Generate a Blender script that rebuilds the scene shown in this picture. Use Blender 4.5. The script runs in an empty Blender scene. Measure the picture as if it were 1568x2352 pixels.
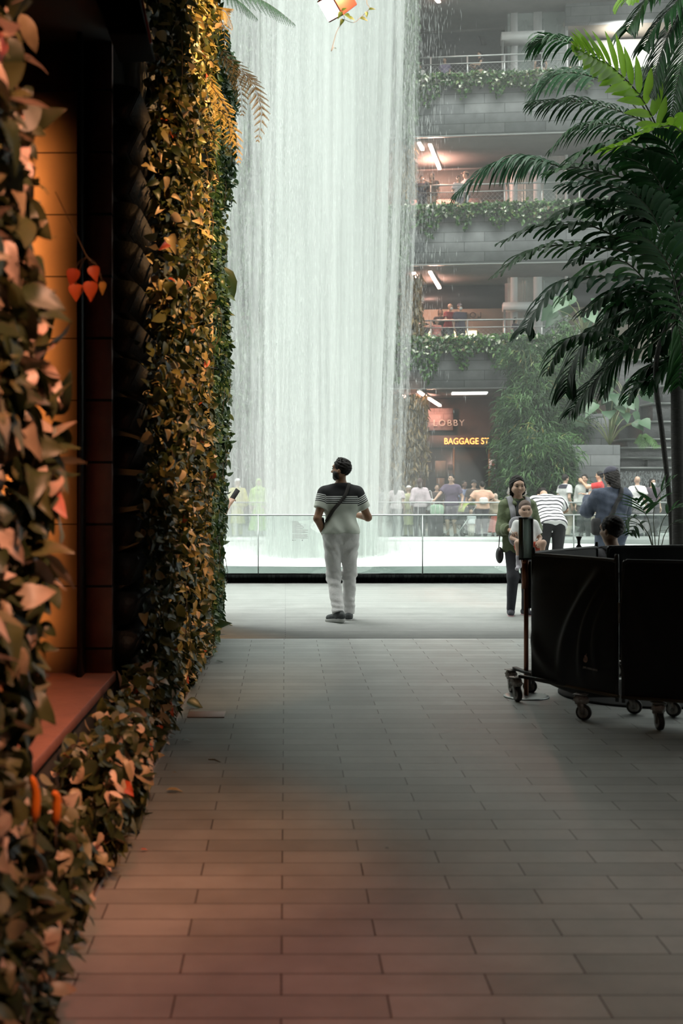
import bpy, bmesh, math, random
import numpy as np
from mathutils import Vector, Matrix
rng = np.random.default_rng(11)
random.seed(5)
SC = bpy.context.scene
COL = SC.collection
# the photograph's perspective: optical axis at (655,1110) of 1568x2352, focal length 2700 px, eye 1.5 m above the floor
FP, CX, CY, CZ = 2700.0, 655.0, 1110.0, 1.5
def W(px, py, Y):
    return np.array([(px - CX) / FP * Y, Y, CZ - (py - CY) / FP * Y])
def XatY(px, Y): return (px - CX) / FP * Y
def ZatY(py, Y): return CZ - (py - CY) / FP * Y
def A(*v): return np.array(v, float)
def unit(v):
    v = np.asarray(v, float); n = np.linalg.norm(v)
    return v / n if n > 1e-9 else v

# ------------------------------------------------------------------ objects
def mesh_data(name, V, F, mat=None, smooth=True, attr=None, midx=None):
    V = np.asarray(V, np.float32).reshape(-1, 3)
    me = bpy.data.meshes.new(name)
    if isinstance(F, np.ndarray):
        n, k = F.shape
        loops = F.reshape(-1).astype(np.int32)
        starts = (np.arange(n) * k).astype(np.int32)
        tot = np.full(n, k, np.int32)
    else:
        tot = np.array([len(f) for f in F], np.int32); n = len(F)
        loops = np.array([i for f in F for i in f], np.int32)
        starts = np.concatenate([[0], np.cumsum(tot)[:-1]]).astype(np.int32) if n else np.zeros(0, np.int32)
    me.vertices.add(len(V)); me.vertices.foreach_set('co', V.reshape(-1))
    me.loops.add(len(loops)); me.loops.foreach_set('vertex_index', loops)
    me.polygons.add(n); me.polygons.foreach_set('loop_start', starts); me.polygons.foreach_set('loop_total', tot)
    me.update(calc_edges=True)
    if smooth:
        me.polygons.foreach_set('use_smooth', np.ones(n, bool))
    if attr:
        for k_, v_ in attr.items():
            at = me.attributes.new(k_, 'FLOAT', 'POINT'); at.data.foreach_set('value', np.asarray(v_, np.float32))
    if mat is not None:
        for m in (mat if isinstance(mat, (list, tuple)) else [mat]): me.materials.append(m)
    if midx is not None: me.polygons.foreach_set('material_index', np.asarray(midx, np.int32))
    me.validate(); me.update()
    return me
def obj(name, V, F, mat, parent=None, smooth=True, attr=None, midx=None, bevel=0):
    o = bpy.data.objects.new(name, mesh_data(name, V, F, mat, smooth, attr, midx))
    COL.objects.link(o)
    if parent is not None: o.parent = parent
    if bevel:
        b = o.modifiers.new('edge', 'BEVEL'); b.width = bevel; b.segments = 2; b.limit_method = 'ANGLE'
    return o
def tag(o, label, cat, group=None, kind=None):
    o['label'] = label; o['category'] = cat
    if group: o['group'] = group
    if kind: o['kind'] = kind
    return o
def struct(o, label=None, cat=None):
    o['kind'] = 'structure'
    if label: o['label'] = label
    if cat: o['category'] = cat
    return o
def thing(name, label, cat, loc=(0, 0, 0), rz=0, group=None):
    o = bpy.data.objects.new(name, None); COL.objects.link(o)
    o.empty_display_size = .1
    o.location = loc; o.rotation_euler = (0, 0, rz)
    return tag(o, label, cat, group)
def copy_tree(o, parent=None):
    c = o.copy(); COL.objects.link(c)
    if parent is not None: c.parent = parent
    for ch in list(o.children): copy_tree(ch, c)
    return c

# ------------------------------------------------------------------ mesh builder
class MB:
    def __init__(s): s.V = []; s.F = []; s.n = 0; s.M = []; s.m = 0
    def add(s, V, F):
        V = np.asarray(V, float).reshape(-1, 3)
        s.V.append(V); s.F += [tuple(i + s.n for i in f) for f in F]; s.M += [s.m] * len(F); s.n += len(V)
        return s
    def box(s, x0, x1, y0, y1, z0, z1):
        V = [(x, y, z) for z in (z0, z1) for y in (y0, y1) for x in (x0, x1)]
        return s.add(V, [(0, 2, 3, 1), (4, 5, 7, 6), (0, 1, 5, 4), (2, 6, 7, 3), (0, 4, 6, 2), (1, 3, 7, 5)])
    def hexa(s, P8): # bottom 4 ccw, top 4 ccw
        return s.add(P8, [(3, 2, 1, 0), (4, 5, 6, 7), (0, 1, 5, 4), (1, 2, 6, 5), (2, 3, 7, 6), (3, 0, 4, 7)])
    def bar(s, a, b, w, h, up=(0, 0, 1)): # rectangular bar
        a = A(*a); b = A(*b); d = unit(b - a); u = A(*up)
        if abs(d @ u) > .95: u = A(0, 1, 0)
        sd = unit(np.cross(d, u)); u = np.cross(sd, d)
        P = [p + sd * i * w / 2 + u * j * h / 2 for p in (a, b) for i, j in ((-1, -1), (1, -1), (1, 1), (-1, 1))]
        return s.hexa(P)
    def tube(s, pts, r, n=8, cap=True, flat=1.0):
        pts = np.asarray(pts, float); m = len(pts)
        r = np.full(m, r) if np.isscalar(r) else np.asarray(r, float)
        T = np.gradient(pts, axis=0); V = []
        up = A(0, 0, 1) if abs(unit(T[0])[2]) < .9 else A(0, 1, 0)
        for i in range(m):
            t = unit(T[i]); sd = np.cross(t, up)
            if np.linalg.norm(sd) < 1e-3: sd = np.cross(t, A(1, 0, 0))
            sd = unit(sd); up = unit(np.cross(sd, t))
            a = np.arange(n) * 2 * np.pi / n
            V.append(pts[i] + r[i] * (np.cos(a)[:, None] * sd + np.sin(a)[:, None] * up * flat))
        F = [(i * n + j, i * n + (j + 1) % n, (i + 1) * n + (j + 1) % n, (i + 1) * n + j) for i in range(m - 1) for j in range(n)]
        if cap: F += [tuple(range(n - 1, -1, -1)), tuple((m - 1) * n + j for j in range(n))]
        return s.add(np.concatenate(V), F)
    def lathe(s, prof, n=24, c=(0, 0, 0), axis='z'):
        V = []; m = len(prof)
        for r, z in prof:
            a = np.arange(n) * 2 * np.pi / n
            if axis == 'z': V.append(np.stack([r * np.cos(a), r * np.sin(a), np.full(n, z)], 1))
            elif axis == 'x': V.append(np.stack([np.full(n, z), r * np.cos(a), r * np.sin(a)], 1))
            else: V.append(np.stack([r * np.sin(a), np.full(n, z), r * np.cos(a)], 1))
        F = [(i * n + j, i * n + (j + 1) % n, (i + 1) * n + (j + 1) % n, (i + 1) * n + j) for i in range(m - 1) for j in range(n)]
        F += [tuple(range(n - 1, -1, -1)), tuple((m - 1) * n + j for j in range(n))]
        return s.add(np.concatenate(V) + A(*c), F)
    def ell(s, c, r, nu=12, nv=8):
        V = [A(0, 0, -1)]
        for i in range(1, nv):
            p = -math.pi / 2 + math.pi * i / nv
            for j in range(nu):
                a = 2 * math.pi * j / nu; V.append(A(math.cos(p) * math.cos(a), math.cos(p) * math.sin(a), math.sin(p)))
        V.append(A(0, 0, 1)); F = []
        for j in range(nu): F.append((0, 1 + (j + 1) % nu, 1 + j))
        for i in range(nv - 2):
            for j in range(nu):
                a = 1 + i * nu + j; b = 1 + i * nu + (j + 1) % nu; F.append((a, b, b + nu, a + nu))
        l = len(V) - 1
        for j in range(nu): F.append((l, 1 + (nv - 2) * nu + j, 1 + (nv - 2) * nu + (j + 1) % nu))
        return s.add(np.array(V) * A(*r) + A(*c), F)
    def done(s, name, mat, parent=None, smooth=False, off=None, bevel=0, attr=None):
        V = np.concatenate(s.V)
        if off is not None: V = V - A(*off)
        return obj(name, V, s.F, mat, parent, smooth, midx=s.M if isinstance(mat, (list, tuple)) else None, bevel=bevel, attr=attr)
def spline(P, n):
    P = np.asarray(P, float); m = len(P); t = np.linspace(0, m - 1, n); out = []
    for x in t:
        i = min(int(x), m - 2); f = x - i
        p0 = P[max(i - 1, 0)]; p1 = P[i]; p2 = P[i + 1]; p3 = P[min(i + 2, m - 1)]
        out.append(.5 * ((2 * p1) + (-p0 + p2) * f + (2 * p0 - 5 * p1 + 4 * p2 - p3) * f * f + (-p0 + 3 * p1 - 3 * p2 + p3) * f ** 3))
    return np.array(out)

# ------------------------------------------------------------------ materials
def new_mat(name):
    m = bpy.data.materials.new(name); m.use_nodes = True
    nt = m.node_tree; b = nt.nodes['Principled BSDF']
    return m, nt, b
def L(nt, a, b): nt.links.new(a, b)
def pm(name, col, col2=None, rough=.6, metal=0., scale=8., bump=0., bscale=None, spec=.5, detail=4., stretch=None, coat=0., sheen=0., trans=0., bdist=.02):
    """Principled with a noise mottling between two colours and an optional noise bump"""
    m, nt, b = new_mat(name); N = nt.nodes
    col2 = col2 or tuple(c * .8 for c in col)
    tc = N.new('ShaderNodeTexCoord'); mp = N.new('ShaderNodeMapping'); L(nt, tc.outputs['Object'], mp.inputs[0])
    if stretch: mp.inputs['Scale'].default_value = stretch
    no = N.new('ShaderNodeTexNoise'); no.inputs['Scale'].default_value = scale; no.inputs['Detail'].default_value = detail
    L(nt, mp.outputs[0], no.inputs['Vector'])
    mx = N.new('ShaderNodeMix'); mx.data_type = 'RGBA'
    mr = N.new('ShaderNodeMapRange'); mr.inputs[1].default_value = .3; mr.inputs[2].default_value = .7
    L(nt, no.outputs[0], mr.inputs[0]); L(nt, mr.outputs[0], mx.inputs[0])
    mx.inputs[6].default_value = (*col, 1); mx.inputs[7].default_value = (*col2, 1)
    L(nt, mx.outputs[2], b.inputs['Base Color'])
    b.inputs['Roughness'].default_value = rough; b.inputs['Metallic'].default_value = metal
    b.inputs['Specular IOR Level'].default_value = spec
    if sheen: b.inputs['Sheen Weight'].default_value = sheen
    if coat: b.inputs['Coat Weight'].default_value = coat
    if bump:
        bn = N.new('ShaderNodeTexNoise'); bn.inputs['Scale'].default_value = bscale or scale * 4; bn.inputs['Detail'].default_value = 3
        L(nt, mp.outputs[0], bn.inputs['Vector'])
        bu = N.new('ShaderNodeBump'); bu.inputs['Strength'].default_value = bump; bu.inputs['Distance'].default_value = bdist
        L(nt, bn.outputs[0], bu.inputs['Height']); L(nt, bu.outputs[0], b.inputs['Normal'])
    return m
def emis(name, col, s):
    m = bpy.data.materials.new(name); m.use_nodes = True; nt = m.node_tree
    b = nt.nodes['Principled BSDF']; b.inputs['Base Color'].default_value = (*col, 1)
    b.inputs['Emission Color'].default_value = (*col, 1); b.inputs['Emission Strength'].default_value = s
    return m
def leafmat(name, stops, rough=.45, transl=.25, spec=.5, vein=0.):
    """leaf: colour picked per leaf from attribute rnd; some light passes through"""
    m, nt, b = new_mat(name); N = nt.nodes
    at = N.new('ShaderNodeAttribute'); at.attribute_name = 'rnd'
    cr = N.new('ShaderNodeValToRGB'); e = cr.color_ramp.elements
    while len(e) < len(stops): e.new(.5)
    for i, (p, c) in enumerate(stops): e[i].position = p; e[i].color = (*c, 1)
    L(nt, at.outputs['Fac'], cr.inputs[0]); L(nt, cr.outputs[0], b.inputs['Base Color'])
    b.inputs['Roughness'].default_value = rough; b.inputs['Specular IOR Level'].default_value = spec
    tr = N.new('ShaderNodeBsdfTranslucent'); L(nt, cr.outputs[0], tr.inputs[0])
    ms = N.new('ShaderNodeMixShader'); ms.inputs[0].default_value = transl
    L(nt, b.outputs[0], ms.inputs[1]); L(nt, tr.outputs[0], ms.inputs[2]); L(nt, ms.outputs[0], N['Material Output'].inputs[0])
    return m
# ================================================================== materials of the setting
def tile_mat(name, bw, rh, c1, c2, mortar, msize, off, rough, bump=.3, axis='xy', stain=.25, spec=.5):
    m, nt, b = new_mat(name); N = nt.nodes
    tc = N.new('ShaderNodeTexCoord'); mp = N.new('ShaderNodeMapping'); L(nt, tc.outputs['Object'], mp.inputs[0])
    mp.inputs['Location'].default_value = off
    src = mp.outputs[0]
    if axis != 'xy':
        sx = N.new('ShaderNodeSeparateXYZ'); L(nt, src, sx.inputs[0]); cb = N.new('ShaderNodeCombineXYZ')
        L(nt, sx.outputs['XYZ'.index(axis[0].upper())], cb.inputs[0]); L(nt, sx.outputs['XYZ'.index(axis[1].upper())], cb.inputs[1])
        src = cb.outputs[0]
    br = N.new('ShaderNodeTexBrick'); L(nt, src, br.inputs['Vector'])
    br.inputs['Scale'].default_value = 1; br.inputs['Brick Width'].default_value = bw; br.inputs['Row Height'].default_value = rh
    br.inputs['Mortar Size'].default_value = msize; br.inputs['Mortar Smooth'].default_value = .2; br.inputs['Bias'].default_value = 0
    br.inputs['Color1'].default_value = (*c1, 1); br.inputs['Color2'].default_value = (*c2, 1); br.inputs['Mortar'].default_value = (*mortar, 1)
    no = N.new('ShaderNodeTexNoise'); no.inputs['Scale'].default_value = 3.; no.inputs['Detail'].default_value = 8; no.inputs['Roughness'].default_value = .65
    L(nt, tc.outputs['Object'], no.inputs['Vector'])
    mr = N.new('ShaderNodeMapRange'); L(nt, no.outputs[0], mr.inputs[0])
    mr.inputs[1].default_value = .3; mr.inputs[2].default_value = .7; mr.inputs[3].default_value = 1 - stain; mr.inputs[4].default_value = 1 + stain
    mx = N.new('ShaderNodeMix'); mx.data_type = 'RGBA'; mx.blend_type = 'MULTIPLY'; mx.inputs[0].default_value = 1
    L(nt, br.outputs[0], mx.inputs[6]); L(nt, mr.outputs[0], mx.inputs[7]); L(nt, mx.outputs[2], b.inputs['Base Color'])
    b.inputs['Specular IOR Level'].default_value = spec
    rr = N.new('ShaderNodeMapRange'); L(nt, no.outputs[0], rr.inputs[0]); rr.inputs[3].default_value = rough - .1; rr.inputs[4].default_value = rough + .12
    L(nt, rr.outputs[0], b.inputs['Roughness'])
    bu = N.new('ShaderNodeBump'); bu.inputs['Strength'].default_value = bump; bu.inputs['Distance'].default_value = .004
    sub = N.new('ShaderNodeMath'); sub.operation = 'MULTIPLY_ADD'; sub.inputs[1].default_value = -1.5
    L(nt, br.outputs['Fac'], sub.inputs[0]); L(nt, no.outputs[0], sub.inputs[2])
    L(nt, sub.outputs[0], bu.inputs['Height']); L(nt, bu.outputs[0], b.inputs['Normal'])
    return m
M_FLOOR = tile_mat('floor_slate', .62, .15, (.38, .40, .385), (.49, .51, .49), (.11, .095, .088), .003, (.012, .005, 0), .5, bump=.35, stain=.16)
M_PLAZA = tile_mat('plaza_slate', 60., .075, (.34, .355, .34), (.42, .435, .415), (.20, .21, .20), .004, (0, 0, 0), .42, bump=.25, stain=.12)
M_FAR = tile_mat('far_paving', .9, .3, (.20, .21, .205), (.25, .255, .25), (.1, .1, .1), .006, (0, 0, 0), .3, bump=.2)
M_STONE = tile_mat('facade_stone', 1.35, .335, (.105, .115, .117), (.178, .188, .188), (.03, .035, .035), .009, (0, 0, .02), .7, bump=.3, axis='xz', stain=.2)
M_JAMB = tile_mat('jamb_stone', 50., .34, (.22, .115, .095), (.27, .145, .12), (.012, .01, .01), .008, (7.1, 0, .085), .55, bump=.6, axis='xz', stain=.35)  # stone tone raised in place of lamp light on the jamb
M_SILL = pm('sill_stone', (.26, .11, .085), (.20, .085, .065), rough=.6, scale=9, bump=.2)  # red of the lamp light put into the stone colour
M_DARK = pm('dark_wall', (.018, .017, .016), rough=.85)
M_CEIL = pm('dark_ceiling_paint', (.03, .03, .03), rough=.9)
M_SOFFIT = pm('soffit_grey', (.13, .125, .115), (.11, .105, .1), rough=.8, scale=3)
M_BEIGE = pm('beige_panel', (.30, .255, .20), (.27, .23, .18), rough=.7, scale=2)
M_PALEW = pm('pale_wall', (.62, .63, .60), (.57, .58, .56), rough=.6, scale=2)
M_BROWNW = pm('brown_panel', (.105, .075, .06), (.085, .062, .05), rough=.6, scale=3)
M_GLASSD = pm('dark_shop_glass', (.035, .038, .04), (.025, .03, .032), rough=.35, scale=1.5)
M_METALG = pm('satin_grey_metal', (.45, .47, .46), (.40, .42, .41), rough=.35, metal=.7, scale=6)
M_WHITEM = pm('white_metal', (.72, .73, .73), (.66, .67, .67), rough=.4, scale=4)
M_BLACK = pm('black_metal', (.012, .012, .012), (.018, .018, .018), rough=.45)
M_KERB = tile_mat('kerb_shade_tile', .06, .13, (.005, .006, .006), (.012, .014, .013), (.003, .003, .003), .006, (0, 0, 0), .9, bump=.0, axis='xz', spec=.0)  # shade of the kerb recess put into a near-black matt tile

# ================================================================== floor of the passage and of the plaza
b = MB(); b.box(-.69, 7.0, -4, 11.35, -.2, 0); struct(b.done('floor', M_FLOOR))
b = MB(); b.box(-7, 16, 11.35, 17.8, -.2, 0); struct(b.done('floor_plaza', M_PLAZA))
b = MB(); b.box(-6, -.69, -4, 11.35, -.2, -.035); struct(b.done('planting_bed', pm('bed_soil', (.02, .016, .013), rough=.95, scale=30, bump=.5)))
b = MB(); b.box(-.697, -.685, -4, 11.3, -.05, .012); struct(b.done('trim_1', pm('edge_strip_steel', (.30, .24, .21), rough=.4, metal=.6)))
b = MB(); b.box(-14, 24, 31.0, 52, -.2, 0); struct(b.done('floor_far', M_FAR))

# ================================================================== walls and ceiling of the passage
b = MB()
b.box(-1.45, -.95, -4, 3.66, -.05, 6.04)      # near of the niche
b.box(-1.45, -.95, 6.5, 12.3, -.05, 6.04)     # beyond it
b.box(-1.45, -.95, 3.66, 6.5, -.05, .41)     # below the sill
b.box(-1.45, -.95, 3.66, 6.5, 3.92, 6.04)     # above it
b.box(-2.9, -1.45, 6.5, 12.3, -.05, 6.04)
struct(b.done('wall_left', M_DARK))
b = MB(); b.box(-2.9, -2.8, 3.5, 6.5, 0, 4.2); b.box(-2.9, -1.45, 3.46, 3.66, 0, 4.2); b.box(-2.9, -1.45, 3.66, 6.5, 3.92, 4.2); b.box(-2.9, -1.45, 3.66, 6.5, .2, .41)
struct(b.done('wall_niche', pm('niche_plaster', (.22, .13, .075), rough=.8)))
b = MB(); b.box(-1.093, -.952, 6.44, 6.5, .46, 3.92); struct(b.done('trim_jamb', M_JAMB))
b = MB(); b.box(-1.9, -1.135, 6.455, 6.5, .46, 3.92); struct(b.done('trim_reveal', tile_mat('reveal_stone', 50., .34, (.30, .19, .12), (.33, .21, .13), (.09, .055, .035), .005, (7.3, 0, .085), .55, bump=.3, axis='xz', stain=.12)))  # same stone as the jamb, warm lamp light put into its colour
b = MB(); b.box(-1.116, -1.093, 6.30, 6.5, .46, 3.92); b.box(-1.135, -1.093, 6.44, 6.5, .46, 3.92)  # frame edge deepened to keep the niche lamp off the jamb
struct(b.done('window_1_frame', M_BLACK))
b = MB(); b.box(-1.62, -.935, 3.66, 6.5, .41, .46); struct(b.done('trim_sill', M_SILL, bevel=.004))
b = MB(); b.box(-3.2, 7.2, -4, 11.0, 6.04, 6.3); b.hexa([(2.6, 10.9, 6.04), (7.2, 10.9, 5.97), (7.2, 11.0, 5.97), (2.6, 11.0, 6.04), (2.6, 10.9, 6.3), (7.2, 10.9, 6.3), (7.2, 11.0, 6.3), (2.6, 11.0, 6.3)]); struct(b.done('ceiling', M_CEIL))
b = MB(); b.box(4.9, 5.1, -4, 8.9, -.05, 6.1); struct(b.done('wall_right_blocker', M_DARK))  # unseen wall added to keep sky light out of the passage
b = MB(); b.box(-3.2, 7.2, -4.2, -4.0, -.05, 6.3); struct(b.done('wall_back_blocker', M_DARK))  # unseen wall behind the camera, added to block the sky

# ================================================================== pool
PC = A(-.4, 24.6)
def ring(r0, r1, z0, z1, name, mat, n=96, a0=0, a1=2 * math.pi):
    pass
b = MB(); b.box(-9, 16, 17.6, 17.95, .082, .125); b.box(-9, 16, 17.78, 17.95, -.3, .082); struct(b.done('trim_kerb', M_KERB), 'black tiled kerb under the glass balustrade', 'kerb')
m, nt, bs = new_mat('pool_water'); N = nt.nodes
bs.inputs['Base Color'].default_value = (.10, .125, .115, 1); bs.inputs['Roughness'].default_value = .09; bs.inputs['IOR'].default_value = 1.33
no = N.new('ShaderNodeTexNoise'); no.inputs['Scale'].default_value = 5; no.inputs['Detail'].default_value = 4
tc = N.new('ShaderNodeTexCoord'); L(nt, tc.outputs['Object'], no.inputs['Vector'])
bu = N.new('ShaderNodeBump'); bu.inputs['Strength'].default_value = .12; bu.inputs['Distance'].default_value = .02
L(nt, no.outputs[0], bu.inputs['Height']); L(nt, bu.outputs[0], bs.inputs['Normal'])
M_WATER = m
b = MB(); b.box(-12, 18, 17.95, 31.0, -.3, .03); o = struct(b.done('pool_water', M_WATER), 'dark shallow water inside the round pool rim', 'water')
# churned white foam where the fall lands (a low dome, thinner at its edge)
m, nt, bs = new_mat('foam'); N = nt.nodes
bs.inputs['Base Color'].default_value = (.86, .88, .86, 1); bs.inputs['Roughness'].default_value = .9
M_FOAM = m
V = []; Fc = []; nr, na = 14, 96
for i in range(nr + 1):
    for j in range(na):
        a = 2 * math.pi * j / na; rr = i / nr
        rad = rr * (1 + .03 * math.sin(5 * a) + .02 * math.sin(11 * a + 1))
        V.append((1.5 + 9.6 * rad * math.cos(a), 25.1 + 4.5 * rad * math.sin(a), .035 + .05 * (1 - rr ** 2) + .012 * math.sin(17 * a + 9 * rr) * (1 - rr)))
for i in range(nr):
    for j in range(na):
        Fc.append((i * na + j, (i + 1) * na + j, (i + 1) * na + (j + 1) % na, i * na + (j + 1) % na))
o = obj('pool_foam', V, Fc, M_FOAM); tag(o, 'white churned foam spread over the pool below the waterfall', 'foam', kind='stuff')
b = MB(); b.box(-12, 18, 30.7, 31.05, -.3, .1); struct(b.done('trim_kerb_far', M_METALG))

# ================================================================== the fall: nested sheets of falling water, loose streaks and drifting mist
def water_mat(name, lo, hi, edge_axis=None, sx=7., sz=.18, amax=.9, seed=0.):
    m = bpy.data.materials.new(name); m.use_nodes = True; nt = m.node_tree; N = nt.nodes; N.remove(N['Principled BSDF'])
    tc = N.new('ShaderNodeTexCoord'); mp = N.new('ShaderNodeMapping'); L(nt, tc.outputs['Object'], mp.inputs[0])
    mp.inputs['Scale'].default_value = (sx, sx, sz); mp.inputs['Location'].default_value = (seed, seed * 1.7, seed * .3)
    n1 = N.new('ShaderNodeTexNoise'); n1.inputs['Scale'].default_value = 1.; n1.inputs['Detail'].default_value = 5; n1.inputs['Roughness'].default_value = .62
    L(nt, mp.outputs[0], n1.inputs['Vector'])
    mp2 = N.new('ShaderNodeMapping'); L(nt, tc.outputs['Object'], mp2.inputs[0]); mp2.inputs['Scale'].default_value = (.55, .55, .05); mp2.inputs['Location'].default_value = (seed * 2, 0, seed)
    n2 = N.new('ShaderNodeTexNoise'); n2.inputs['Scale'].default_value = 1.; n2.inputs['Detail'].default_value = 3
    L(nt, mp2.outputs[0], n2.inputs['Vector'])
    ad = N.new('ShaderNodeMath'); ad.operation = 'MULTIPLY_ADD'; ad.inputs[1].default_value = 1.0
    mu = N.new('ShaderNodeMath'); mu.operation = 'MULTIPLY'; mu.inputs[1].default_value = .8; L(nt, n2.outputs[0], mu.inputs[0])
    L(nt, n1.outputs[0], ad.inputs[0]); L(nt, mu.outputs[0], ad.inputs[2])
    at = N.new('ShaderNodeAttribute'); at.attribute_name = 'dens'
    mr = N.new('ShaderNodeMapRange'); L(nt, ad.outputs[0], mr.inputs[0]); mr.inputs[1].default_value = lo; mr.inputs[2].default_value = hi; mr.inputs[3].default_value = 0; mr.inputs[4].default_value = amax
    al = N.new('ShaderNodeMath'); al.operation = 'MULTIPLY'; al.use_clamp = True; L(nt, mr.outputs[0], al.inputs[0]); L(nt, at.outputs['Fac'], al.inputs[1])
    df = N.new('ShaderNodeBsdfDiffuse'); df.inputs[0].default_value = (.93, .96, .94, 1)
    tl = N.new('ShaderNodeBsdfTranslucent'); tl.inputs[0].default_value = (.93, .96, .94, 1)
    m1 = N.new('ShaderNodeMixShader'); m1.inputs[0].default_value = .5; L(nt, df.outputs[0], m1.inputs[1]); L(nt, tl.outputs[0], m1.inputs[2])
    tp = N.new('ShaderNodeBsdfTransparent'); m2 = N.new('ShaderNodeMixShader'); L(nt, al.outputs[0], m2.inputs[0]); L(nt, tp.outputs[0], m2.inputs[1]); L(nt, m1.outputs[0], m2.inputs[2])
    L(nt, m2.outputs[0], N['Material Output'].inputs[0])
    return m
FALL = A(-.55, 25.0)
ZTOP = 21.0
def fall_radius(z, r0):  # the fall narrows as it drops
    t = max(z, 0) / 12.
    return r0 * (.83 + .19 * min(t, 1.6))
fall = thing('waterfall', 'towering column of white water falling from above into the pool', 'waterfall', (FALL[0], FALL[1], 0))
def shell(r0, mat, dens, seed, name='water_sheet', nz=26, na=220, wob=.10, base=0.0):
    V = []; F_ = []; D = []; jr = np.random.default_rng(int(seed * 10)); jit = jr.normal(0, .016, na); ph = jr.uniform(0, 6.28, na)
    for i in range(nz + 1):
        z = ZTOP * (i / nz) ** 1.2 + .05
        for j in range(na):
            a = 2 * math.pi * j / na
            r = fall_radius(z, r0) * (1 + wob * math.sin(3 * a + seed) * .5 + wob * .4 * math.sin(7 * a + 2 * seed + .1 * z) + jit[j] + .008 * math.sin(z * .8 + ph[j]))
            V.append((r * math.cos(a), r * math.sin(a), z)); D.append(dens(z, a))
    for i in range(nz):
        for j in range(na):
            F_.append((i * na + j, i * na + (j + 1) % na, (i + 1) * na + (j + 1) % na, (i + 1) * na + j))
    return obj(name, V, F_, mat, fall, attr={'dens': D})
shell(3.25, water_mat('water_veil', .88, 1.4, sx=10, amax=.45, seed=14.3), lambda z, a: .5, 1.7)
shell(2.95, water_mat('water_outer', .88, 1.38, sx=13, amax=.5, seed=1.3), lambda z, a: .62, 1.)
shell(2.45, water_mat('water_mid', .84, 1.32, sx=9, amax=.72, seed=4.1), lambda z, a: .78, 2.2)
shell(1.9, water_mat('water_inner', .82, 1.32, sx=7, amax=.75, seed=8.4), lambda z, a: .8, 3.7)
# the thick bright stream on one side of the column
def stream(cx, cy, r0, name, dens):
    V = []; F_ = []; nz, na = 26, 120; jr = np.random.default_rng(int(r0 * 100)); jit = jr.normal(0, .035, na); ph = jr.uniform(0, 6.28, na)
    for i in range(nz + 1):
        z = ZTOP * (i / nz) + .05; k = z / 12.
        for j in range(na):
            a = 2 * math.pi * j / na; r = r0 * (.9 + .12 * k) * (1 + .1 * math.sin(4 * a + z * .2) + jit[j] + .018 * math.sin(z * .7 + ph[j]))
            V.append((cx * (.93 + .09 * k) + r * math.cos(a), cy + r * math.sin(a), z))
    for i in range(nz):
        for j in range(na): F_.append((i * na + j, i * na + (j + 1) % na, (i + 1) * na + (j + 1) % na, (i + 1) * na + j))
    return obj('water_stream', V, F_, dens, fall, attr={'dens': np.ones(len(V))})
for k_, (r_, am, lo_, hi_) in enumerate(((1.5, .45, .86, 1.35), (1.25, .42, .62, 1.2), (1.0, .5, .4, 1.05), (.78, .68, .25, .95), (.55, .9, .2, .9))):
    stream(1.5, -1.75, r_, 's', water_mat('water_stream', lo_, hi_, sx=7 + k_, amax=am, seed=2.2 + 3.1 * k_))
# loose falling streaks (spindles), thick near the column and thinning outward
def streaks(N_, rad, spread, side, parent, name, mat, zmax=19.5, wmin=.0009, wmax=.0024):
    a = rng.uniform(-1.1, 1.1, N_) - math.pi / 2 + side
    z = rng.uniform(.05, zmax, N_)
    r = np.array([fall_radius(q, rad) for q in z]) + np.abs(rng.normal(0, spread, N_))
    c = np.stack([r * np.cos(a), r * np.sin(a), z], 1)
    ln = rng.uniform(.03, .15, N_); wd = rng.uniform(wmin, wmax, N_)
    T = np.array([(0, 0, 1), (1, 0, .1), (-.5, .87, .1), (-.5, -.87, .1), (0, 0, -.6)])
    V = c[:, None, :] + T[None] * np.stack([wd, wd, ln], 1)[:, None, :]
    f = np.array([(0, 1, 2), (0, 2, 3), (0, 3, 1), (4, 2, 1), (4, 3, 2), (4, 1, 3)])
    Fa = (f[None] + 5 * np.arange(N_)[:, None, None]).reshape(-1, 3)
    o = obj(name, V.reshape(-1, 3), Fa, mat, parent, smooth=False); o['kind'] = 'stuff'
    return o
M_DROP = pm('water_drops', (.70, .74, .72), rough=.3, scale=2)
streaks(30000, 2.85, .55, .9, fall, 'falling_drops', M_DROP)
streaks(6000, 2.9, .3, .1, fall, 'falling_drops', M_DROP)
# mist: soft bodies of haze round the column and over the pool
def mist(name, label, c, r, dens, parent=None, n=32, m=16, col=(.93, .97, .95)):
    b = MB(); b.ell((0, 0, 0), r, n, m)
    mm = bpy.data.materials.new(name); mm.use_nodes = True; nt = mm.node_tree; nt.nodes.remove(nt.nodes['Principled BSDF'])
    v = nt.nodes.new('ShaderNodeVolumeScatter'); v.inputs['Density'].default_value = dens; v.inputs['Color'].default_value = (*col, 1); v.inputs['Anisotropy'].default_value = .2
    L(nt, v.outputs[0], nt.nodes['Material Output'].inputs['Volume'])
    o = b.done(name, mm, parent, smooth=True); o.location = c
    tag(o, label, 'mist', kind='stuff')
    return o
mist('mist_haze', 'white mist thickest around the foot of the waterfall', (-.7, 24.8, .0), (3.9, 3.9, 3.0), .06)
mist('mist_haze', 'soft outer mist drifting over the pool round the waterfall foot', (-.5, 24.9, .0), (5.0, 4.8, 4.4), .03)
mist('mist_haze', 'thin haze hanging between the waterfall and the terraces', (2.5, 27.5, 8.), (11., 8.6, 12.5), .006)
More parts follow.
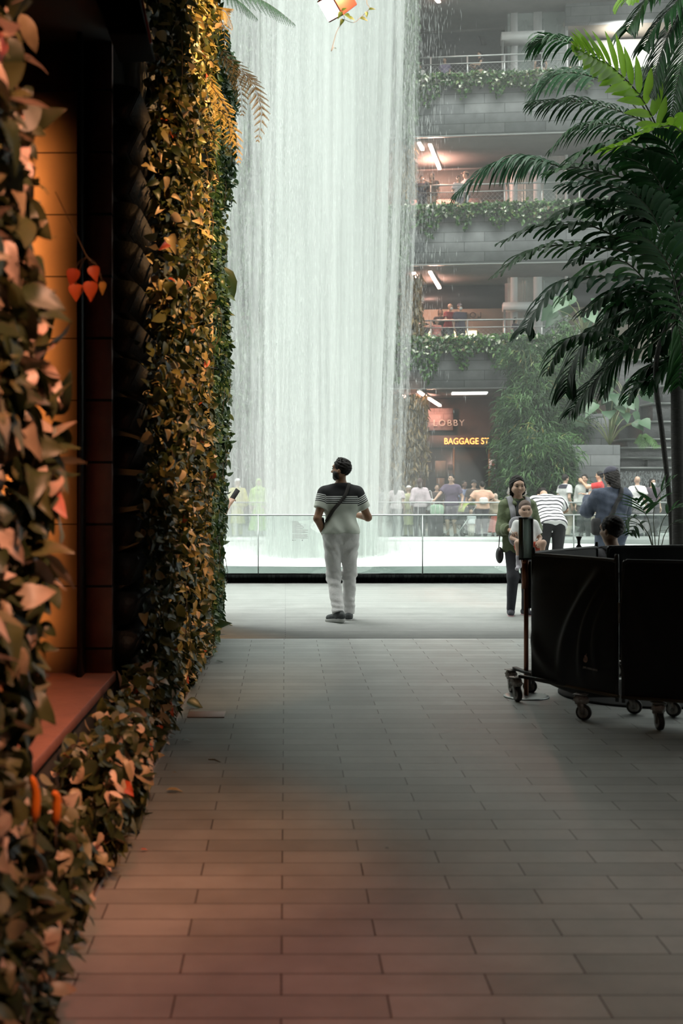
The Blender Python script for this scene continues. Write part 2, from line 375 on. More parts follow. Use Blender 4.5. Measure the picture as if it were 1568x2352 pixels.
# ================================================================== leaves
def tmpl(rows, fold=.12, curl=.25):
    """rows of (t, halfwidth); three verts a row"""
    V = []
    for t, wv in rows:
        h = -curl * t * t
        V += [(t, -wv, h + fold * wv * 2), (t, 0, h), (t, wv, h + fold * wv * 2)]
    F = []
    for i in range(len(rows) - 1):
        a = 3 * i; F += [(a, a + 1, a + 4, a + 3), (a + 1, a + 2, a + 5, a + 4)]
    return np.array(V), np.array(F)
T_HEART = tmpl([(-.06, .16), (.04, .40), (.22, .50), (.45, .42), (.72, .22), (1, .01)], .14, .22)
def tmpl_fine(nt_=11, fold=.10, curl=.3, cup=.10):
    V = []; ts = np.linspace(-.12, 1, nt_)
    for i, t in enumerate(ts):
        q = (t + .12) / 1.12; w = .52 * math.sin(math.pi * q ** .62) ** .75 * (1 - .25 * q) if 0 < q < 1 else .012
        for sx_ in (-1, -.5, 0, .5, 1):
            tt = t - (.10 * (1 - q) ** 3 * (1 - abs(abs(sx_) - .6) * 1.2) if False else 0) - .10 * max(0, 1 - q * 3) * abs(sx_)
            V.append((tt, sx_ * w, -curl * max(t, 0) ** 2 + fold * abs(sx_) * w * 2 - cup * sx_ * sx_ * w * 1.2 + .012 * math.sin(q * 14 + abs(sx_) * 3)))
    F = [(5 * i + j, 5 * i + j + 1, 5 * i + 6 + j, 5 * i + 5 + j) for i in range(nt_ - 1) for j in range(4)]
    return np.array(V), np.array(F)
T_FINE = tmpl_fine()
T_MID = tmpl([(-.08, .10), (.0, .36), (.14, .49), (.34, .48), (.58, .39), (.78, .24), (.92, .10), (1, .01)], .12, .24)
T_BLADE = tmpl([(0, .06), (.25, .42), (.55, .46), (.8, .26), (1, .02)], .10, .25)
T_NARROW = tmpl([(0, .3), (.4, .5), (1, .03)], .1, .3)
T_SMALL = tmpl([(0, .2), (.45, .5), (1, .03)], .12, .2)
def leaves(name, P, T, Nn, Ln, Wd, tm, mat, parent=None, rnd=None, wild=0.):
    P = np.asarray(P, float); n = len(P)
    T = T / np.linalg.norm(T, axis=1, keepdims=True)
    S = np.cross(T, Nn); S /= np.linalg.norm(S, axis=1, keepdims=True) + 1e-9
    Nn = np.cross(S, T)
    tv, tf = tm
    V = P[:, None] + tv[None, :, 0:1] * (Ln[:, None, None] * T[:, None]) + tv[None, :, 1:2] * (Wd[:, None, None] * S[:, None]) + tv[None, :, 2:3] * (Ln[:, None, None] * Nn[:, None])
    if wild:  # each leaf curls, folds and twists its own amount
        cu = 1 + wild * rng.normal(0, 1.3, n); tw = rng.normal(0, .55 * wild, n); side = rng.normal(0, .22 * wild, n)
        tt = tv[None, :, 0:1]; ss = tv[None, :, 1:2]
        V = P[:, None] + tt * (Ln[:, None, None] * T[:, None]) + (ss + side[:, None, None] * tt * tt) * (Wd[:, None, None] * S[:, None]) + (tv[None, :, 2:3] * cu[:, None, None] + ss * tw[:, None, None] * tt * .9) * (Ln[:, None, None] * Nn[:, None])
    k = len(tv); Fa = (tf[None] + k * np.arange(n)[:, None, None]).reshape(-1, tf.shape[1])
    if rnd is None: rnd = rng.random(n)
    return obj(name, V.reshape(-1, 3), Fa, mat, parent, attr={'rnd': np.repeat(rnd, k)})
def rdir(n, base, jit):
    d = np.asarray(base, float)[None] + rng.normal(0, jit, (n, 3))
    return d / np.linalg.norm(d, axis=1, keepdims=True)
class Noise:
    """cheap smooth noise from random waves"""
    def __init__(s, d, freq, k=7, seed=0):
        r = np.random.default_rng(seed); s.w = r.normal(0, freq, (k, d)); s.p = r.uniform(0, 6.28, k)
    def __call__(s, *x):
        X = np.stack(x, -1); return np.sin(X @ s.w.T + s.p).mean(-1) * 1.6
def text_obj(name, body, size, mat, loc, rz=0., extrude=.02, parent=None, mirror=False, align='LEFT', tilt=math.pi / 2, spacing=1.):
    c = bpy.data.curves.new(name, 'FONT'); c.body = body; c.size = size; c.extrude = extrude; c.align_x = align; c.space_character = spacing
    t = bpy.data.objects.new(name, c); COL.objects.link(t)
    dg = bpy.context.evaluated_depsgraph_get(); me = bpy.data.meshes.new_from_object(t.evaluated_get(dg)); COL.objects.unlink(t); bpy.data.objects.remove(t)
    me.materials.clear(); me.materials.append(mat)
    if mirror:
        me.transform(Matrix.Scale(-1, 4, (1, 0, 0))); me.flip_normals()
    o = bpy.data.objects.new(name, me); COL.objects.link(o); o.location = loc; o.rotation_euler = (tilt, 0, rz)
    if parent is not None: o.parent = parent
    return o
# ================================================================== terraces across the pool
FA = math.radians(6.3); FO = A(0, 40.6, 0)
FU = A(math.cos(FA), -math.sin(FA), 0); FN = A(math.sin(FA), math.cos(FA), 0)
def fw(s, d, z): return FO + FU * s + FN * d + A(0, 0, z)
def fS(px, d):
    k = (px - CX) / FP
    return (k * (40.6 + d * math.cos(FA)) - d * math.sin(FA)) / (math.cos(FA) + k * math.sin(FA))
def fZ(py, px, d):
    p = fw(fS(px, d), d, 0); return CZ - (py - CY) / FP * p[1]
def fbox(b, s0, s1, d0, d1, z0, z1):
    return b.hexa([fw(s0, d0, z0), fw(s1, d0, z0), fw(s1, d1, z0), fw(s0, d1, z0), fw(s0, d0, z1), fw(s1, d0, z1), fw(s1, d1, z1), fw(s0, d1, z1)])
SL, SR = -9.0, 17.0
FASC = [(4.76, 6.22, 6.1), (8.98, 10.75, 10.85), (13.35, 15.15, 15.35), (18.55, 20.4, 20.6)]
for i, (z0, z1, zf) in enumerate(FASC):
    s1 = fS(1330, 0) if i == 0 else SR
    b = MB(); fbox(b, SL, s1, 0, 1.15, z0, z1 - .12)
    o = struct(b.done('wall_fascia', M_STONE), 'grey stone clad front of terrace %s' % ('one', 'two', 'three', 'four')[i], 'terrace front')
    b = MB(); fbox(b, SL, s1, 0.02, .12, z0 - .05, z0)
    struct(b.done('trim_drip', M_METALG))
    b = MB(); fbox(b, SL, s1, .06, 5.0, z0 + .02, zf); fbox(b, SL, s1, .3, 5.0, z0 - .03, z0 + .02)
    struct(b.done('slab', M_SOFFIT))
    # soil of the trough
    b = MB(); fbox(b, SL, s1, .08, 1.1, z1 - .2, z1 - .1); struct(b.done('slab_planter_soil', M_DARK))
# back walls
b = MB(); fbox(b, SL, SR, 4.6, 5.0, -.1, 4.8); struct(b.done('wall_lobby', M_BROWNW))
def bandwall(z0, z1, zm, zm2, m_low, m_mid, m_up, s1):
    b = MB(); b.m = 0; fbox(b, SL, s1, 4.3, 4.6, z0, zm); b.m = 1; fbox(b, SL, s1, 4.4, 4.6, zm, zm2); b.m = 2; fbox(b, SL, s1, 4.2, 4.6, zm2, z1)
    struct(b.done('wall_gallery', [m_low, m_mid, m_up]))
bandwall(6.1, 9.0, 8.05, 8.95, M_BEIGE, M_GLASSD, M_GLASSD, SR)
bandwall(10.85, 13.4, 12.15, 13.3, M_BROWNW, pm('grey_gallery_wall', (.12, .115, .105), rough=.8), M_SOFFIT, SR)
bandwall(15.35, 18.6, 16.95, 18.5, M_BEIGE, pm('slate_upper_wall', (.07, .072, .075), rough=.7), M_SOFFIT, SR)
b = MB(); fbox(b, SL, SR, 4.6, 5.2, 4.7, 23); struct(b.done('wall_backing', M_DARK))
b = MB(); fbox(b, SL - .3, SL, 0, 5.2, -.1, 22); struct(b.done('wall_end', M_STONE))
b = MB(); fbox(b, SL, SR, .4, 5, 20.6, 23); struct(b.done('wall_top', M_STONE))
# slots in the upper gallery wall
for px, py in ((1008, 102), (1109, 95), (1310, 76), (1408, 66)):
    s = fS(px, 4.2); z = fZ(py, px, 4.2)
    b = MB(); b.hexa([fw(s - .05, 4.1, z - .16), fw(s + .17, 4.1, z - .16), fw(s + .17, 4.25, z - .16), fw(s - .05, 4.25, z - .16), fw(s - .17, 4.1, z + .16), fw(s + .05, 4.1, z + .16), fw(s + .05, 4.25, z + .16), fw(s - .17, 4.25, z + .16)])
    o = b.done('wall_vent', M_BLACK); tag(o, {1008: 'dark slanted slot in the top gallery wall above the person in purple', 1109: 'dark slanted slot in the top gallery wall above the woman in a pink skirt', 1310: 'dark slanted slot beside the glass lift under the top soffit', 1408: 'dark slanted slot in the top soffit above the bright palm frond'}[px], 'vent', 'slots of the top gallery')
# right wing above the lift: stone front, soffit, bright wall
s0 = fS(1296, 2.6)
b = MB(); fbox(b, s0, SR, 2.2, 2.6, fZ(46, 1400, 2.2), 21); struct(b.done('wall_wing', M_STONE))
b = MB(); fbox(b, s0, SR, 2.6, 5, fZ(50, 1400, 2.6), fZ(50, 1400, 2.6) + .1); struct(b.done('slab_wing_soffit', M_BEIGE))
b = MB(); fbox(b, s0, SR, 3.9, 4.2, 15.35, fZ(92, 1400, 3.9)); struct(b.done('wall_bright', M_PALEW))
# wall panels by the lobby lamps, pink lamp light put into their stone colour
M_PINKW = tile_mat('pink_lit_stone', .7, .32, (.40, .27, .24), (.44, .30, .27), (.2, .12, .1), .008, (0, 0, .05), .6, axis='xz')
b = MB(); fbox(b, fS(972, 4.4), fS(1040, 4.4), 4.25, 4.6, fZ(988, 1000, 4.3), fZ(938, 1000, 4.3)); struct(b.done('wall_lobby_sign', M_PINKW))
b = MB(); fbox(b, fS(940, 4.2), fS(1105, 4.2), 4.1, 4.3, 10.9, 12.15); struct(b.done('wall_pink_lit', M_PINKW))
# dark shop front under the sign
M_GOLD = pm('bronze_frame', (.16, .10, .05), rough=.4, metal=.6)
sh = thing('storefront', 'dark glazed shop front with bronze frame under the orange lit sign', 'shop front', fw(fS(1045, 4.4), 4.4, 0), -FA)
def loc(sd): return sd
b = MB(); b.box(-1.1, 1.25, 0, .05, .15, 2.85); b.done('pane', M_GLASSD, sh)
for x in (-1.15, -.05, 1.27):
    b = MB(); b.box(x - .04, x + .04, -.06, .1, 0, 3.0); b.done('mullion', M_GOLD, sh)
b = MB(); b.box(-1.2, 1.3, -.08, .12, 2.85, 3.3); b.done('fascia_board', M_BROWNW, sh)
b = MB(); b.box(-.75, -.35, -.03, 0, 1.75, 2.35); b.done('notice_board', M_BEIGE, sh)
b = MB(); b.box(-.7, -.4, -.035, -.0, .95, 1.7); b.done('poster', pm('brown_paper', (.2, .16, .11)), sh)
b = MB(); b.box(-.28, -.02, -.03, 0, 2.02, 2.22); b.done('small_notice', M_SOFFIT, sh)
# signs
M_NEON = emis('orange_neon', (1, .42, .10), 2.6)
t = text_obj('shop_sign', 'BAGGAGE ST', .33, M_NEON, fw(fS(1019, 4.2), 4.2, fZ(1020, 1060, 4.2)), -FA, .03)
t.scale = (.85, 1, 1); tag(t, 'glowing orange lettering reading BAGGAGE ST over the dark shop front', 'sign')
M_LETTER = pm('sign_letters', (.55, .50, .42), rough=.4, metal=.3)
t = text_obj('lobby_sign', 'LOBBY', .33, M_LETTER, fw(fS(994, 4.15), 4.15, fZ(978, 1030, 4.15)), -FA, .02, spacing=1.25)
tag(t, 'thin pale LOBBY lettering on the ground floor wall above the orange sign', 'sign')
t = text_obj('lobby_sign', 'LOBBY', .30, M_DARK, fw(fS(1106, 4.2), 4.2, fZ(730, 1080, 4.2)), -FA, .02, mirror=True, spacing=1.4)
tag(t, 'dark mirror-written LOBBY lettering behind the masked men on the first gallery', 'sign')
b = MB(); b.box(-.11, .11, 0, .05, -.2, .2); e = b.done('exit_sign', pm('sign_white', (.8, .8, .8)), None); e.location = fw(fS(1130, 3.0), 3.0, fZ(1067, 1130, 3.0)); e.rotation_euler = (0, 0, -FA)
tag(e, 'small white notice with a red panel beside the bamboo', 'sign')
b = MB(); b.box(-.02, .09, -.012, 0, -.13, .1); b.done('red_panel', pm('sign_red', (.5, .02, .02)), e)
# lamps under the soffits
M_TUBE = emis('tube_glow', (1, .58, .44), 34.)
M_PANEL = emis('ceiling_panel_glow', (.95, 1, .95), 1.6)
def tube(p0, p1, zs, label, w=.11, grp='warm strip lamps under the terraces'):
    # p0, p1 pixels on the soffit at height zs
    a = A(*W(*p0, (zs - CZ) * FP / (CY - p0[1]))); c = A(*W(*p1, min(43.7, (zs - CZ) * FP / (CY - p1[1]))))
    t = thing('strip_lamp', label, 'lamp', a, 0, grp)
    b = MB(); b.bar((0, 0, .02), c - a + A(0, 0, .02), w + .05, .06); b.done('housing', M_METALG, t)
    b = MB(); b.bar((0, 0, -.03), c - a + A(0, 0, -.03), w, .05); b.done('tube', M_TUBE, t)
tube((962, 898), (1010, 930), 4.65, 'long glowing pink strip lamp over the LOBBY sign')
tube((920, 906), (936, 913), 4.65, 'short glowing lamp left of the LOBBY strip lamp')
tube((987, 622), (1009, 660), 8.93, 'long glowing strip lamp above the masked men')
tube((950, 625), (958, 640), 8.93, 'short glowing lamp beside the strip lamp of the first gallery')
tube((987, 330), (1009, 386), 13.3, 'long glowing strip lamp above the long-haired woman')
tube((962, 326), (970, 342), 13.3, 'short glowing lamp at the water edge of the second gallery')
tube((1000, -6), (1008, 3), 18.45, 'glowing lamp end at the very top of the terraces', )
a = W(1040, 898, 3.2 * FP / 212)
o = MB(); 
b = MB(); b.box(0, 1.25, 0, .9, -.04, 0); p = b.done('ceiling_panel_light', M_PANEL); p.location = fw(fS(1038, 1.6), 1.6, 4.73); p.rotation_euler = (0, 0, -FA)
tag(p, 'flat white rectangular light panel under the lowest terrace', 'lamp')
for px, py, z, e in ((990, 930, 4.3, 110), (1000, 650, 8.4, 100), (1000, 375, 12.7, 380)):
    pt = fw(fS(px, 3.), 3.0, z); lamp_ = bpy.data.lights.new('gallery_glow', 'POINT'); lamp_.energy = e; lamp_.color = (1, .52, .40); lamp_.shadow_soft_size = .15
    lo = bpy.data.objects.new('gallery_glow', lamp_); COL.objects.link(lo); lo.location = pt
lamp_ = bpy.data.lights.new('gallery_white_fill', 'POINT'); lamp_.energy = 220; lamp_.color = (1, 1, .97); lamp_.shadow_soft_size = .3  # added point light that brightens the pale wing wall
lo = bpy.data.objects.new('gallery_white_fill', lamp_); COL.objects.link(lo); lo.location = fw(fS(1420, 2.9), 2.9, 17.3)
# glow inside the first gallery, low warm shop lights
M_WARMW = emis('shop_window_glow', (1, .78, .42), 3.0)
for px, lab in ((1072, 'bright lit window low behind the man in a patterned shirt'), (1040, 'narrow lit window between the two masked men'), (980, 'small warm lit window low behind the pushchair')):
    wd = .36 if px == 1072 else .12
    b = MB(); b.box(-wd, wd, -.03, .05, -.28, .28); o = b.done('lit_window', M_WARMW); o.location = fw(fS(px, 4.25), 4.25, fZ(777, px, 4.25)); o.rotation_euler = (0, 0, -FA)
    tag(o, lab, 'window', 'lit shop windows on the first gallery')
    b = MB(); b.box(-wd - .03, wd + .03, -.05, -.03, -.015, .015); b.box(-.012, .012, -.05, -.03, -.28, .28); b.done('window_bar', M_BROWNW, o)

# lift shaft
lf = thing('glass_lift', 'tall glazed lift shaft with white posts beside the terraces', 'lift', fw(fS(1232, 2.9), 2.9, 4.6), -FA)
def lx(px): return fS(px, 2.9) - fS(1232, 2.9)
M_PANE = bpy.data.materials.new('lift_glass'); M_PANE.use_nodes = True
nt = M_PANE.node_tree; bs = nt.nodes['Principled BSDF']; bs.inputs['Base Color'].default_value = (.75, .82, .80, 1); bs.inputs['Roughness'].default_value = .08
tp = nt.nodes.new('ShaderNodeBsdfTransparent'); tp.inputs[0].default_value = (.88, .93, .91, 1); mxs = nt.nodes.new('ShaderNodeMixShader'); mxs.inputs[0].default_value = .22
L(nt, tp.outputs[0], mxs.inputs[1]); L(nt, bs.outputs[0], mxs.inputs[2]); L(nt, mxs.outputs[0], nt.nodes['Material Output'].inputs[0])
for px, w in ((1180, .24), (1234, .30), (1300, .1)):
    b = MB(); b.box(lx(px) - w / 2, lx(px) + w / 2, -.1, .2, 0, 14.4); b.done('post', M_WHITEM, lf)
for px, w in ((1204, .05), (1211, .08), (1246, .07), (1252, .06), (1283, .05)):
    b = MB(); b.box(lx(px) - w / 2, lx(px) + w / 2, .6, .66, 0, 14.4); b.done('guide_rail', M_METALG, lf)
b = MB(); b.box(lx(1165), lx(1300), -.02, 0, 0, 14.4); b.done('glass_front', M_PANE, lf)
b = MB(); b.box(lx(1165), lx(1300), 1.2, 1.25, 0, 14.4); b.done('back_wall', pm('lift_back', (.30, .31, .31), rough=.5), lf)
for py, x0, x1, hh in ((106, 1148, 1245, .14), (712, 1152, 1240, .13), (402, 1160, 1245, .10)):
    z = CZ - (py - CY) / FP * 42.9 - 4.6
    b = MB(); b.box(lx(x0), lx(x1), -.75, -.1, z - hh, z + hh); b.done('landing_canopy', M_WHITEM, lf)
    b = MB(); b.box(lx(x0), lx(x0) + .08, -.7, -.62, z - 2.3, z - hh); b.done('canopy_post', M_METALG, lf)
b = MB(); b.box(lx(1192), lx(1226), .25, 1.15, 10.6, 12.6); b.done('lift_car', pm('lift_car', (.62, .66, .63), rough=.3), lf)

# balcony railings
def railing(zf, s0, s1, label):
    o_ = fw(s0, 1.3, zf); r = thing('balcony_railing', label, 'railing', o_, -FA, 'steel railings of the terraces'); ln = s1 - s0
    b = MB(); b.tube([(0, 0, 1.12), (ln, 0, 1.12)], .03, 8); b.done('handrail', M_METALG, r, True)
    b = MB(); b.tube([(0, -.03, .86), (ln, -.03, .86)], .018, 6); b.done('mid_rail', M_METALG, r, True)
    n = int(ln / 1.12)
    for i in range(n + 1):
        x = ln * i / n; b = MB(); b.box(x - .025, x + .025, -.03, .03, 0, 1.12); b.done('post', M_METALG, r)
    b = MB(); x = 0
    while x < ln - .8:
        b.bar((x, 0, .05), (x + .78, 0, .84), .005, .005); b.bar((x + .78, 0, .05), (x, 0, .84), .005, .005); x += .16
    b.done('wire_mesh', M_METALG, r)
railing(6.1, fS(905, 1.3), fS(1330, 1.3), 'steel mesh railing of the lowest terrace with masked men behind')
railing(10.85, fS(905, 1.3), fS(1330, 1.3), 'steel mesh railing of the middle terrace below the strip lamp')
railing(15.35, fS(905, 1.3), fS(1330, 1.3), 'steel railing of the top terrace in front of the woman in pink')

# planting along the terraces
LM_TERR = leafmat('terrace_leaves', [(0, (.015, .05, .016)), (.5, (.045, .13, .03)), (.78, (.12, .24, .05)), (.86, (.12, .08, .035)), (.9, (.62, .66, .52)), (1, (.75, .78, .66))], rough=.4)
hang = Noise(1, 2.4, 6, 3)
def trough(zt, s0, s1, n, label, drop=.8, gold=0):
    s = rng.uniform(s0, s1, n); h = .3 + .7 * np.clip(hang(s) * .9 + .35, 0, 1)
    front = rng.random(n) < .6
    d = np.where(front, rng.uniform(-.30, -.01, n), rng.uniform(0, 1.05, n))
    z = np.where(front, zt + .3 - rng.random(n) ** 1.6 * drop * h * 1.7, zt + rng.uniform(-.08, .42, n) * (1.15 - .4 * d))
    P = FO + s[:, None] * FU + d[:, None] * FN + z[:, None] * A(0, 0, 1)
    T = rdir(n, -FN * .7 + A(0, 0, -.3), .6); Nn = rdir(n, -FN * .5 + A(0, 0, .9), .4)
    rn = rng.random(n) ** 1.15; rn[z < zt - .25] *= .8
    o = leaves('trailing_plants', P, T, Nn, rng.uniform(.08, .19, n), rng.uniform(.07, .14, n), T_SMALL, LM_TERR, rnd=rn)
    return tag(o, label, 'plants', kind='stuff')
trough(6.15, -8, fS(1330, 0), 15000, 'green trailing plants with white flowers over the lowest stone terrace front', 1.0)
trough(10.65, -8, 15, 15000, 'green trailing plants with white flowers over the middle stone terrace front', .75)
trough(15.05, -8, 16, 15000, 'green and white trailing plants over the top stone terrace front', .7)
# hanging curtains of vines
LM_VINE = leafmat('vine_leaves', [(0, (.02, .055, .022)), (.6, (.05, .11, .04)), (1, (.10, .17, .07))], rough=.5)
LM_GOLD = leafmat('golden_vines', [(0, (.06, .05, .018)), (.5, (.16, .115, .04)), (1, (.34, .24, .10))], rough=.5)
def curtain(pxa, pxb, pya, pyb, d, n, mat, label, name='vine_curtain', ragged=.5, thick=.4):
    s0, s1 = fS(pxa, d), fS(pxb, d); zt, zb = fZ(pya, (pxa + pxb) / 2, d), fZ(pyb, (pxa + pxb) / 2, d)
    ns = max(6, int((s1 - s0) / .07)); st = rng.uniform(s0, s1, ns); ln = (zt - zb) * (1 - ragged * rng.random(ns) ** 2)
    k = rng.integers(0, ns, n); f = rng.random(n)
    s = st[k] + rng.normal(0, .05, n); z = zt - f * ln[k]; dd = d + rng.uniform(-thick, thick, n)
    P = FO + s[:, None] * FU + dd[:, None] * FN + z[:, None] * A(0, 0, 1)
    o = leaves(name, P, rdir(n, (0, 0, -1), .45), rdir(n, -FN, .5), rng.uniform(.14, .32, n), rng.uniform(.04, .1, n), T_NARROW, mat, rnd=np.clip(rng.normal(.5, .25, n), 0, 1))
    return tag(o, label, 'vines', kind='stuff')
curtain(868, 980, 905, 1132, .5, 6500, LM_GOLD, 'golden brown curtain of hanging vines beside the LOBBY entrance', ragged=.3)
curtain(900, 966, 632, 790, .9, 2600, LM_GOLD, 'golden brown vines hanging beside the lamps of the first gallery', ragged=.5)
curtain(850, 905, 560, 930, -.2, 3800, LM_VINE, 'green vines hanging at the water edge of the lowest terrace')
curtain(905, 958, 330, 470, .8, 2000, LM_GOLD, 'brownish vines at the water edge of the middle gallery', ragged=.6)
curtain(900, 945, 480, 640, -.2, 2200, LM_VINE, 'green vines hanging over the middle terrace front by the water', ragged=.6)
curtain(915, 955, -20, 330, -.2, 3600, LM_VINE, 'tall green vines hanging at the water edge of the top terrace')
curtain(430, 860, -60, 1120, -.6, 26000, LM_VINE, 'wall of green hanging vines seen dimly through the falling water', ragged=.2)
# bamboo and planting right of the entrance
LM_BAMB = leafmat('bamboo_leaves', [(0, (.012, .04, .014)), (.5, (.035, .10, .03)), (.95, (.11, .23, .07)), (1, (.4, .3, .08))], rough=.45)
M_CULM = pm('bamboo_culm', (.10, .15, .05), (.16, .16, .07), rough=.4, scale=3)
def bamboo(px, py0, py1, Y, wpx, n, label):
    base = W(px, 1110 + 1.5 * FP / Y, Y); top = ZatY(py0, Y); wd = wpx / FP * Y / 2
    t = thing('bamboo', label, 'bamboo', (base[0], Y, 0), 0, 'bamboo clumps by the entrance')
    b = MB()
    for i in range(9):
        a = rng.uniform(-.3, .3, 2) * wd; e = a + rng.normal(0, .5, 2) * wd
        b.tube(spline([(a[0], a[1], 0), (a[0] * 1.1, a[1], top * .5), (e[0] * .7, e[1] * .7, top * .9), (e[0], e[1], top * 1.0 - .25)], 10), np.linspace(.03, .008, 10), 6)
    b.done('culms', M_CULM, t, True)
    # sprays of drooping leaves
    m = n // 16; cz = rng.uniform(.5, 1., m) * top; cz = np.where(rng.random(m) < .35, rng.uniform(.25, .6, m) * top, cz)
    r = wd * np.sqrt(rng.random(m)) * (1.15 - .35 * (cz / top)); a = rng.uniform(0, 6.28, m)
    C = np.stack([r * np.cos(a), r * np.sin(a) * .7, cz], 1)
    nb = 34; B_ = C[:nb]; k_ = rng.integers(0, nb, m); C = B_[k_] + rng.normal(0, 1, (m, 3)) * A(.24, .2, .20) - A(0, 0, .35) * rng.random((m, 1)) ** 2; a = np.arctan2(C[:, 1], C[:, 0]); C[:, 2] = np.maximum(C[:, 2], .1)
    P = np.repeat(C, 16, 0) + rng.normal(0, .13, (m * 16, 3)); D = np.repeat(np.stack([np.cos(a), np.sin(a), np.full(m, -.8)], 1) + rng.normal(0, .5, (m, 3)), 16, 0) + rng.normal(0, .75, (m * 16, 3))
    leaves('foliage', P, D, rdir(m * 16, (0, -.5, .8), .4), rng.uniform(.14, .30, m * 16), rng.uniform(.022, .04, m * 16), T_NARROW, LM_BAMB, t, np.repeat(rng.random(m) ** 1.3, 16) * .9 + .1 * rng.random(m * 16))
bamboo(1228, 790, 1140, 36.4, 112, 24000, 'tall feathery bamboo clump nearest the BAGGAGE sign')
bamboo(1300, 770, 1140, 36.9, 120, 22000, 'tall bamboo clump behind the broad pale leaves')
bamboo(1243, 1010, 1150, 34.4, 120, 11000, 'low bushy bamboo beside the small white and red notice')
bamboo(1196, 940, 1140, 37.6, 62, 9000, 'dim bamboo clump deep beside the dark shop front')

# stone planter and stepped cascade
M_CASC = pm('wet_dark_stone', (.018, .02, .021), (.045, .05, .05), rough=.22, scale=5, bump=.6, stretch=(1, 1, 3))
M_LEDGE = pm('ledge_stone', (.09, .105, .095), (.06, .07, .065), rough=.3, scale=3, bump=.2)
def pbox(px0, px1, py0, py1, Y, depth, name, mat, label, cat='cascade', base=None):
    x0, x1 = XatY(px0, Y), XatY(px1, Y); z1 = ZatY(py0, Y); z0 = ZatY(py1, Y) if base is None else base
    b = MB(); b.box(0, x1 - x0, 0, depth, 0, z1 - z0); o = b.done(name, mat, bevel=.02); o.location = (x0, Y, z0)
    if label: struct(o, label, cat)
    return o
pbox(1304, 1424, 1022, 1120, 35.2, 3.2, 'stone_planter', M_STONE, 'grey stone planter box holding ferns above the crowd', 'planter')
pbox(1330, 1398, 950, 1030, 36.4, 2.5, 'stone_planter', M_STONE, 'upper grey stone planter block behind the big heart leaves', 'planter')
st = thing('stepped_cascade', 'dark stepped stone cascade with thin sheets of water right of the planter', 'cascade', (XatY(1300, 36), 36, 0))
def step(px0, px1, py0, py1, Y, dep, mat=M_CASC):
    x0, x1 = XatY(px0, Y), XatY(px1, Y); o = A(XatY(1300, 36), 36, 0)
    b = MB(); b.box(x0, x1, Y, Y + dep, ZatY(py1, Y), ZatY(py0, Y)); b.done('step', mat, st, off=o, bevel=.02)
    b = MB(); b.box(x0 - .05, x1 + .05, Y - .08, Y + dep, ZatY(py0, Y), ZatY(py0, Y) + .07); b.done('ledge', M_LEDGE, st, off=o)
for a_ in ((1286, 1700, 1078, 1225, 35.6, 5), (1424, 1540, 1055, 1080, 36.2, 4), (1486, 1700, 1056, 1080, 35.9, 4), (1400, 1700, 1032, 1060, 36.8, 3.5), (1440, 1700, 1012, 1036, 37.2, 3.2), (1475, 1700, 972, 1016, 37.6, 3), (1498, 1700, 930, 975, 38., 2.6), (1520, 1700, 890, 935, 38.4, 2.2), (1420, 1700, 830, 1040, 39.2, 1.)):
    step(*a_)
# water trickling on the cascade: many small white runnels
n = 3500; Yc = 35.55
P = np.stack([rng.uniform(XatY(1292, Yc), XatY(1600, Yc), n), np.full(n, Yc - .02), rng.uniform(ZatY(1150, Yc), ZatY(1082, Yc), n)], 1)
o = leaves('cascade_water', P, rdir(n, (0, -.05, -1), .12), rdir(n, (0, -1, 0), .1), rng.uniform(.03, .13, n), rng.uniform(.008, .02, n), T_NARROW, pm('trickle', (.28, .31, .31), rough=.2)); o.parent = None
tag(o, 'white trickles of water running down the wet dark cascade wall', 'water', kind='stuff')
# big heart-leaved plants and ferns on the planter
LM_PHIL = leafmat('broad_leaves', [(0, (.022, .07, .03)), (.6, (.045, .12, .05)), (1, (.16, .26, .16))], rough=.4, transl=.3)
def aroid(px, py, Y, n, size, label, spread=1.0):
    b0 = W(px, py, Y); t = thing('broad_leaf_plant', label, 'plant', b0, 0, 'heart leaved plants among the terraces')
    b = MB(); P = []; T = []
    for i in range(n):
        a = rng.uniform(0, 6.28); e = A(math.cos(a) * spread * rng.uniform(.3, 1), math.sin(a) * .5 * spread, rng.uniform(.5, 1.2) * spread)
        b.tube(spline([(0, 0, 0), e * A(.4, .4, .7), e], 6), np.linspace(.018, .01, 6), 5); P.append(e); T.append(A(math.cos(a), math.sin(a) - .5, -.9))
    b.done('stems', M_CULM, t, True)
    leaves('foliage', np.array(P), np.array(T), rdir(n, (0, -.8, .6), .25), rng.uniform(.7, 1.1, n) * size, rng.uniform(.7, .95, n) * size, T_HEART, LM_PHIL, t)
aroid(1340, 770, 36.8, 11, .62, 'plant with very broad pale leaves high among the bamboo', 1.1)
aroid(1400, 1022, 35.9, 16, .50, 'heart leaved plant spilling over the grey stone planter', 1.3)
aroid(1440, 960, 36.9, 14, .55, 'heart leaved plant above the stone planter below the dark palm fronds', 1.2)
ORD_ = ['lowest', 'second', 'third', 'fourth', 'fifth', 'sixth', 'seventh', 'eighth', 'ninth', 'tenth', 'eleventh', 'twelfth', 'thirteenth', 'fourteenth', 'fifteenth', 'sixteenth']
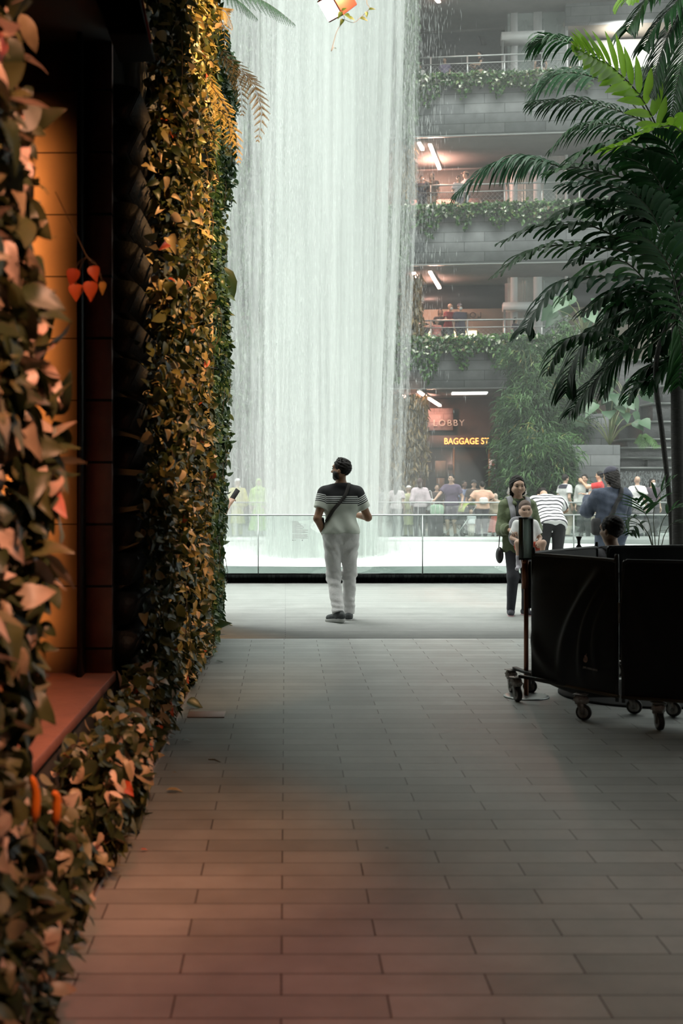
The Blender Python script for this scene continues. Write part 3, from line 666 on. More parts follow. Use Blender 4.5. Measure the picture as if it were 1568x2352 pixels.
# ================================================================== living wall on the left
M_TRAY = pm('black_tray', (.004, .0035, .003), (.007, .006, .005), rough=.55, scale=12, bump=.2)
def tray_local(ln):
    """a pocket tray: back at x=0, ribbed front leaning outward to the top; runs along +y"""
    b = MB(); prof = [(0, 0), (.07, 0), (.115, .09), (.135, .140), (.125, .158), (.085, .172), (.04, .178), (0, .178)]
    n = len(prof)
    V = [(x, y, z) for y in (0, ln) for x, z in prof]
    F = [tuple(range(n - 1, -1, -1))[::-1][::-1], tuple(range(n, 2 * n))] + [(i, (i + 1) % n, n + (i + 1) % n, n + i) for i in range(n)]
    b.add(V, F)
    return b
def ribs_local(ln):
    b = MB(); y = .02
    while y < ln - .01:
        b.bar((.076, y, .005), (.140, y, .142), .007, .012, up=(1, 0, -.5)); y += .028
    return b
proto = {}
def tray(x, y, z, ln, label, grp):
    t = thing('planter_tray', label, 'planter', (x, y, z), 0, grp)
    k = round(ln, 2)
    if k not in proto:
        proto[k] = (tray_local(ln).done('body', M_TRAY, t), ribs_local(ln).done('ribs', M_TRAY, t))
    else:
        for p in proto[k]:
            c = p.copy(); COL.objects.link(c); c.parent = t
    return t
for i in range(15):
    z = .50 + .217 * i
    tray(-.949, 6.53, z, 1.35, 'black ribbed planter tray just beyond the stone jamb, %s' % (ORD_[i] + (' of the stack' if i == 0 else ' from the bottom')), 'black trays beyond the stone jamb')
for i in range(16):
    z = .28 + .217 * i
    tray(-.949, 2.55, z, .85, 'black ribbed planter tray behind the blurred leaves near the camera, %s' % (ORD_[i] + (' of the stack' if i == 0 else ' from the bottom')), 'black trays near the camera')
# leaves
WARM = [(0, (.010, .018, .006)), (.35, (.03, .045, .012)), (.58, (.13, .12, .03)), (.75, (.34, .25, .09)), (.9, (.50, .36, .23)), (.97, (.58, .44, .34)), (1, (.38, .06, .02))]  # golden and peach stops carry the lamps' warm light in the leaf colour
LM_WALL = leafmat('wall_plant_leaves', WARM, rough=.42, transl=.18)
LM_NEAR = leafmat('near_wall_leaves', [(0, (.014, .024, .008)), (.40, (.035, .05, .014)), (.58, (.10, .10, .03)), (.72, (.30, .22, .13)), (.88, (.50, .35, .26)), (.97, (.62, .46, .36)), (1, (.38, .06, .02))], rough=.45, transl=.15)  # pale peach stops: lamp highlights put into the leaf colour
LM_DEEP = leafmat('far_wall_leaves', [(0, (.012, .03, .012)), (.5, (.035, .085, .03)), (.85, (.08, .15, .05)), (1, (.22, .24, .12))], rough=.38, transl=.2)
LM_VINE_DARK = leafmat('dark_vine_leaves', [(0, (.008, .02, .006)), (1, (.02, .045, .012))], rough=.5, transl=.15, spec=.2)
M_TWIG = pm('vine_twigs', (.10, .065, .03), (.05, .03, .015), rough=.7)
bulge = Noise(2, 1.6, 8, 21); clump = Noise(2, 5.5, 9, 4)
def wallfoliage(name, label, y0, y1, z0, z1, n, size, x_in, x_out, mat, tm=T_MID, top_extra=0., seed=0, gap=None, tipout=.55, shape=None, dens=None):
    y = rng.uniform(y0, y1, n); z = rng.uniform(z0, z1, n)
    c = clump(y, z); keep = rng.random(n) < np.clip(.60 + c * 1.2, .06, 1)
    if dens is not None: keep &= rng.random(n) < dens(y, z)
    y, z = y[keep], z[keep]; m = len(y)
    u = rng.random(m) ** .55
    out = x_out + .07 * bulge(y, z) + .03 * clump(y, z)
    if shape is not None: out = shape(y, z, out)
    x = x_in + (out - x_in) * u
    P = np.stack([x, y, z], 1)
    T = np.stack([rng.normal(.40, .55, m), rng.normal(-.15, .75, m), rng.normal(-.55, .65, m)], 1)
    Nn = np.stack([rng.normal(tipout, .55, m), rng.normal(-.3, .55, m), rng.normal(.6, .5, m)], 1)
    s = size * np.exp(rng.normal(0, .35, m)); s = np.clip(s, size * .45, size * 1.5)
    rn = np.clip(rng.beta(1.6, 1.9, m), 0, .985); rn[rng.random(m) < .006] = 1
    o = leaves(name, P, T, Nn, s, s * rng.uniform(.55, .95, m), tm, mat, rnd=rn, wild=.8)
    # twigs
    k = m // 14; b_ = []; 
    return tag(o, label, 'plants', kind='stuff')
def far_shape(y, z, out):
    o = out + .05 * np.clip((z - 3.2) / 1.5, 0, 1.4) + .05 * np.clip((y - 10.5) / 2, 0, 1)
    o = np.where(z < .5, o - .02 * (z < .25), o)
    return o
edge1 = Noise(1, 2.2, 6, 8)
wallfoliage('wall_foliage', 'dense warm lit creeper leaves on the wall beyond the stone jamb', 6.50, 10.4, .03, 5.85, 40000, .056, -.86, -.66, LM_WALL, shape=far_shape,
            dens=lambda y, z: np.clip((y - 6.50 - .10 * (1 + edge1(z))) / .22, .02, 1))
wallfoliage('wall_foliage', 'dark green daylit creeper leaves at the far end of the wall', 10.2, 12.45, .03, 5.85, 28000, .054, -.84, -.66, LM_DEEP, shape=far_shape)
# leaves round the end face
n = 6000; x = rng.uniform(-1.4, -.66, n); z = rng.uniform(.03, 6.0, n); y = 12.32 + rng.random(n) ** 1.5 * .2
o = leaves('wall_foliage', np.stack([x, y, z], 1), rdir(n, (0, .4, -.8), .5), rdir(n, (.2, .7, .7), .35), rng.uniform(.04, .09, n), rng.uniform(.035, .07, n), T_HEART, LM_DEEP)
tag(o, 'creeper leaves wrapping round the end of the wall facing the plaza', 'plants', kind='stuff')
near_e = Noise(1, 1.9, 6, 18)
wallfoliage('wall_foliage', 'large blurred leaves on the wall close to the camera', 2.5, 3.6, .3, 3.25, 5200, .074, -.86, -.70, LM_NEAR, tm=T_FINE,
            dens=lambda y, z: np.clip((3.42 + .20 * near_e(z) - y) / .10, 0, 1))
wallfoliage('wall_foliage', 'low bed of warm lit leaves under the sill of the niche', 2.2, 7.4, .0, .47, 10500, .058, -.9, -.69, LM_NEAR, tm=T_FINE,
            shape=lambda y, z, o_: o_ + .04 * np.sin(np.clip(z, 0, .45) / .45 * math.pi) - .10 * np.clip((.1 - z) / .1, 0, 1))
# stray stems looping between the leaves
b = MB()
for i in range(130):
    y = rng.uniform(2.8, 12.2)
    if y < 6.7 and (y > 3.7 or i % 4): continue
    z = rng.uniform(.4, 4.6); x = -.70 + rng.uniform(-.05, .08); l = rng.uniform(.12, .4)
    p = A(x, y, z); b.tube(spline([p, p + A(.05, rng.normal(0, .1), .04), p + A(.06, rng.normal(0, .18), -l * .6), p + A(.02, rng.normal(0, .2), -l)], 8), .0022, 4)
o = b.done('vine_stems', M_TWIG, None, True); tag(o, 'thin looping vine stems between the wall leaves', 'stems', kind='stuff')
# a dangling sprig with a few heart leaves, red lamp light put into their colour
LM_RED = leafmat('red_lit_leaves', [(0, (.42, .05, .015)), (.6, (.55, .10, .02)), (1, (.40, .22, .04))], rough=.5, transl=.35)
c0 = W(200, 590, 4.6)
sp = thing('hanging_sprig', 'sprig of red-lit heart leaves dangling before the dark frame of the niche', 'sprig', c0)
b = MB(); b.tube(spline([(-.12, -.02, .25), (-.03, 0, .06), (0, 0, 0), (.03, 0, -.03)], 10), .002, 5)
for dx, dz in ((-.05, -.05), (-.045, -.11), (.012, -.1), (.02, -.04), (.06, -.1)): b.tube(spline([(0, 0, 0), (dx * .6, .01, dz * .3), (dx, 0, dz)], 6), .0014, 4)
b.done('stem', M_TWIG, sp, True)
dx = [(-.05, -.05), (-.045, -.11), (.012, -.1), (.02, -.04), (.06, -.1)]
leaves('leaf_cluster', np.array([(a_, 0, c_) for a_, c_ in dx]), np.array([(-.2, -.1, -1.), (.05, -.1, -1), (.05, -.1, -1), (.35, -.1, -1), (0, 0, -1)]), np.tile(A(.2, -1, .2), (5, 1)), A(.07, .065, .075, .06, .05), A(.055, .06, .06, .05, .03), T_HEART, LM_RED, sp, A(.1, .5, .3, .2, .95))
# orange flowers low on the near bed
for i, (px, py, Y, lab) in enumerate(((80, 1830, 3.0, 'taller orange flower spike low among the near leaves'), (128, 1838, 3.1, 'shorter orange flower spike low among the near leaves'))):
    p = W(px, py + 40, Y); f = thing('orange_flower', lab, 'flower', p, 0, 'orange flowers in the near bed')
    b = MB(); b.tube(spline([(0, 0, -.02), (.003, 0, .05), (-.006, -.01, .10 - .03 * i)], 8), [.004, .011, .012, .012, .011, .01, .008, .003], 8); b.done('bloom', pm('orange_petal', (.75, .22, .01), (.65, .12, .01), rough=.5), f, True)
    b = MB(); b.tube([(0, 0, -.1), (0, 0, -.02)], .003, 5); b.done('stem', M_TWIG, f)
# pebbles between the leaves and the paving
n = 2600; P = np.stack([rng.uniform(-.93, -.70, n), rng.uniform(1.9, 11.2, n), rng.uniform(-.03, -.008, n)], 1)
bm = bmesh.new(); bmesh.ops.create_icosphere(bm, subdivisions=1, radius=1); tv = np.array([v.co[:] for v in bm.verts]); tf = np.array([[v.index for v in f.verts] for f in bm.faces]); bm.free()
S = rng.uniform(.010, .024, (n, 1, 1)) * np.array([1, 1, .6]) * rng.uniform(.8, 1.2, (n, 1, 3))
V = P[:, None] + tv[None] * S
o = obj('pebbles', V.reshape(-1, 3), (tf[None] + len(tv) * np.arange(n)[:, None, None]).reshape(-1, 3), pm('pebble_stone', (.055, .04, .036), (.10, .07, .06), rough=.5, scale=20)); tag(o, 'dark pebbles strip between the leaves and the paving', 'pebbles', kind='stuff')
# ------------------------------------------------------------------ ferns
LM_FERN = leafmat('fern_green', [(0, (.02, .06, .02)), (1, (.06, .14, .05))], rough=.5, transl=.3)
LM_FERN_P = leafmat('planter_fern', [(0, (.05, .14, .03)), (1, (.10, .24, .05))], rough=.5, transl=.3)
LM_FERNB = leafmat('fern_bronze', [(0, (.13, .11, .06)), (1, (.26, .21, .11))], rough=.55, transl=.3)
LM_FERNG = leafmat('fern_gold', [(0, (.22, .17, .04)), (1, (.42, .27, .10))], rough=.5, transl=.3)
def fern_frond(pts, wid, n, mat, parent, up=A(0, 0, 1), droop=.25, off=None, name='frond', pw=.17, ang=.55):
    """pinnate frond: pinnae each carrying its own row of small leaflets"""
    pts = np.asarray(pts, float)
    if off is not None: pts = pts - off
    C = spline(pts, n); Tn = np.gradient(C, axis=0); P = []; T = []; N_ = []; Ln = []; Wd = []
    for i in range(1, n):
        t = unit(Tn[i]); sd = unit(np.cross(t, up)); f = i / n; ln = wid * math.sin(math.pi * min(1, .12 + f * .9)) ** .8
        for sg in (-1, 1):
            d = unit(sd * sg + t * ang - A(0, 0, droop)); m = max(4, int(ln / (.011)))
            q = np.arange(1, m + 1) / (m + .5)
            c = C[i] + d * ln * q[:, None] - A(0, 0, 1) * droop * .35 * ln * (q ** 2)[:, None]
            w2 = ln * pw * (1 - q) ** .7 + .004
            for s2 in (-1, 1):
                P.append(c); T.append(np.tile(unit(t * s2 + d * .5), (m, 1))); N_.append(np.tile(unit(np.cross(d, t) * sg), (m, 1))); Ln.append(w2 * 1.15); Wd.append(np.full(m, .0085))
    P = np.concatenate(P)
    o = leaves(name, P, np.concatenate(T), np.concatenate(N_), np.concatenate(Ln), np.concatenate(Wd), T_NARROW, mat, parent, np.full(len(P), rng.random()))
    b = MB(); b.tube(C, np.linspace(.0035, .0012, n), 5); b.done('midrib', M_TWIG, o, True)
    return o
f0 = W(470, -30, 11.8)
ft = thing('fern', 'green fern arching out from the top of the leafy wall', 'fern', f0)
fern_frond([W(480, -40, 11.8), W(540, -22, 11.7), W(600, 0, 11.6), W(640, 25, 11.55), W(676, 55, 11.5)], .19, 22, LM_FERN, ft, off=f0, droop=.5)
fern_frond([W(480, -50, 11.9), W(525, -15, 12.), W(560, 12, 12), W(590, 42, 12)], .15, 18, LM_FERN, ft, off=f0, droop=.4)
f0 = W(505, 140, 10.9)
ft = thing('fern', 'pale bronze fern hanging out over the edge of the leafy wall', 'fern', f0)
fern_frond([W(505, 110, 10.9), W(545, 150, 10.8), W(580, 195, 10.75), W(600, 255, 10.7), W(592, 322, 10.7)], .13, 18, LM_FERNB, ft, off=f0, up=A(.2, -1, .3), droop=.3)
fern_frond([W(508, 125, 11), W(535, 165, 11), W(552, 205, 11), W(556, 262, 11)], .11, 15, LM_FERNB, ft, off=f0, up=A(.2, -1, .3), droop=.3)
fern_frond([W(515, 130, 10.8), W(560, 170, 10.7), W(583, 190, 10.7), W(604, 262, 10.7)], .07, 12, LM_FERNB, ft, off=f0, up=A(.2, -1, .3), droop=.3)
f0 = W(470, 190, 9.6)
ft = thing('fern', 'golden lit ferns drooping from the upper wall leaves', 'fern', f0)
for q in ([(470, 150), (490, 200), (505, 260), (508, 330)], [(480, 190), (515, 240), (538, 300), (548, 370)], [(455, 60), (490, 30), (512, 55), (516, 110)], [(440, 240), (470, 270), (490, 320), (492, 380)], [(480, 230), (520, 270), (530, 320), (526, 350)], [(450, 10), (500, 20), (520, 30), (534, 62)]):
    fern_frond([W(x_, y_, 9.6 + rng.uniform(-.3, .3)) for x_, y_ in q], .10, 15, LM_FERNG, ft, off=f0, up=A(.3, -1, .3), droop=.35)
f0 = W(365, 430, 7.6)
ft = thing('fern', 'small yellow green fern spray beside the black trays', 'fern', f0)
for q in ([(345, 395), (375, 425), (405, 450), (432, 458)], [(350, 410), (372, 450), (392, 480), (410, 510)]):
    fern_frond([W(x_, y_, 7.5) for x_, y_ in q], .08, 13, LM_FERNG, ft, off=f0, up=A(.3, -1, .3), droop=.2)
# broad dark leaf blades standing out of the far end of the wall
p0 = W(512, 612, 11.7); bl = thing('broad_leaf', 'broad dark green leaf hanging off the far edge of the wall', 'leaf', p0)
leaves('blade', np.array([(0, 0, 0.)]), np.array([(.45, 0, -1.)]), np.array([(.5, -.9, .2)]), A(.34), A(.17), T_BLADE, LM_DEEP, bl, A(.3))
b = MB(); b.tube([(-.06, 0, .05), (0, 0, 0)], .004, 5); b.done('stem', M_TWIG, bl)
# ------------------------------------------------------------------ lamp hood over the niche and hanging ceiling spotlight
h0 = W(300, 40, 6.0)
hd = thing('lamp_hood', 'dark metal hood hanging over the stone niche at the top', 'lamp', h0)
b = MB(); prof = [W(205, -60, 6.0), W(228, 20, 6.0), W(248, 62, 6.0), W(258, 100, 6.0), W(345, 98, 6.0), W(330, 40, 6.0), W(312, -60, 6.0)]
V = [p + A(0, d, 0) for d in (-.12, .28) for p in prof]; nP = len(prof)
b.add(V, [tuple(range(nP)), tuple(range(2 * nP - 1, nP - 1, -1))] + [((i + 1) % nP, i, nP + i, nP + (i + 1) % nP) for i in range(nP)])
b.done('housing', pm('hood_metal', (.003, .0025, .002), rough=.8, spec=.05), hd, off=h0, bevel=.01)
b = MB(); b.bar(W(347, 99, 5.86), W(314, -58, 5.86), .012, .02); b.done('edge_trim', pm('red_edge', (.30, .06, .04), rough=.4), hd, off=h0)
Ysp = 8.4; s0 = W(763, 15, Ysp)
sp = thing('spotlight', 'square red-edged spotlight hanging at the top before the waterfall', 'lamp', s0)
dirn = unit(A(-.62, -.42, -.62))
M_SPOTG = emis('spot_glass', (1, .93, .86), 9.)
M_REDM = pm('spot_red_housing', (.075, .012, .015), (.05, .009, .011), rough=.45)
u_ = unit(np.cross(dirn, A(0, 0, 1))); v_ = np.cross(u_, dirn)
def sb(b, w, h, d0, d1, mat_i=0):
    b.hexa([u_ * i * w + v_ * j * h + dirn * d for d in (d0, d1) for i, j in ((-1, -1), (1, -1), (1, 1), (-1, 1))])
b = MB(); sb(b, .085, .085, -.14, .03); b.done('housing', M_REDM, sp, bevel=.006)
b = MB(); sb(b, .073, .073, .031, .036); b.done('lens', M_SPOTG, sp)
b = MB(); b.tube([(0, 0, .06), (0, 0, 6.04 - s0[2])], .012, 8); b.done('hanger', M_BLACK, sp)
# vine hanging from the spotlight
v0 = W(785, 20, 8.35); hv = thing('hanging_vine', 'thin vine with dark leaves trailing from the spotlight', 'vine', v0)
Yv = 8.33
b = MB()
b.tube(spline([W(783, 22, Yv), W(791, 45, Yv), W(775, 68, Yv), W(765, 100, Yv), W(760, 118, Yv), W(766, 108, Yv)], 18) - v0, .0018, 5)
b.tube(spline([W(791, 45, Yv), W(812, 52, Yv), W(830, 38, Yv), W(848, 20, Yv), W(842, 8, Yv), W(843, -8, Yv)], 18) - v0, .0016, 5)
b.done('stem', M_TWIG, hv, True)
lp = [(783, 28, -.5, -1, .055), (793, 33, .3, -.3, .06), (800, 40, 1, -.35, .05), (788, 45, -.6, -1, .05), (828, 42, 1, -.3, .055), (841, 28, .1, -1, .04), (848, 22, 1, .1, .045), (768, 111, 1, 0, .016), (786, 24, .8, .5, .04)]
leaves('leaf_cluster', np.array([W(x_, y_, Yv - .01) - v0 for x_, y_, *_ in lp]), np.array([(a_, -.2, c_) for _, _, a_, c_, _ in lp]), np.tile(A(.1, -.9, .5), (len(lp), 1)), np.array([l[4] for l in lp]), np.array([l[4] * .62 for l in lp]), T_HEART, LM_VINE_DARK, hv)
# ------------------------------------------------------------------ fallen leaves and a drain plate on the paving
def fallen(px, py, ln, ang, mat_, label, tm=T_BLADE, lift=.012, wr=.45, rn=.6):
    p = W(px, py, CZ * FP / (py - CY)); p[2] = lift
    o = leaves('fallen_leaf', np.array([(0, 0, 0.)]), np.array([(math.cos(ang), math.sin(ang), .05)]), np.array([(0.1, -.1, 1.)]), A(ln), A(ln * wr), tm, mat_, rnd=A(rn))
    o.location = p; return tag(o, label, 'leaf', 'fallen leaves on the paving')
fallen(382, 1820, .085, .1, LM_FERNG, 'curled yellow fallen leaf on the red-lit paving')
fallen(323, 1958, .03, .3, LM_RED, 'tiny orange fallen leaf below the curled yellow one', rn=.5)
fallen(396, 1779, .025, .2, LM_FERNG, 'tiny pale fallen leaf above the curled yellow one')
fallen(478, 1751, .085, 0, LM_FERNB, 'dark dry twig-like leaf lying away from the bed', T_NARROW, wr=.1, rn=0)
fallen(416, 1705, .06, .2, LM_DEEP, 'small dark fallen leaf close to the edge strip', rn=.1)
fallen(884, 1955, .02, .2, LM_DEEP, 'tiny dark speck of leaf alone in the middle of the paving', rn=0)
fallen(495, 1522, .07, .3, LM_DEEP, 'dark fallen leaf by the wall near the plaza', rn=0)
fallen(512, 1437, .12, .05, LM_FERNB, 'dry brown leaf beside the foot of the far wall end', rn=.7)
p = W(118, 2330, CZ * FP / (2330 - CY)); o = leaves('fallen_leaf', np.array([(0, 0, 0.)]), np.array([(.2, -.1, -1.)]), np.array([(.3, -1., .2)]), A(.09), A(.07), T_HEART, LM_DEEP, rnd=A(.1)); o.location = p + A(0, 0, .1)
tag(o, 'dark round leaf overhanging the edge strip closest to the camera', 'leaf')
p = W(432, 1622, 7.85); o = leaves('fallen_leaf', np.array([(0, 0, 0.)]), np.array([(1., -.2, -.35)]), np.array([(.2, -.7, .8)]), A(.12), A(.085), T_HEART, LM_DEEP, rnd=A(.1)); o.location = p + A(0, 0, .03)
tag(o, 'dark heart leaf poking out of the bed above the drain plate', 'leaf')
p = W(500, 1440, 11.6); o = leaves('fallen_leaf', np.array([(0, 0, 0.)]), np.array([(.9, -.2, .35)]), np.array([(-.5, -.7, .6)]), A(.16), A(.11), T_HEART, LM_DEEP, rnd=A(.15)); o.location = (-.68, 11.55, .09)
tag(o, 'large dark leaf lying against the foot of the wall end', 'leaf')
b = MB(); b.box(0, .24, 0, .19, 0, .006); o = b.done('drain_cover', pm('drain_plate', (.16, .10, .09), (.2, .13, .11), rough=.5, scale=10), bevel=.002); o.location = (-.63, 7.52, 0); tag(o, 'reddish rectangular cover plate set in the paving by the bed', 'drain cover')

# ferns on the stone planter across the pool  (planter fern)
for px_, py_, Y_, fr_l, lab in ((1300, 1028, 35.0, [(1262, 1040), (1246, 1075), (1250, 1105)], 'large green fern drooping beside the grey stone planter'), (1345, 1018, 35.6, [(1310, 1000), (1280, 1000), (1255, 1010)], 'fern fronds spreading over the back of the grey stone planter'), (1455, 1020, 35.9, [(1475, 1000), (1490, 1012), (1500, 1030)], 'small fern at the right end of the grey stone planter')):
    f0 = W(px_, py_, Y_); ft = thing('fern', lab, 'fern', f0)
    for j in range(5):
        dx_ = rng.uniform(-14, 18); fern_frond([f0] + [W(x_ + dx_ * (i + 1) * .6, y_ + rng.uniform(-8, 8), Y_ - .2 * i) for i, (x_, y_) in enumerate(fr_l)], .30, 16, LM_FERN_P, ft, off=f0, droop=.4, pw=.12)
# ================================================================== palms on the right
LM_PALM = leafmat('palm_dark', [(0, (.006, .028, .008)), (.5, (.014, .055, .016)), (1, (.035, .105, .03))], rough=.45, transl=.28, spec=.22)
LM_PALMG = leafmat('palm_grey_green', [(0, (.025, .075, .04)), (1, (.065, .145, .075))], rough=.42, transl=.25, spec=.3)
LM_PALMB = leafmat('palm_backlit', [(0, (.13, .28, .02)), (1, (.24, .42, .04))], rough=.38, transl=.55)
M_TRUNK = pm('palm_trunk', (.012, .012, .010), (.022, .02, .017), rough=.7, scale=4, bump=.4, stretch=(1, 1, 5))
M_RACH = pm('palm_rachis', (.03, .045, .02), (.05, .06, .025), rough=.5)
def palm_frond(parent, off, pts, ln, n, wid, mat, droop=.8, ang=.75, up=A(0, 0, 1), style='pinnate', start=.12, seed=None, sides=(-1, 1), jag=False, rr=.011, lift=0., rn=None):
    """rachis through pts (root -> tip); leaflets with mid fold that bend down along their length"""
    pts = np.asarray(pts, float) - off; m = n
    C = spline(pts, max(m, 12)); m = len(C); Tn = np.gradient(C, axis=0); V = []; Fa = []; R = []; nv = 0
    K = 6
    base_r = rng.random() if rn is None else rn
    for i in range(m):
        f = i / (m - 1)
        if f < start: continue
        t = unit(Tn[i]); sd = np.cross(t, up)
        if np.linalg.norm(sd) < .1: sd = np.cross(t, A(0, 1, 0))
        sd = unit(sd); nu = unit(np.cross(sd, t))
        prof = (math.sin(math.pi * (.18 + .80 * ((f - start) / (1 - start)))) ** .55)
        for sg in sides:
            l = ln * prof * rng.uniform(.9, 1.08); a_ = ang * (1 - .35 * f) + (.5 * f) + rng.normal(0, .05)
            d = unit(sd * sg * math.cos(a_ * .9) + t * math.sin(a_ * .9 + .1) + nu * (.22 + lift) + rng.normal(0, .05, 3))
            P = [C[i]]; dd = d.copy()
            for k in range(K):
                dd = unit(dd - A(0, 0, 1) * droop * (.09 + .09 * k / K * 2) * (.35 + .65 * prof)); P.append(P[-1] + dd * l / K)
            P = np.array(P); td = np.gradient(P, axis=0)
            if style == 'fish': ws = np.array([.30, .55, .85, 1., 1.05, .95, .55]) * wid * (.35 + .65 * prof)
            else: ws = np.array([.45, .85, 1., .95, .8, .5, .06]) * wid
            rv = np.clip(base_r + rng.normal(0, .15), 0, 1)
            for k in range(K + 1):
                s2 = np.cross(unit(td[k]), nu + A(0, 0, .4)); s2 = unit(s2) if np.linalg.norm(s2) > .05 else sd
                n2 = unit(np.cross(s2, unit(td[k]))); w = ws[k] / 2
                jg = (rng.uniform(-.25, .25) * l / K if (style == 'fish' and k == K) else 0)
                V += [P[k] - s2 * w + n2 * w * .35 + td[k] * jg / max(np.linalg.norm(td[k]), 1e-6), P[k], P[k] + s2 * w + n2 * w * .35 - td[k] * jg / max(np.linalg.norm(td[k]), 1e-6)]
                R += [rv] * 3
                if k < K:
                    q = nv + 3 * k; Fa += [(q, q + 1, q + 4, q + 3), (q + 1, q + 2, q + 5, q + 4)]
            nv += 3 * (K + 1)
    o = obj('frond', V, np.array(Fa), mat, parent, attr={'rnd': R})
    b = MB(); b.tube(C, np.linspace(rr, rr * .25, m), 6); b.done('rachis', M_RACH, o, True)
    return o
def PP(L_, Y0, Y1=None):
    Y1 = Y0 if Y1 is None else Y1; n = len(L_)
    return [W(x, y, Y0 + (Y1 - Y0) * i / (n - 1)) for i, (x, y) in enumerate(L_)]
def trunk(parent, off, pts, r0, r1, name='trunk', n=24):
    C = spline(np.asarray(pts) - off, n); r = np.linspace(r0, r1, n); r = r * (1 + .05 * (np.arange(n) % 3 == 0))
    b = MB(); b.tube(C, r, 12); return b.done(name, M_TRUNK, parent, True)
# big palm: thick trunk at the frame's right edge
g1 = A(XatY(1556, 12.2), 12.2, 0)
p1 = thing('palm_tree', 'tall dark palm whose thick trunk stands behind the black barriers', 'palm tree', g1)
crown1 = W(1562, 420, 12.0)
trunk(p1, g1, [g1, g1 + A(.02, 0, 1.0), W(1555, 860, 12.2), W(1560, 620, 12.1), crown1], .085, .05)
D = 12.0
fr = lambda *a, **k: palm_frond(p1, g1, *a, **k)
# bright frond, its backlit glow put into the leaf colour
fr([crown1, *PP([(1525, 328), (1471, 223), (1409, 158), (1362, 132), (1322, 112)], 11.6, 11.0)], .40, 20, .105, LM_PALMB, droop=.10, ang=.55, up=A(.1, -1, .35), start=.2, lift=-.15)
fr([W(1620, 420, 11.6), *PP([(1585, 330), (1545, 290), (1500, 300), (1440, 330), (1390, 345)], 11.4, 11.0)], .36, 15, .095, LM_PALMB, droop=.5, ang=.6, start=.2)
# arching fronds towards the fall
fr([crown1, *PP([(1480, 250), (1400, 150), (1333, 107), (1282, 90), (1250, 88), (1222, 103)], 12.2, 12.4)], .42, 44, .030, LM_PALM, droop=1.7, ang=.6, start=.35)
fr([crown1, *PP([(1470, 260), (1400, 195), (1345, 172), (1290, 168), (1250, 190), (1224, 232)], 12.6, 12.8)], .46, 34, .05, LM_PALMG, droop=1.5, ang=.5, start=.4, rn=.8)
fr([crown1, *PP([(1500, 300), (1430, 258), (1350, 236), (1290, 233), (1218, 238)], 12.4, 12.6)], .45, 40, .034, LM_PALM, droop=1.6, ang=.55, start=.25, rn=.1)
fr([crown1, *PP([(1480, 330), (1420, 290), (1360, 285), (1310, 300), (1270, 340)], 12.0, 12.0)], .40, 36, .034, LM_PALM, droop=1.5, ang=.55, start=.25, rn=.3)
fr([W(1570, 520, 12.2), *PP([(1420, 440), (1330, 400), (1268, 377), (1217, 364), (1174, 366), (1109, 392), (1044, 452)], 11.8, 12.2)], .46, 56, .036, LM_PALMG, droop=1.9, ang=.5, start=.38, rn=.35)
# broad fishtail leaflets in the middle
for q, Y, kw in (
    ([(1570, 560), (1449, 556), (1362, 520), (1311, 516), (1232, 520), (1152, 556)], 11.2, dict(ln=.30, n=17, wid=.085, mat=LM_PALM, droop=1.3)),
    ([(1560, 600), (1420, 575), (1330, 562), (1254, 567), (1203, 585), (1140, 632)], 11.0, dict(ln=.28, n=18, wid=.07, mat=LM_PALM, droop=1.2)),
    ([(1560, 640), (1470, 640), (1368, 636), (1280, 654), (1220, 731), (1208, 757)], 10.8, dict(ln=.30, n=16, wid=.085, mat=LM_PALMG, droop=1.5)),
    ([(1570, 720), (1473, 803), (1398, 767), (1339, 770), (1291, 791), (1258, 852)], 10.8, dict(ln=.30, n=17, wid=.07, mat=LM_PALM, droop=1.5)),
    ([(1570, 480), (1460, 420), (1380, 395), (1320, 385), (1265, 395)], 11.5, dict(ln=.30, n=16, wid=.085, mat=LM_PALM, droop=1.2)),
    ([(1570, 400), (1500, 350), (1420, 330), (1350, 345), (1300, 380)], 11.6, dict(ln=.30, n=16, wid=.08, mat=LM_PALM, droop=1.2)),
    ([(1575, 520), (1480, 500), (1400, 470), (1330, 470), (1270, 500)], 11.7, dict(ln=.32, n=15, wid=.09, mat=LM_PALM, droop=1.4)),
    ([(1575, 560), (1500, 470), (1420, 430), (1350, 420), (1290, 425)], 11.3, dict(ln=.26, n=14, wid=.09, mat=LM_PALMG, droop=1.3)),
    ([(1575, 640), (1500, 580), (1440, 545), (1370, 560), (1320, 600)], 11.6, dict(ln=.34, n=15, wid=.09, mat=LM_PALM, droop=1.4)),
    ([(1580, 700), (1500, 660), (1430, 600), (1350, 620), (1290, 690)], 11.9, dict(ln=.34, n=16, wid=.085, mat=LM_PALM, droop=1.4)),
    ([(1580, 760), (1520, 690), (1450, 660), (1390, 680), (1340, 720)], 11.7, dict(ln=.32, n=15, wid=.08, mat=LM_PALM, droop=1.4)),
    ([(1580, 560), (1545, 500), (1520, 430), (1480, 380), (1430, 360)], 11.1, dict(ln=.32, n=16, wid=.085, mat=LM_PALM, droop=1.1)),
    ([(1580, 660), (1545, 600), (1520, 540), (1490, 480), (1450, 440)], 10.9, dict(ln=.30, n=16, wid=.075, mat=LM_PALMG, droop=1.1)),
    ([(1590, 780), (1560, 700), (1540, 620), (1500, 560), (1460, 540)], 10.7, dict(ln=.32, n=16, wid=.07, mat=LM_PALM, droop=1.1)),
    ([(1600, 520), (1575, 440), (1555, 370), (1530, 330), (1500, 310)], 10.9, dict(ln=.32, n=16, wid=.07, mat=LM_PALM, droop=1.0)),
):
    fr(PP(q, Y + .3, Y), kw['ln'] * 1.25, int(kw['n'] * 1.25), kw['wid'] * .82, kw['mat'], droop=kw['droop'] * .85, ang=.6, style='fish', start=.1)
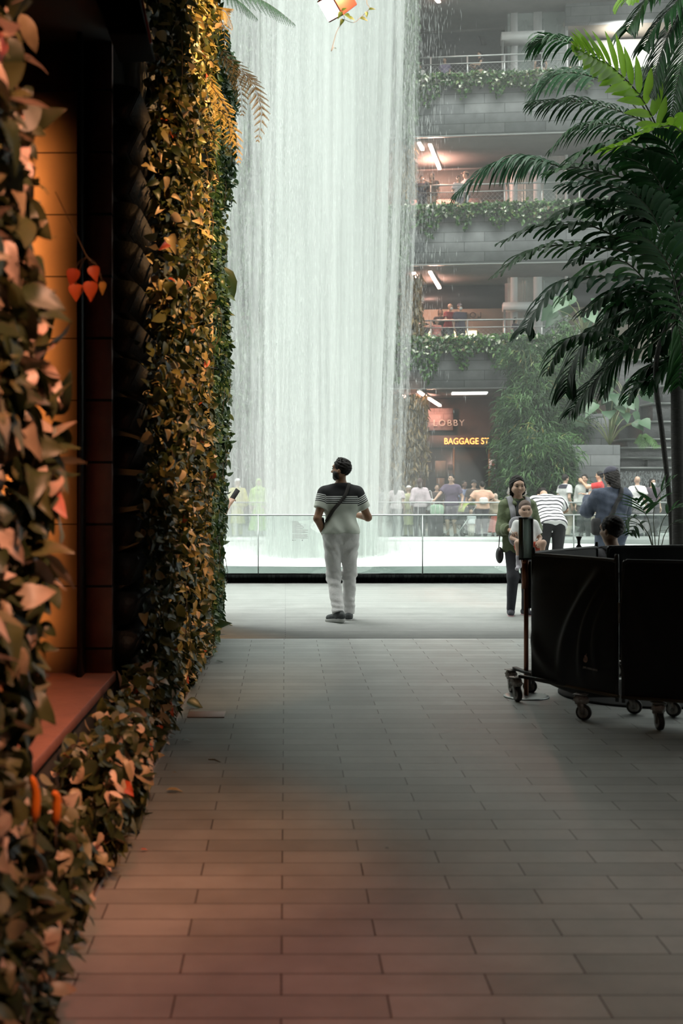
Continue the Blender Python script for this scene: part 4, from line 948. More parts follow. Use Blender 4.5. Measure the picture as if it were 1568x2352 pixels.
# filling fronds deeper in the crown
rf_ = np.random.default_rng(3)
for i in range(26):
    x0 = 1590 + rf_.uniform(-10, 60); y0 = rf_.uniform(330, 820); L0 = rf_.uniform(110, 270); an = rf_.uniform(-.5, .65); Y = rf_.uniform(11.9, 13.2)
    q = [(x0 - L0 * t * math.cos(an), y0 - L0 * t * math.sin(an) + 95 * t * t * rf_.uniform(.6, 1.2)) for t in (0, .3, .6, .85, 1.)]
    fr(PP(q, Y + .2, Y), rf_.uniform(.30, .46), int(rf_.uniform(16, 30)), rf_.uniform(.045, .085), LM_PALM, droop=rf_.uniform(1.0, 1.5), ang=.6, style='fish' if i % 3 else 'pinnate', start=.06, rn=rf_.uniform(0, .6))
# second palm: thin stem and low sweeping fronds
g2 = A(XatY(1546, 12.8), 12.8, 0)
p2 = thing('palm_tree', 'slim dark palm with a leaning stem and low sweeping fronds', 'palm tree', g2)
crown2 = W(1545, 720, 12.0)
trunk(p2, g2, [g2, W(1541, 1200, 12.7), W(1522, 1010, 12.5), W(1506, 880, 12.3), W(1512, 800, 12.2), crown2], .03, .024)
fr2 = lambda *a, **k: palm_frond(p2, g2, *a, **k)
fr2([crown2, *PP([(1500, 705), (1430, 722), (1360, 760), (1310, 845), (1300, 900)], 11.6, 11.2)], .50, 34, .036, LM_PALM, droop=1.7, ang=.8, start=.15, rn=.1)
fr2([W(1600, 690, 11.9), *PP([(1568, 700), (1490, 750), (1420, 820), (1360, 880), (1312, 945)], 11.4, 11.0)], .52, 40, .036, LM_PALM, droop=1.4, ang=.9, start=.1, rn=.15)
fr2([W(1640, 700, 11.9), *PP([(1600, 690), (1540, 690), (1480, 730), (1420, 800), (1390, 900)], 11.8, 11.6)], .55, 40, .036, LM_PALM, droop=1.5, ang=.9, start=.1, rn=.05)
fr2([crown2, *PP([(1480, 765), (1420, 775), (1370, 800), (1340, 830)], 11.9, 11.7)], .34, 16, .055, LM_PALM, droop=.9, ang=.6, start=.2, style='fish')
fr2([crown2, *PP([(1560, 760), (1568, 820), (1560, 880)], 11.9, 11.7)], .4, 22, .04, LM_PALM, droop=1.2, start=.2)
# third palm hangs in from above at the top right corner
g3 = A(XatY(1640, 11.9), 11.9, 0)
p3 = thing('palm_tree', 'palm hanging dark feathery fronds into the top right corner', 'palm tree', g3)
crown3 = W(1640, -60, 11.8); trunk(p3, g3, [g3, g3 + A(.03, 0, 2.5), crown3], .06, .045)
for q, ln, nn, wd, mt, kw in (
    ([(1600, -40), (1540, -30), (1490, 0), (1455, 45), (1442, 70)], .42, 24, .05, LM_PALM, dict(droop=1.4)),
    ([(1600, -20), (1560, 30), (1530, 90), (1505, 160), (1490, 215)], .42, 40, .03, LM_PALM, dict(droop=1.5)),
    ([(1610, 0), (1590, 60), (1570, 130), (1552, 200), (1540, 270)], .42, 44, .028, LM_PALM, dict(droop=1.5)),
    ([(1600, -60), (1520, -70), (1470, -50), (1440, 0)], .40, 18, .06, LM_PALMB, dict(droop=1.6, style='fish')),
    ([(1640, 60), (1620, 160), (1600, 260), (1580, 340)], .45, 40, .03, LM_PALM, dict(droop=1.3)),
    ([(1640, -40), (1580, -20), (1540, 20), (1500, 70), (1480, 110)], .40, 26, .045, LM_PALM, dict(droop=1.5))):
    palm_frond(p3, g3, PP(q, 11.8, 11.5), ln, nn, wd, mt, ang=.7, start=.08, **kw)
# young palm leaves in front of the trunk, behind the barriers
g4 = A(XatY(1500, 11.2), 11.2, 0)
p4 = thing('palm_shoot', 'young palm shoot with narrow leaves above the black barrier', 'palm', g4)
for q in ([(1500, 1270), (1490, 1200), (1475, 1170), (1460, 1150)], [(1505, 1270), (1500, 1190), (1510, 1140), (1545, 1100)], [(1500, 1270), (1470, 1200), (1445, 1190), (1425, 1215)], [(1510, 1270), (1520, 1200), (1545, 1170), (1570, 1165)], [(1500, 1270), (1480, 1215), (1462, 1205), (1448, 1225)], [(1515, 1275), (1535, 1210), (1560, 1200), (1590, 1215)]):
    palm_frond(p4, g4, [g4, *PP(q, 11.1, 10.9)], .26, 9, .034, LM_PALM, droop=.5, ang=.55, start=.55, rr=.006)
# ================================================================== glass balustrades round the pool
m = bpy.data.materials.new('balustrade_glass'); m.use_nodes = True; nt = m.node_tree; bs = nt.nodes['Principled BSDF']
nt.nodes.remove(bs); tp = nt.nodes.new('ShaderNodeBsdfTransparent'); tp.inputs[0].default_value = (.93, .965, .95, 1)
gl = nt.nodes.new('ShaderNodeBsdfGlossy'); gl.inputs['Roughness'].default_value = .03
mxs = nt.nodes.new('ShaderNodeMixShader'); mxs.inputs[0].default_value = .02
L(nt, tp.outputs[0], mxs.inputs[1]); L(nt, gl.outputs[0], mxs.inputs[2]); L(nt, mxs.outputs[0], nt.nodes['Material Output'].inputs[0])
M_BGLASS = m
M_RAIL = pm('brushed_steel', (.42, .45, .44), rough=.35, metal=.8)
def balustrade(Y, x0, x1, xs, zt, zb, label, rr=.014):
    r = thing('glass_balustrade', label, 'railing', (x0, Y, zb))
    b = MB(); b.tube([(0, 0, zt - zb), (x1 - x0, 0, zt - zb)], rr, 8); b.done('handrail', M_RAIL, r, True)
    ed = [x0] + [x for x in xs if x0 < x < x1] + [x1]
    for i in range(len(ed) - 1):
        b = MB(); b.box(ed[i] - x0 + .008, ed[i + 1] - x0 - .008, -.006, .006, 0, zt - zb - rr * .8); b.done('glass_pane', M_BGLASS, r)
    for x in ed:
        b = MB(); b.box(x - x0 - .007, x - x0 + .007, -.02, .02, 0, zt - zb); b.done('post', M_RAIL, r)
    return r
px_posts = [593, 970, 1317]
bx = [XatY(p, 17.75) for p in px_posts]
near_r = balustrade(17.75, -6., 9.2, [bx[0] - 4.88, bx[0] - 2.44] + bx + [bx[2] + 2.35, bx[2] + 4.7], ZatY(1183, 17.75), .125, 'clear glass balustrade on the black kerb in front of the waterfall')
b = MB()
yl = 1197
for i, w in enumerate((12, 14, 16, 18, 20, 24, 27, 27, 24, 36, 36, 30, 36, 0, 36, 35, 36, 34, 36, 0, 8)):
    if w:
        z = ZatY(yl, 17.73); b.box(XatY(671, 17.73), XatY(671 + w, 17.73), 17.728, 17.735, z - .0028, z + .0028)
    yl += 2.2
for dx in (0, 22): b.box(XatY(671 + dx, 17.73), XatY(673 + dx, 17.73), 17.728, 17.735, ZatY(1242, 17.73), ZatY(1239, 17.73))
b.done('printed_notice', pm('notice_ink', (.34, .34, .33)), near_r, off=near_r.location)
far_r = balustrade(31.0, -6.5, 16, [-4, -1.5, 1, 3.5, 6, 8.5, 11, 13.5], ZatY(1154, 31.), .1, 'pale glass balustrade on the far side of the pool before the crowd', rr=.02)
# ================================================================== black barriers on castors
m, nt, bs = new_mat('barrier_cloth'); N = nt.nodes
bs.inputs['Base Color'].default_value = (.006, .006, .0075, 1); bs.inputs['Roughness'].default_value = .6; bs.inputs['Specular IOR Level'].default_value = .3; bs.inputs['Sheen Weight'].default_value = .25; bs.inputs['Sheen Roughness'].default_value = .4
tc = N.new('ShaderNodeTexCoord'); wv = N.new('ShaderNodeTexNoise'); wv.inputs['Scale'].default_value = 260; L(nt, tc.outputs['Object'], wv.inputs['Vector'])
bu = N.new('ShaderNodeBump'); bu.inputs['Strength'].default_value = .25; bu.inputs['Distance'].default_value = .002; L(nt, wv.outputs[0], bu.inputs['Height']); L(nt, bu.outputs[0], bs.inputs['Normal'])
M_CLOTH = m
M_COPPER = pm('copper_tube', (.36, .15, .09), (.28, .11, .07), rough=.3, metal=.9, scale=20)
M_CHROME = pm('castor_steel', (.35, .33, .31), (.22, .2, .19), rough=.35, metal=.85, scale=25)
M_RUBBER = pm('castor_rubber', (.03, .027, .025), rough=.6)
M_WRAP = pm('clear_wrap', (.42, .36, .33), (.22, .18, .16), rough=.18, scale=30, bump=.9, bscale=45, spec=.8)
def caster(parent, x, y, ang=0., r=.05, wrap=True, zplate=.165):
    c = bpy.data.objects.new('caster', None); COL.objects.link(c); c.parent = parent; c.location = (x, y, 0); c.rotation_euler = (0, 0, ang)
    b = MB(); b.lathe([(r * .25, -.016), (r * .8, -.017), (r * .96, -.013), (r, -.005), (r, .005), (r * .96, .013), (r * .8, .017), (r * .25, .016)], 26, (0, 0, r), 'x'); b.done('wheel', M_RUBBER, c, True)
    b = MB(); b.lathe([(r * .62, -.019), (r * .70, -.0185), (r * .70, .0185), (r * .62, .019)], 22, (0, 0, r), 'x'); b.lathe([(.008, -.026), (.008, .026)], 10, (0, 0, r), 'x'); b.done('hub', M_CHROME, c, True)
    b = MB()
    for s in (-1, 1):
        b.hexa([(s * .022 - .002, -.014, r - .012), (s * .022 + .002, -.014, r - .012), (s * .022 + .002, .014, r - .012), (s * .022 - .002, .014, r - .012), (s * .022 - .002, -.005, r * 2 + .02), (s * .022 + .002, -.005, r * 2 + .02), (s * .022 + .002, .045, r * 2 + .02), (s * .022 - .002, .045, r * 2 + .02)])
    b.box(-.024, .024, -.006, .046, r * 2 + .016, r * 2 + .022); b.lathe([(.014, r * 2 + .02), (.014, zplate)], 12, (0, .02, 0)); b.box(-.035, .035, -.02, .06, zplate - .006, zplate)
    b.done('fork', M_CHROME, c)
    if wrap:
        b = MB(); b.ell((0, .018, r * 2 + .028), (.042, .05, .034), 18, 12); V = np.concatenate(b.V); V += rng.normal(0, .0035, V.shape); b.V = [V]; b.done('plastic_wrap', M_WRAP, c, False)
    return c
def barrier(p0, p1, label, ztop=1.02, zbot=.15, zb_l=None, folds=(), seed=0, bag=.02, casters=(), rounding=(.05, .05), side=-1):
    p0 = A(*p0, 0); p1 = A(*p1, 0); ln = np.linalg.norm(p1 - p0); ang = math.atan2(p1[1] - p0[1], p1[0] - p0[0])
    t = thing('barrier', label, 'barrier', p0, ang, 'black cloth barriers')
    nu, nv = 70, 60; nz = Noise(2, 5, 7, seed); V = []; zb_l = zb_l or [(0, zbot), (1, zbot)]
    for i in range(nu + 1):
        u = i / nu; x = u * ln
        zt = ztop
        for side_u, r in ((x, rounding[0]), (ln - x, rounding[1])):
            if side_u < r and r > 0: zt = min(zt, ztop - r + math.sqrt(max(r * r - (r - side_u) ** 2, 0)))
        zb = np.interp(u, [q[0] for q in zb_l], [q[1] for q in zb_l])
        for j in range(nv + 1):
            v = j / nv; z = zb + (zt - zb) * v
            y = side * bag * math.sin(math.pi * min(1, v * 1.0)) * math.sin(math.pi * u) ** .5 + .006 * nz(np.array(u * 1.2), np.array(v * .6))
            for (ua, va, ub, vb, amp, wd) in folds:  # a raised crease from (ua,va) to (ub,vb)
                dx, dy = ub - ua, vb - va; L2 = dx * dx + dy * dy; k = min(1, max(0, ((u - ua) * dx + (v - va) * dy) / L2))
                dist = math.hypot(u - ua - k * dx + .06 * math.sin(k * 3.1), v - va - k * dy); y += side * amp * math.exp(-(dist / wd) ** 2) * math.sin(math.pi * min(1, .15 + k * .85))
            if v > .94: y -= side * .010 * math.cos((v - .94) / .06 * math.pi / 2) * 0
            V.append((x, y, z))
    Fc = [(i * (nv + 1) + j, (i + 1) * (nv + 1) + j, (i + 1) * (nv + 1) + j + 1, i * (nv + 1) + j + 1) for i in range(nu) for j in range(nv)]
    c = obj('cloth', V, Fc, M_CLOTH, t); sd = c.modifiers.new('thick', 'SOLIDIFY'); sd.thickness = .012; sd.offset = 0
    b = MB(); r = rounding[0]
    b.tube(spline([(.012, .0, .12), (.012, 0, ztop - r - .02), (.03, 0, ztop - .018), (.1, 0, ztop - .008), (ln - .1, 0, ztop - .008), (ln - .03, 0, ztop - .018), (ln - .012, 0, ztop - r - .02), (ln - .012, 0, .12)], 60), .012, 8); b.done('frame', M_BLACK, t, True)
    b = MB(); b.bar((0, 0, .155), (ln, 0, .155), .035, .02); b.done('base_bar', pm('bar_bronze', (.10, .075, .05), rough=.4, metal=.7), t)
    for x, y, a_, wr in casters: caster(t, x, y, a_, wrap=wr)
    return t, c, ln, ang
def at_floor(px, py): 
    Y = CZ * FP / (py - CY); return np.array([XatY(px, Y), Y])
def local(t, q):
    d = np.array(q) - np.array(t.location[:2]); a = -t.rotation_euler[2]; return (d[0] * math.cos(a) - d[1] * math.sin(a), d[0] * math.sin(a) + d[1] * math.cos(a))
b1p0, b1p1 = (XatY(1221, 8.1), 8.1), (XatY(1420, 7.42), 7.42)
t, c, ln, ang = barrier(b1p0, b1p1, 'black cloth barrier carrying a small pale emblem, beside the copper pole', zb_l=[(0, .17), (.25, .14), (.6, .10), (1, .15)], seed=2, bag=.05,
    folds=((.80, .86, .35, .05, .05, .05), (.88, .80, .62, .08, .045, .04), (.10, .80, .60, .80, .02, .07), (.03, .30, .45, .04, .03, .07), (.95, .75, .80, .12, .03, .035)), rounding=(.02, .09))
bar1 = t
for q, a_, w in ((at_floor(1188, 1611), .3, True), (at_floor(1176, 1592), .2, True), (at_floor(1340, 1654), 1.0, True)):
    x, y = local(t, q); caster(t, x, y, a_ - ang, wrap=w)
x, y = local(t, at_floor(1188, 1611)); x2, y2 = local(t, at_floor(1176, 1592))
b = MB(); b.bar((x, y + .02, .172), (.35, 0, .165), .03, .02); b.bar((x2, y2 + .02, .178), (.05, .02, .17), .03, .02); b.done('foot_arm', M_BLACK, t)
# emblem and lettering on the cloth
M_EMB = pm('emblem_print', (.75, .48, .38), rough=.7)
M_TXT = pm('letter_print', (.55, .50, .47), rough=.7)
def on_b1(px, py, d=.05):
    # point on the plane of the first barrier, a little proud of the cloth
    a = np.array(b1p0); e = np.array(b1p1) - a; k = (px - CX) / FP
    u = (k * a[1] - a[0]) / (e[0] - k * e[1]); x = u * ln; Y = a[1] + u * e[1]; return x, ZatY(py, Y)
x, z = on_b1(1357, 1512)
me_c = c.data
def cloth_y(x_, z_):
    best = min(me_c.vertices, key=lambda v: (v.co.x - x_) ** 2 + (v.co.z - z_) ** 2); return best.co.y
b = MB()
for k in range(-3, 4):
    pts = [(x + .005 * k * math.cos(a) * 1.2, 0, z + .021 * math.sin(a)) for a in np.linspace(-1.4, 1.4, 9)]; b.tube([(p[0], cloth_y(x, z) - .012, p[2]) for p in pts], .0016, 4)
a_ = np.linspace(0, 2 * math.pi, 20); b.tube([(x + .019 * math.cos(q), cloth_y(x, z) - .012, z + .022 * math.sin(q)) for q in a_], .0018, 4)
b.tube([(x + .003, cloth_y(x, z) - .012, z + .02), (x + .012, cloth_y(x, z) - .012, z + .034)], .0016, 4)
b.done('emblem', M_EMB, c)
x, z = on_b1(1350, 1533)
tx = text_obj('lettering', 'JEWEL CHANGI AIRPORT', .0185, M_TXT, (x, cloth_y(x + .06, z) - .02, z), 0, .001, c); tx.scale = (.62, 1, 1); tx.rotation_euler = (math.pi / 2, .04, 0)
t, c, ln, ang = barrier((XatY(1427, 7.4), 7.4), (XatY(1705, 7.12), 7.12), 'black cloth barrier running out of the picture beside the one with the emblem', zb_l=[(0, .16), (1, .15)], seed=6, bag=.03,
    folds=((.08, .85, .5, .05, .02, .05), (.15, .9, .8, .5, .012, .08), (.02, .8, .1, .1, .02, .03)), rounding=(.09, .09))
for q, a_, w in ((at_floor(1514, 1677), .1, True), (at_floor(1456, 1640), 1.2, False), (at_floor(1546, 1646), .9, False)):
    x, y = local(t, q); caster(t, x, y, a_ - ang, wrap=w)
b = MB(); b.tube([(-.012, -.02, .62), (-.012, -.02, .75)], .007, 8); b.done('pull_pin', M_CHROME, t, True)
t, c, ln, ang = barrier((XatY(1222, 8.22), 8.22), (XatY(1372, 9.0), 9.0), 'black cloth barrier at the back left of the enclosure', seed=9, folds=(), rounding=(.02, .02), casters=((.15, .1, .4, False), (.85, -.1, .4, False)))
t, c, ln, ang = barrier((XatY(1392, 9.0), 9.0), (XatY(1660, 9.15), 9.15), 'black cloth barrier at the back right of the enclosure before the palm trunk', seed=12, folds=((.1, .9, .6, .2, .02, .06),), rounding=(.09, .05), casters=((.15, .1, .4, False), (.9, -.1, .4, False)))
# round black mat on which the barriers stand
b = MB(); b.lathe([(1.0, 0), (1.0, .012), (.98, .016)], 48); o = b.done('floor_mat', pm('mat_rubber', (.012, .012, .012), rough=.8), None); o.location = (XatY(1500, 8.2), 8.35, 0); o.scale = (.62, .55, 1)
tag(o, 'round black mat on the floor inside the barriers', 'mat')
M_SPANE = bpy.data.materials.new('sign_pane'); M_SPANE.use_nodes = True; nt = M_SPANE.node_tree; bs = nt.nodes['Principled BSDF']; bs.inputs['Base Color'].default_value = (.55, .62, .58, 1); bs.inputs['Roughness'].default_value = .3
tr = nt.nodes.new('ShaderNodeBsdfTranslucent'); tr.inputs[0].default_value = (.42, .50, .47, 1); tp = nt.nodes.new('ShaderNodeBsdfTransparent'); tp.inputs[0].default_value = (.55, .62, .59, 1)
no = nt.nodes.new('ShaderNodeTexNoise'); no.inputs['Scale'].default_value = 16; mr = nt.nodes.new('ShaderNodeMapRange'); mr.inputs[3].default_value = .1; mr.inputs[4].default_value = .4; L(nt, no.outputs[0], mr.inputs[0])
ma = nt.nodes.new('ShaderNodeMixShader'); L(nt, bs.outputs[0], ma.inputs[1]); L(nt, tr.outputs[0], ma.inputs[2]); ma.inputs[0].default_value = .5
mb_ = nt.nodes.new('ShaderNodeMixShader'); L(nt, mr.outputs[0], mb_.inputs[0]); L(nt, ma.outputs[0], mb_.inputs[1]); L(nt, tp.outputs[0], mb_.inputs[2]); L(nt, mb_.outputs[0], nt.nodes['Material Output'].inputs[0])
# sign stand: copper pole on a round steel foot with a tall narrow frame edge-on
q = at_floor(1208, 1600); st = thing('sign_stand', 'copper pole with a tall narrow glazed sign frame on a round steel foot', 'sign stand', (q[0], q[1], 0))
b = MB(); b.lathe([(.158, 0), (.158, .006), (.14, .010), (.02, .012)], 40); b.done('foot_plate', M_RAIL, st, True)
b = MB(); b.tube([(0, 0, .01), (0, 0, .98)], .0165, 14); b.lathe([(.016, .94), (.02, .95), (.018, .97), (.006, .985)], 14, (-.012, -.01, 0)); b.done('pole', M_COPPER, st, True)
b = MB(); b.lathe([(.021, .76), (.021, .96), (.015, .965)], 14, (-.01, 0, 0)); b.done('sleeve', M_COPPER, st, True)
zs0, zs1 = ZatY(1285, q[1]), ZatY(1188, q[1]); sa = .62
fr_ = bpy.data.objects.new('sign_frame', None); COL.objects.link(fr_); fr_.parent = st; fr_.location = (-.005, -.02, 0); fr_.rotation_euler = (0, 0, sa)
b = MB()
for x0, x1, z0, z1 in ((-.055, -.045, zs0, zs1), (.045, .055, zs0, zs1), (-.055, .055, zs1 - .012, zs1), (-.055, .055, zs0, zs0 + .012)): b.box(x0, x1, -.018, .018, z0, z1)
b.done('border', pm('frame_bronze', (.09, .10, .09), rough=.35, metal=.5), fr_)
b = MB(); b.box(-.046, .046, -.010, .012, zs0 + .01, zs1 - .01); b.done('pane', M_SPANE, fr_)
b = MB(); b.box(-.02, .02, -.012, .03, .62, .95); b.done('bracket', M_BLACK, st, off=(-.03, -.02, 0))
b = MB(); b.lathe([(.026, 0), (.012, .02), (.012, .05), (.022, .075), (.024, .085)], 16); 
pz = thing('barrier_post', 'short black post top sticking up behind the back barrier', 'post', (XatY(1329, 9.4), 9.4, 0))
b2 = MB(); b2.tube([(0, 0, .0), (0, 0, 1.0)], .017, 10); b2.lathe([(.12, 0), (.12, .01)], 24); b2.done('pole', M_BLACK, pz, True)
b.done('cap', M_BLACK, pz, True, off=(0, 0, -.99))
# ================================================================== people: one smooth surface grown from limbs
def surface_nets(f, org, h):
    ins = f < 0; n = np.array(f.shape); I = np.zeros(n - 1, np.int16)
    for dx in (0, 1):
        for dy in (0, 1):
            for dz in (0, 1): I += ins[dx:n[0] - 1 + dx, dy:n[1] - 1 + dy, dz:n[2] - 1 + dz]
    act = np.argwhere((I > 0) & (I < 8))
    if not len(act): return np.zeros((0, 3)), np.zeros((0, 4), int)
    idx = np.full(n - 1, -1, np.int32); idx[act[:, 0], act[:, 1], act[:, 2]] = np.arange(len(act))
    off = np.array([(a, b, c) for a in (0, 1) for b in (0, 1) for c in (0, 1)])
    val = np.stack([f[act[:, 0] + o[0], act[:, 1] + o[1], act[:, 2] + o[2]] for o in off], 1)
    S = np.zeros((len(act), 3)); Cn = np.zeros(len(act))
    for a in range(8):
        for b in range(a + 1, 8):
            if np.abs(off[a] - off[b]).sum() != 1: continue
            va, vb = val[:, a], val[:, b]; cr = (va < 0) != (vb < 0)
            t = np.where(cr, va / np.where(np.abs(va - vb) < 1e-12, 1, va - vb), 0)
            S += np.where(cr[:, None], off[a] + t[:, None] * (off[b] - off[a]), 0); Cn += cr
    V = (act + S / Cn[:, None]) * h + org; Q = []
    for ax in range(3):
        u, v = (ax + 1) % 3, (ax + 2) % 3
        sl0 = [slice(None)] * 3; sl1 = [slice(None)] * 3; sl0[ax] = slice(0, n[ax] - 1); sl1[ax] = slice(1, n[ax])
        a, b = ins[tuple(sl0)], ins[tuple(sl1)]; ch = np.argwhere(a != b); ch = ch[(ch[:, u] > 0) & (ch[:, v] > 0) & (ch[:, u] < n[u] - 1) & (ch[:, v] < n[v] - 1)]
        if not len(ch): continue
        def at(du, dv):
            q = ch.copy(); q[:, u] -= du; q[:, v] -= dv; return idx[q[:, 0], q[:, 1], q[:, 2]]
        quad = np.stack([at(1, 1), at(0, 1), at(0, 0), at(1, 0)], 1); flip = ~a[ch[:, 0], ch[:, 1], ch[:, 2]]
        quad[flip] = quad[flip][:, ::-1]; Q.append(quad)
    Q = np.concatenate(Q); return V, Q[(Q >= 0).all(1)]
class Frame:
    """rigid frame: turn R about point c"""
    def __init__(s, R, c): s.R = R; s.c = np.asarray(c, float)
    def fwd(s, p): return s.R @ (np.asarray(p, float) - s.c) + s.c
    def inv(s, P): return (P - s.c) @ s.R + s.c
def rx(a): c, s = math.cos(a), math.sin(a); return np.array([[1, 0, 0], [0, c, -s], [0, s, c]])
def ry(a): c, s = math.cos(a), math.sin(a); return np.array([[c, 0, s], [0, 1, 0], [-s, 0, c]])
def rzm(a): c, s = math.cos(a), math.sin(a); return np.array([[c, -s, 0], [s, c, 0], [0, 0, 1]])
class ScaleFr:
    def __init__(s, k, c): s.k = k; s.c = np.asarray(c, float)
    def fwd(s, p): return (np.asarray(p, float) - s.c) * s.k + s.c
    def inv(s, P): return (P - s.c) / s.k + s.c
class Fr2:
    """chain of frames (inner first)"""
    def __init__(s, *fs): s.fs = fs
    def fwd(s, p):
        for f in s.fs: p = f.fwd(p)
        return p
    def inv(s, P):
        for f in reversed(s.fs): P = f.inv(P)
        return P
def cone(a, b, ra, rb, k=.03, flat=1., fr=None, cuts=(), sub=False, g=0):
    return dict(a=A(*a), b=A(*b), ra=ra, rb=rb, k=k, flat=flat, fr=fr, cuts=cuts, sub=sub, g=g)
def ell(c, r, k=.02, fr=None, cuts=(), sub=False):
    return dict(c=A(*c), r=A(*r), k=k, fr=fr, cuts=cuts, sub=sub)
def build_sdf(prims, h, grow=0., cuts=(), noise=None, pad=.03):
    los = []; his = []
    for p in prims:
        if 'c' in p: rr = p['r'].max(); pts = [p['c']]
        else: rr = max(p['ra'], p['rb']) * max(1, p['flat']); pts = [p['a'], p['b']]
        if p['fr'] is not None: pts = [p['fr'].fwd(q) for q in pts]
        rr = rr * (p['fr'].fs[0].k if isinstance(p['fr'], Fr2) else 1)
        pts = np.array(pts); p['_lo'] = pts.min(0) - rr - grow - p['k'] - 2 * h; p['_hi'] = pts.max(0) + rr + grow + p['k'] + 2 * h
        if not p['sub']: los.append(p['_lo']); his.append(p['_hi'])
    lo = np.min(los, 0) - pad; hi = np.max(his, 0) + pad; n = np.ceil((hi - lo) / h).astype(int) + 1
    f = np.full(n, 1., np.float32); ax = [lo[i] + h * np.arange(n[i]) for i in range(3)]
    for p in prims:
        i0 = np.clip(np.floor((p['_lo'] - lo) / h).astype(int), 0, n - 1); i1 = np.clip(np.ceil((p['_hi'] - lo) / h).astype(int) + 1, 1, n)
        if (i1 <= i0).any(): continue
        X = np.stack(np.meshgrid(ax[0][i0[0]:i1[0]], ax[1][i0[1]:i1[1]], ax[2][i0[2]:i1[2]], indexing='ij'), -1); Q = X
        if p['fr'] is not None: Q = p['fr'].inv(Q.reshape(-1, 3)).reshape(X.shape)
        if 'c' in p:
            q = (Q - p['c']) / (p['r'] + grow); l = np.linalg.norm(q, axis=-1); d = (l - 1) * (p['r'].min() + grow) if not p.get('iso') else (l - 1) * p['r'].mean()
        else:
            a, b = p['a'], p['b']; fl = p['flat']
            if fl != 1.:
                sc = A(1, 1 / fl, 1); Q2 = Q * sc; a = a * sc; b = b * sc
            else: Q2 = Q
            ba = b - a; t = np.clip(((Q2 - a) @ ba) / max(ba @ ba, 1e-9), 0, 1)
            d = np.linalg.norm(Q2 - a - t[..., None] * ba, axis=-1) - (p['ra'] + (p['rb'] - p['ra']) * t) - grow
        for pt, nn in p['cuts']: d = np.maximum(d, (Q - A(*pt)) @ unit(nn))
        S = f[i0[0]:i1[0], i0[1]:i1[1], i0[2]:i1[2]]; k = p['k']
        if p['sub']:
            hh = np.clip(.5 - .5 * (S + d) / k, 0, 1); S[:] = S * (1 - hh) + (-d) * hh + k * hh * (1 - hh)
        else:
            hh = np.clip(.5 + .5 * (S - d) / k, 0, 1); S[:] = S * (1 - hh) + d * hh - k * hh * (1 - hh)
    if cuts or noise is not None:
        X = np.stack(np.meshgrid(*ax, indexing='ij'), -1)
        for c in cuts:
            fr, pt, nn = c; Q = X if fr is None else fr.inv(X.reshape(-1, 3)).reshape(X.shape); f = np.maximum(f, (Q - A(*pt)) @ unit(nn))
        if noise is not None: f = f + noise(X)
    f[0] = f[-1] = 1; f[:, 0] = f[:, -1] = 1; f[:, :, 0] = f[:, :, -1] = 1
    return surface_nets(f, lo, h)
def two_bone(a, t, l1, l2, pole):
    a = A(*a); t = A(*t); d = t - a; D = np.linalg.norm(d); D2 = min(D, (l1 + l2) * .995); d = d / max(D, 1e-6); t = a + d * D2
    x = (l1 * l1 - l2 * l2 + D2 * D2) / (2 * D2); hgt = math.sqrt(max(l1 * l1 - x * x, 0)); p = A(*pole); p = p - d * (p @ d); p = unit(p)
    return a + d * x + p * hgt, t
SKIN = {}
def skin(c):
    k = tuple(c)
    if k not in SKIN: SKIN[k] = pm('skin', c, tuple(x * .86 for x in c), rough=.5, scale=12)
    return SKIN[k]
CLOTHM = {}
def clothm(c, c2=None, rough=.85, scale=20, bump=.25):
    k = (tuple(c), c2, rough, scale)
    if k not in CLOTHM: CLOTHM[k] = pm('cloth', tuple(c), c2 or tuple(x * .85 for x in c), rough=rough, scale=scale, bump=min(1., bump * 2), bscale=15, bdist=.014, sheen=.1)
    return CLOTHM[k]
M_HAIRB = pm('black_hair', (.008, .007, .006), (.014, .012, .010), rough=.62, scale=60, bump=.35, bscale=120, stretch=(1, 1, .3), spec=.25, bdist=.006)
M_HAIRG = pm('grey_hair', (.35, .33, .31), (.22, .21, .2), rough=.6, scale=60, bump=.4)
M_EYE = pm('eye_dark', (.012, .008, .006), rough=.2)
M_LIP = pm('lips', (.30, .10, .08), rough=.5)
M_MASK = pm('mask_white', (.78, .80, .80), rough=.8)
M_SHOE = pm('dark_shoe', (.02, .02, .022), rough=.6)
HAND_SPEC = [(-.030, .074, .62), (-.010, .080, .70), (.010, .078, .66), (.028, .070, .52)]
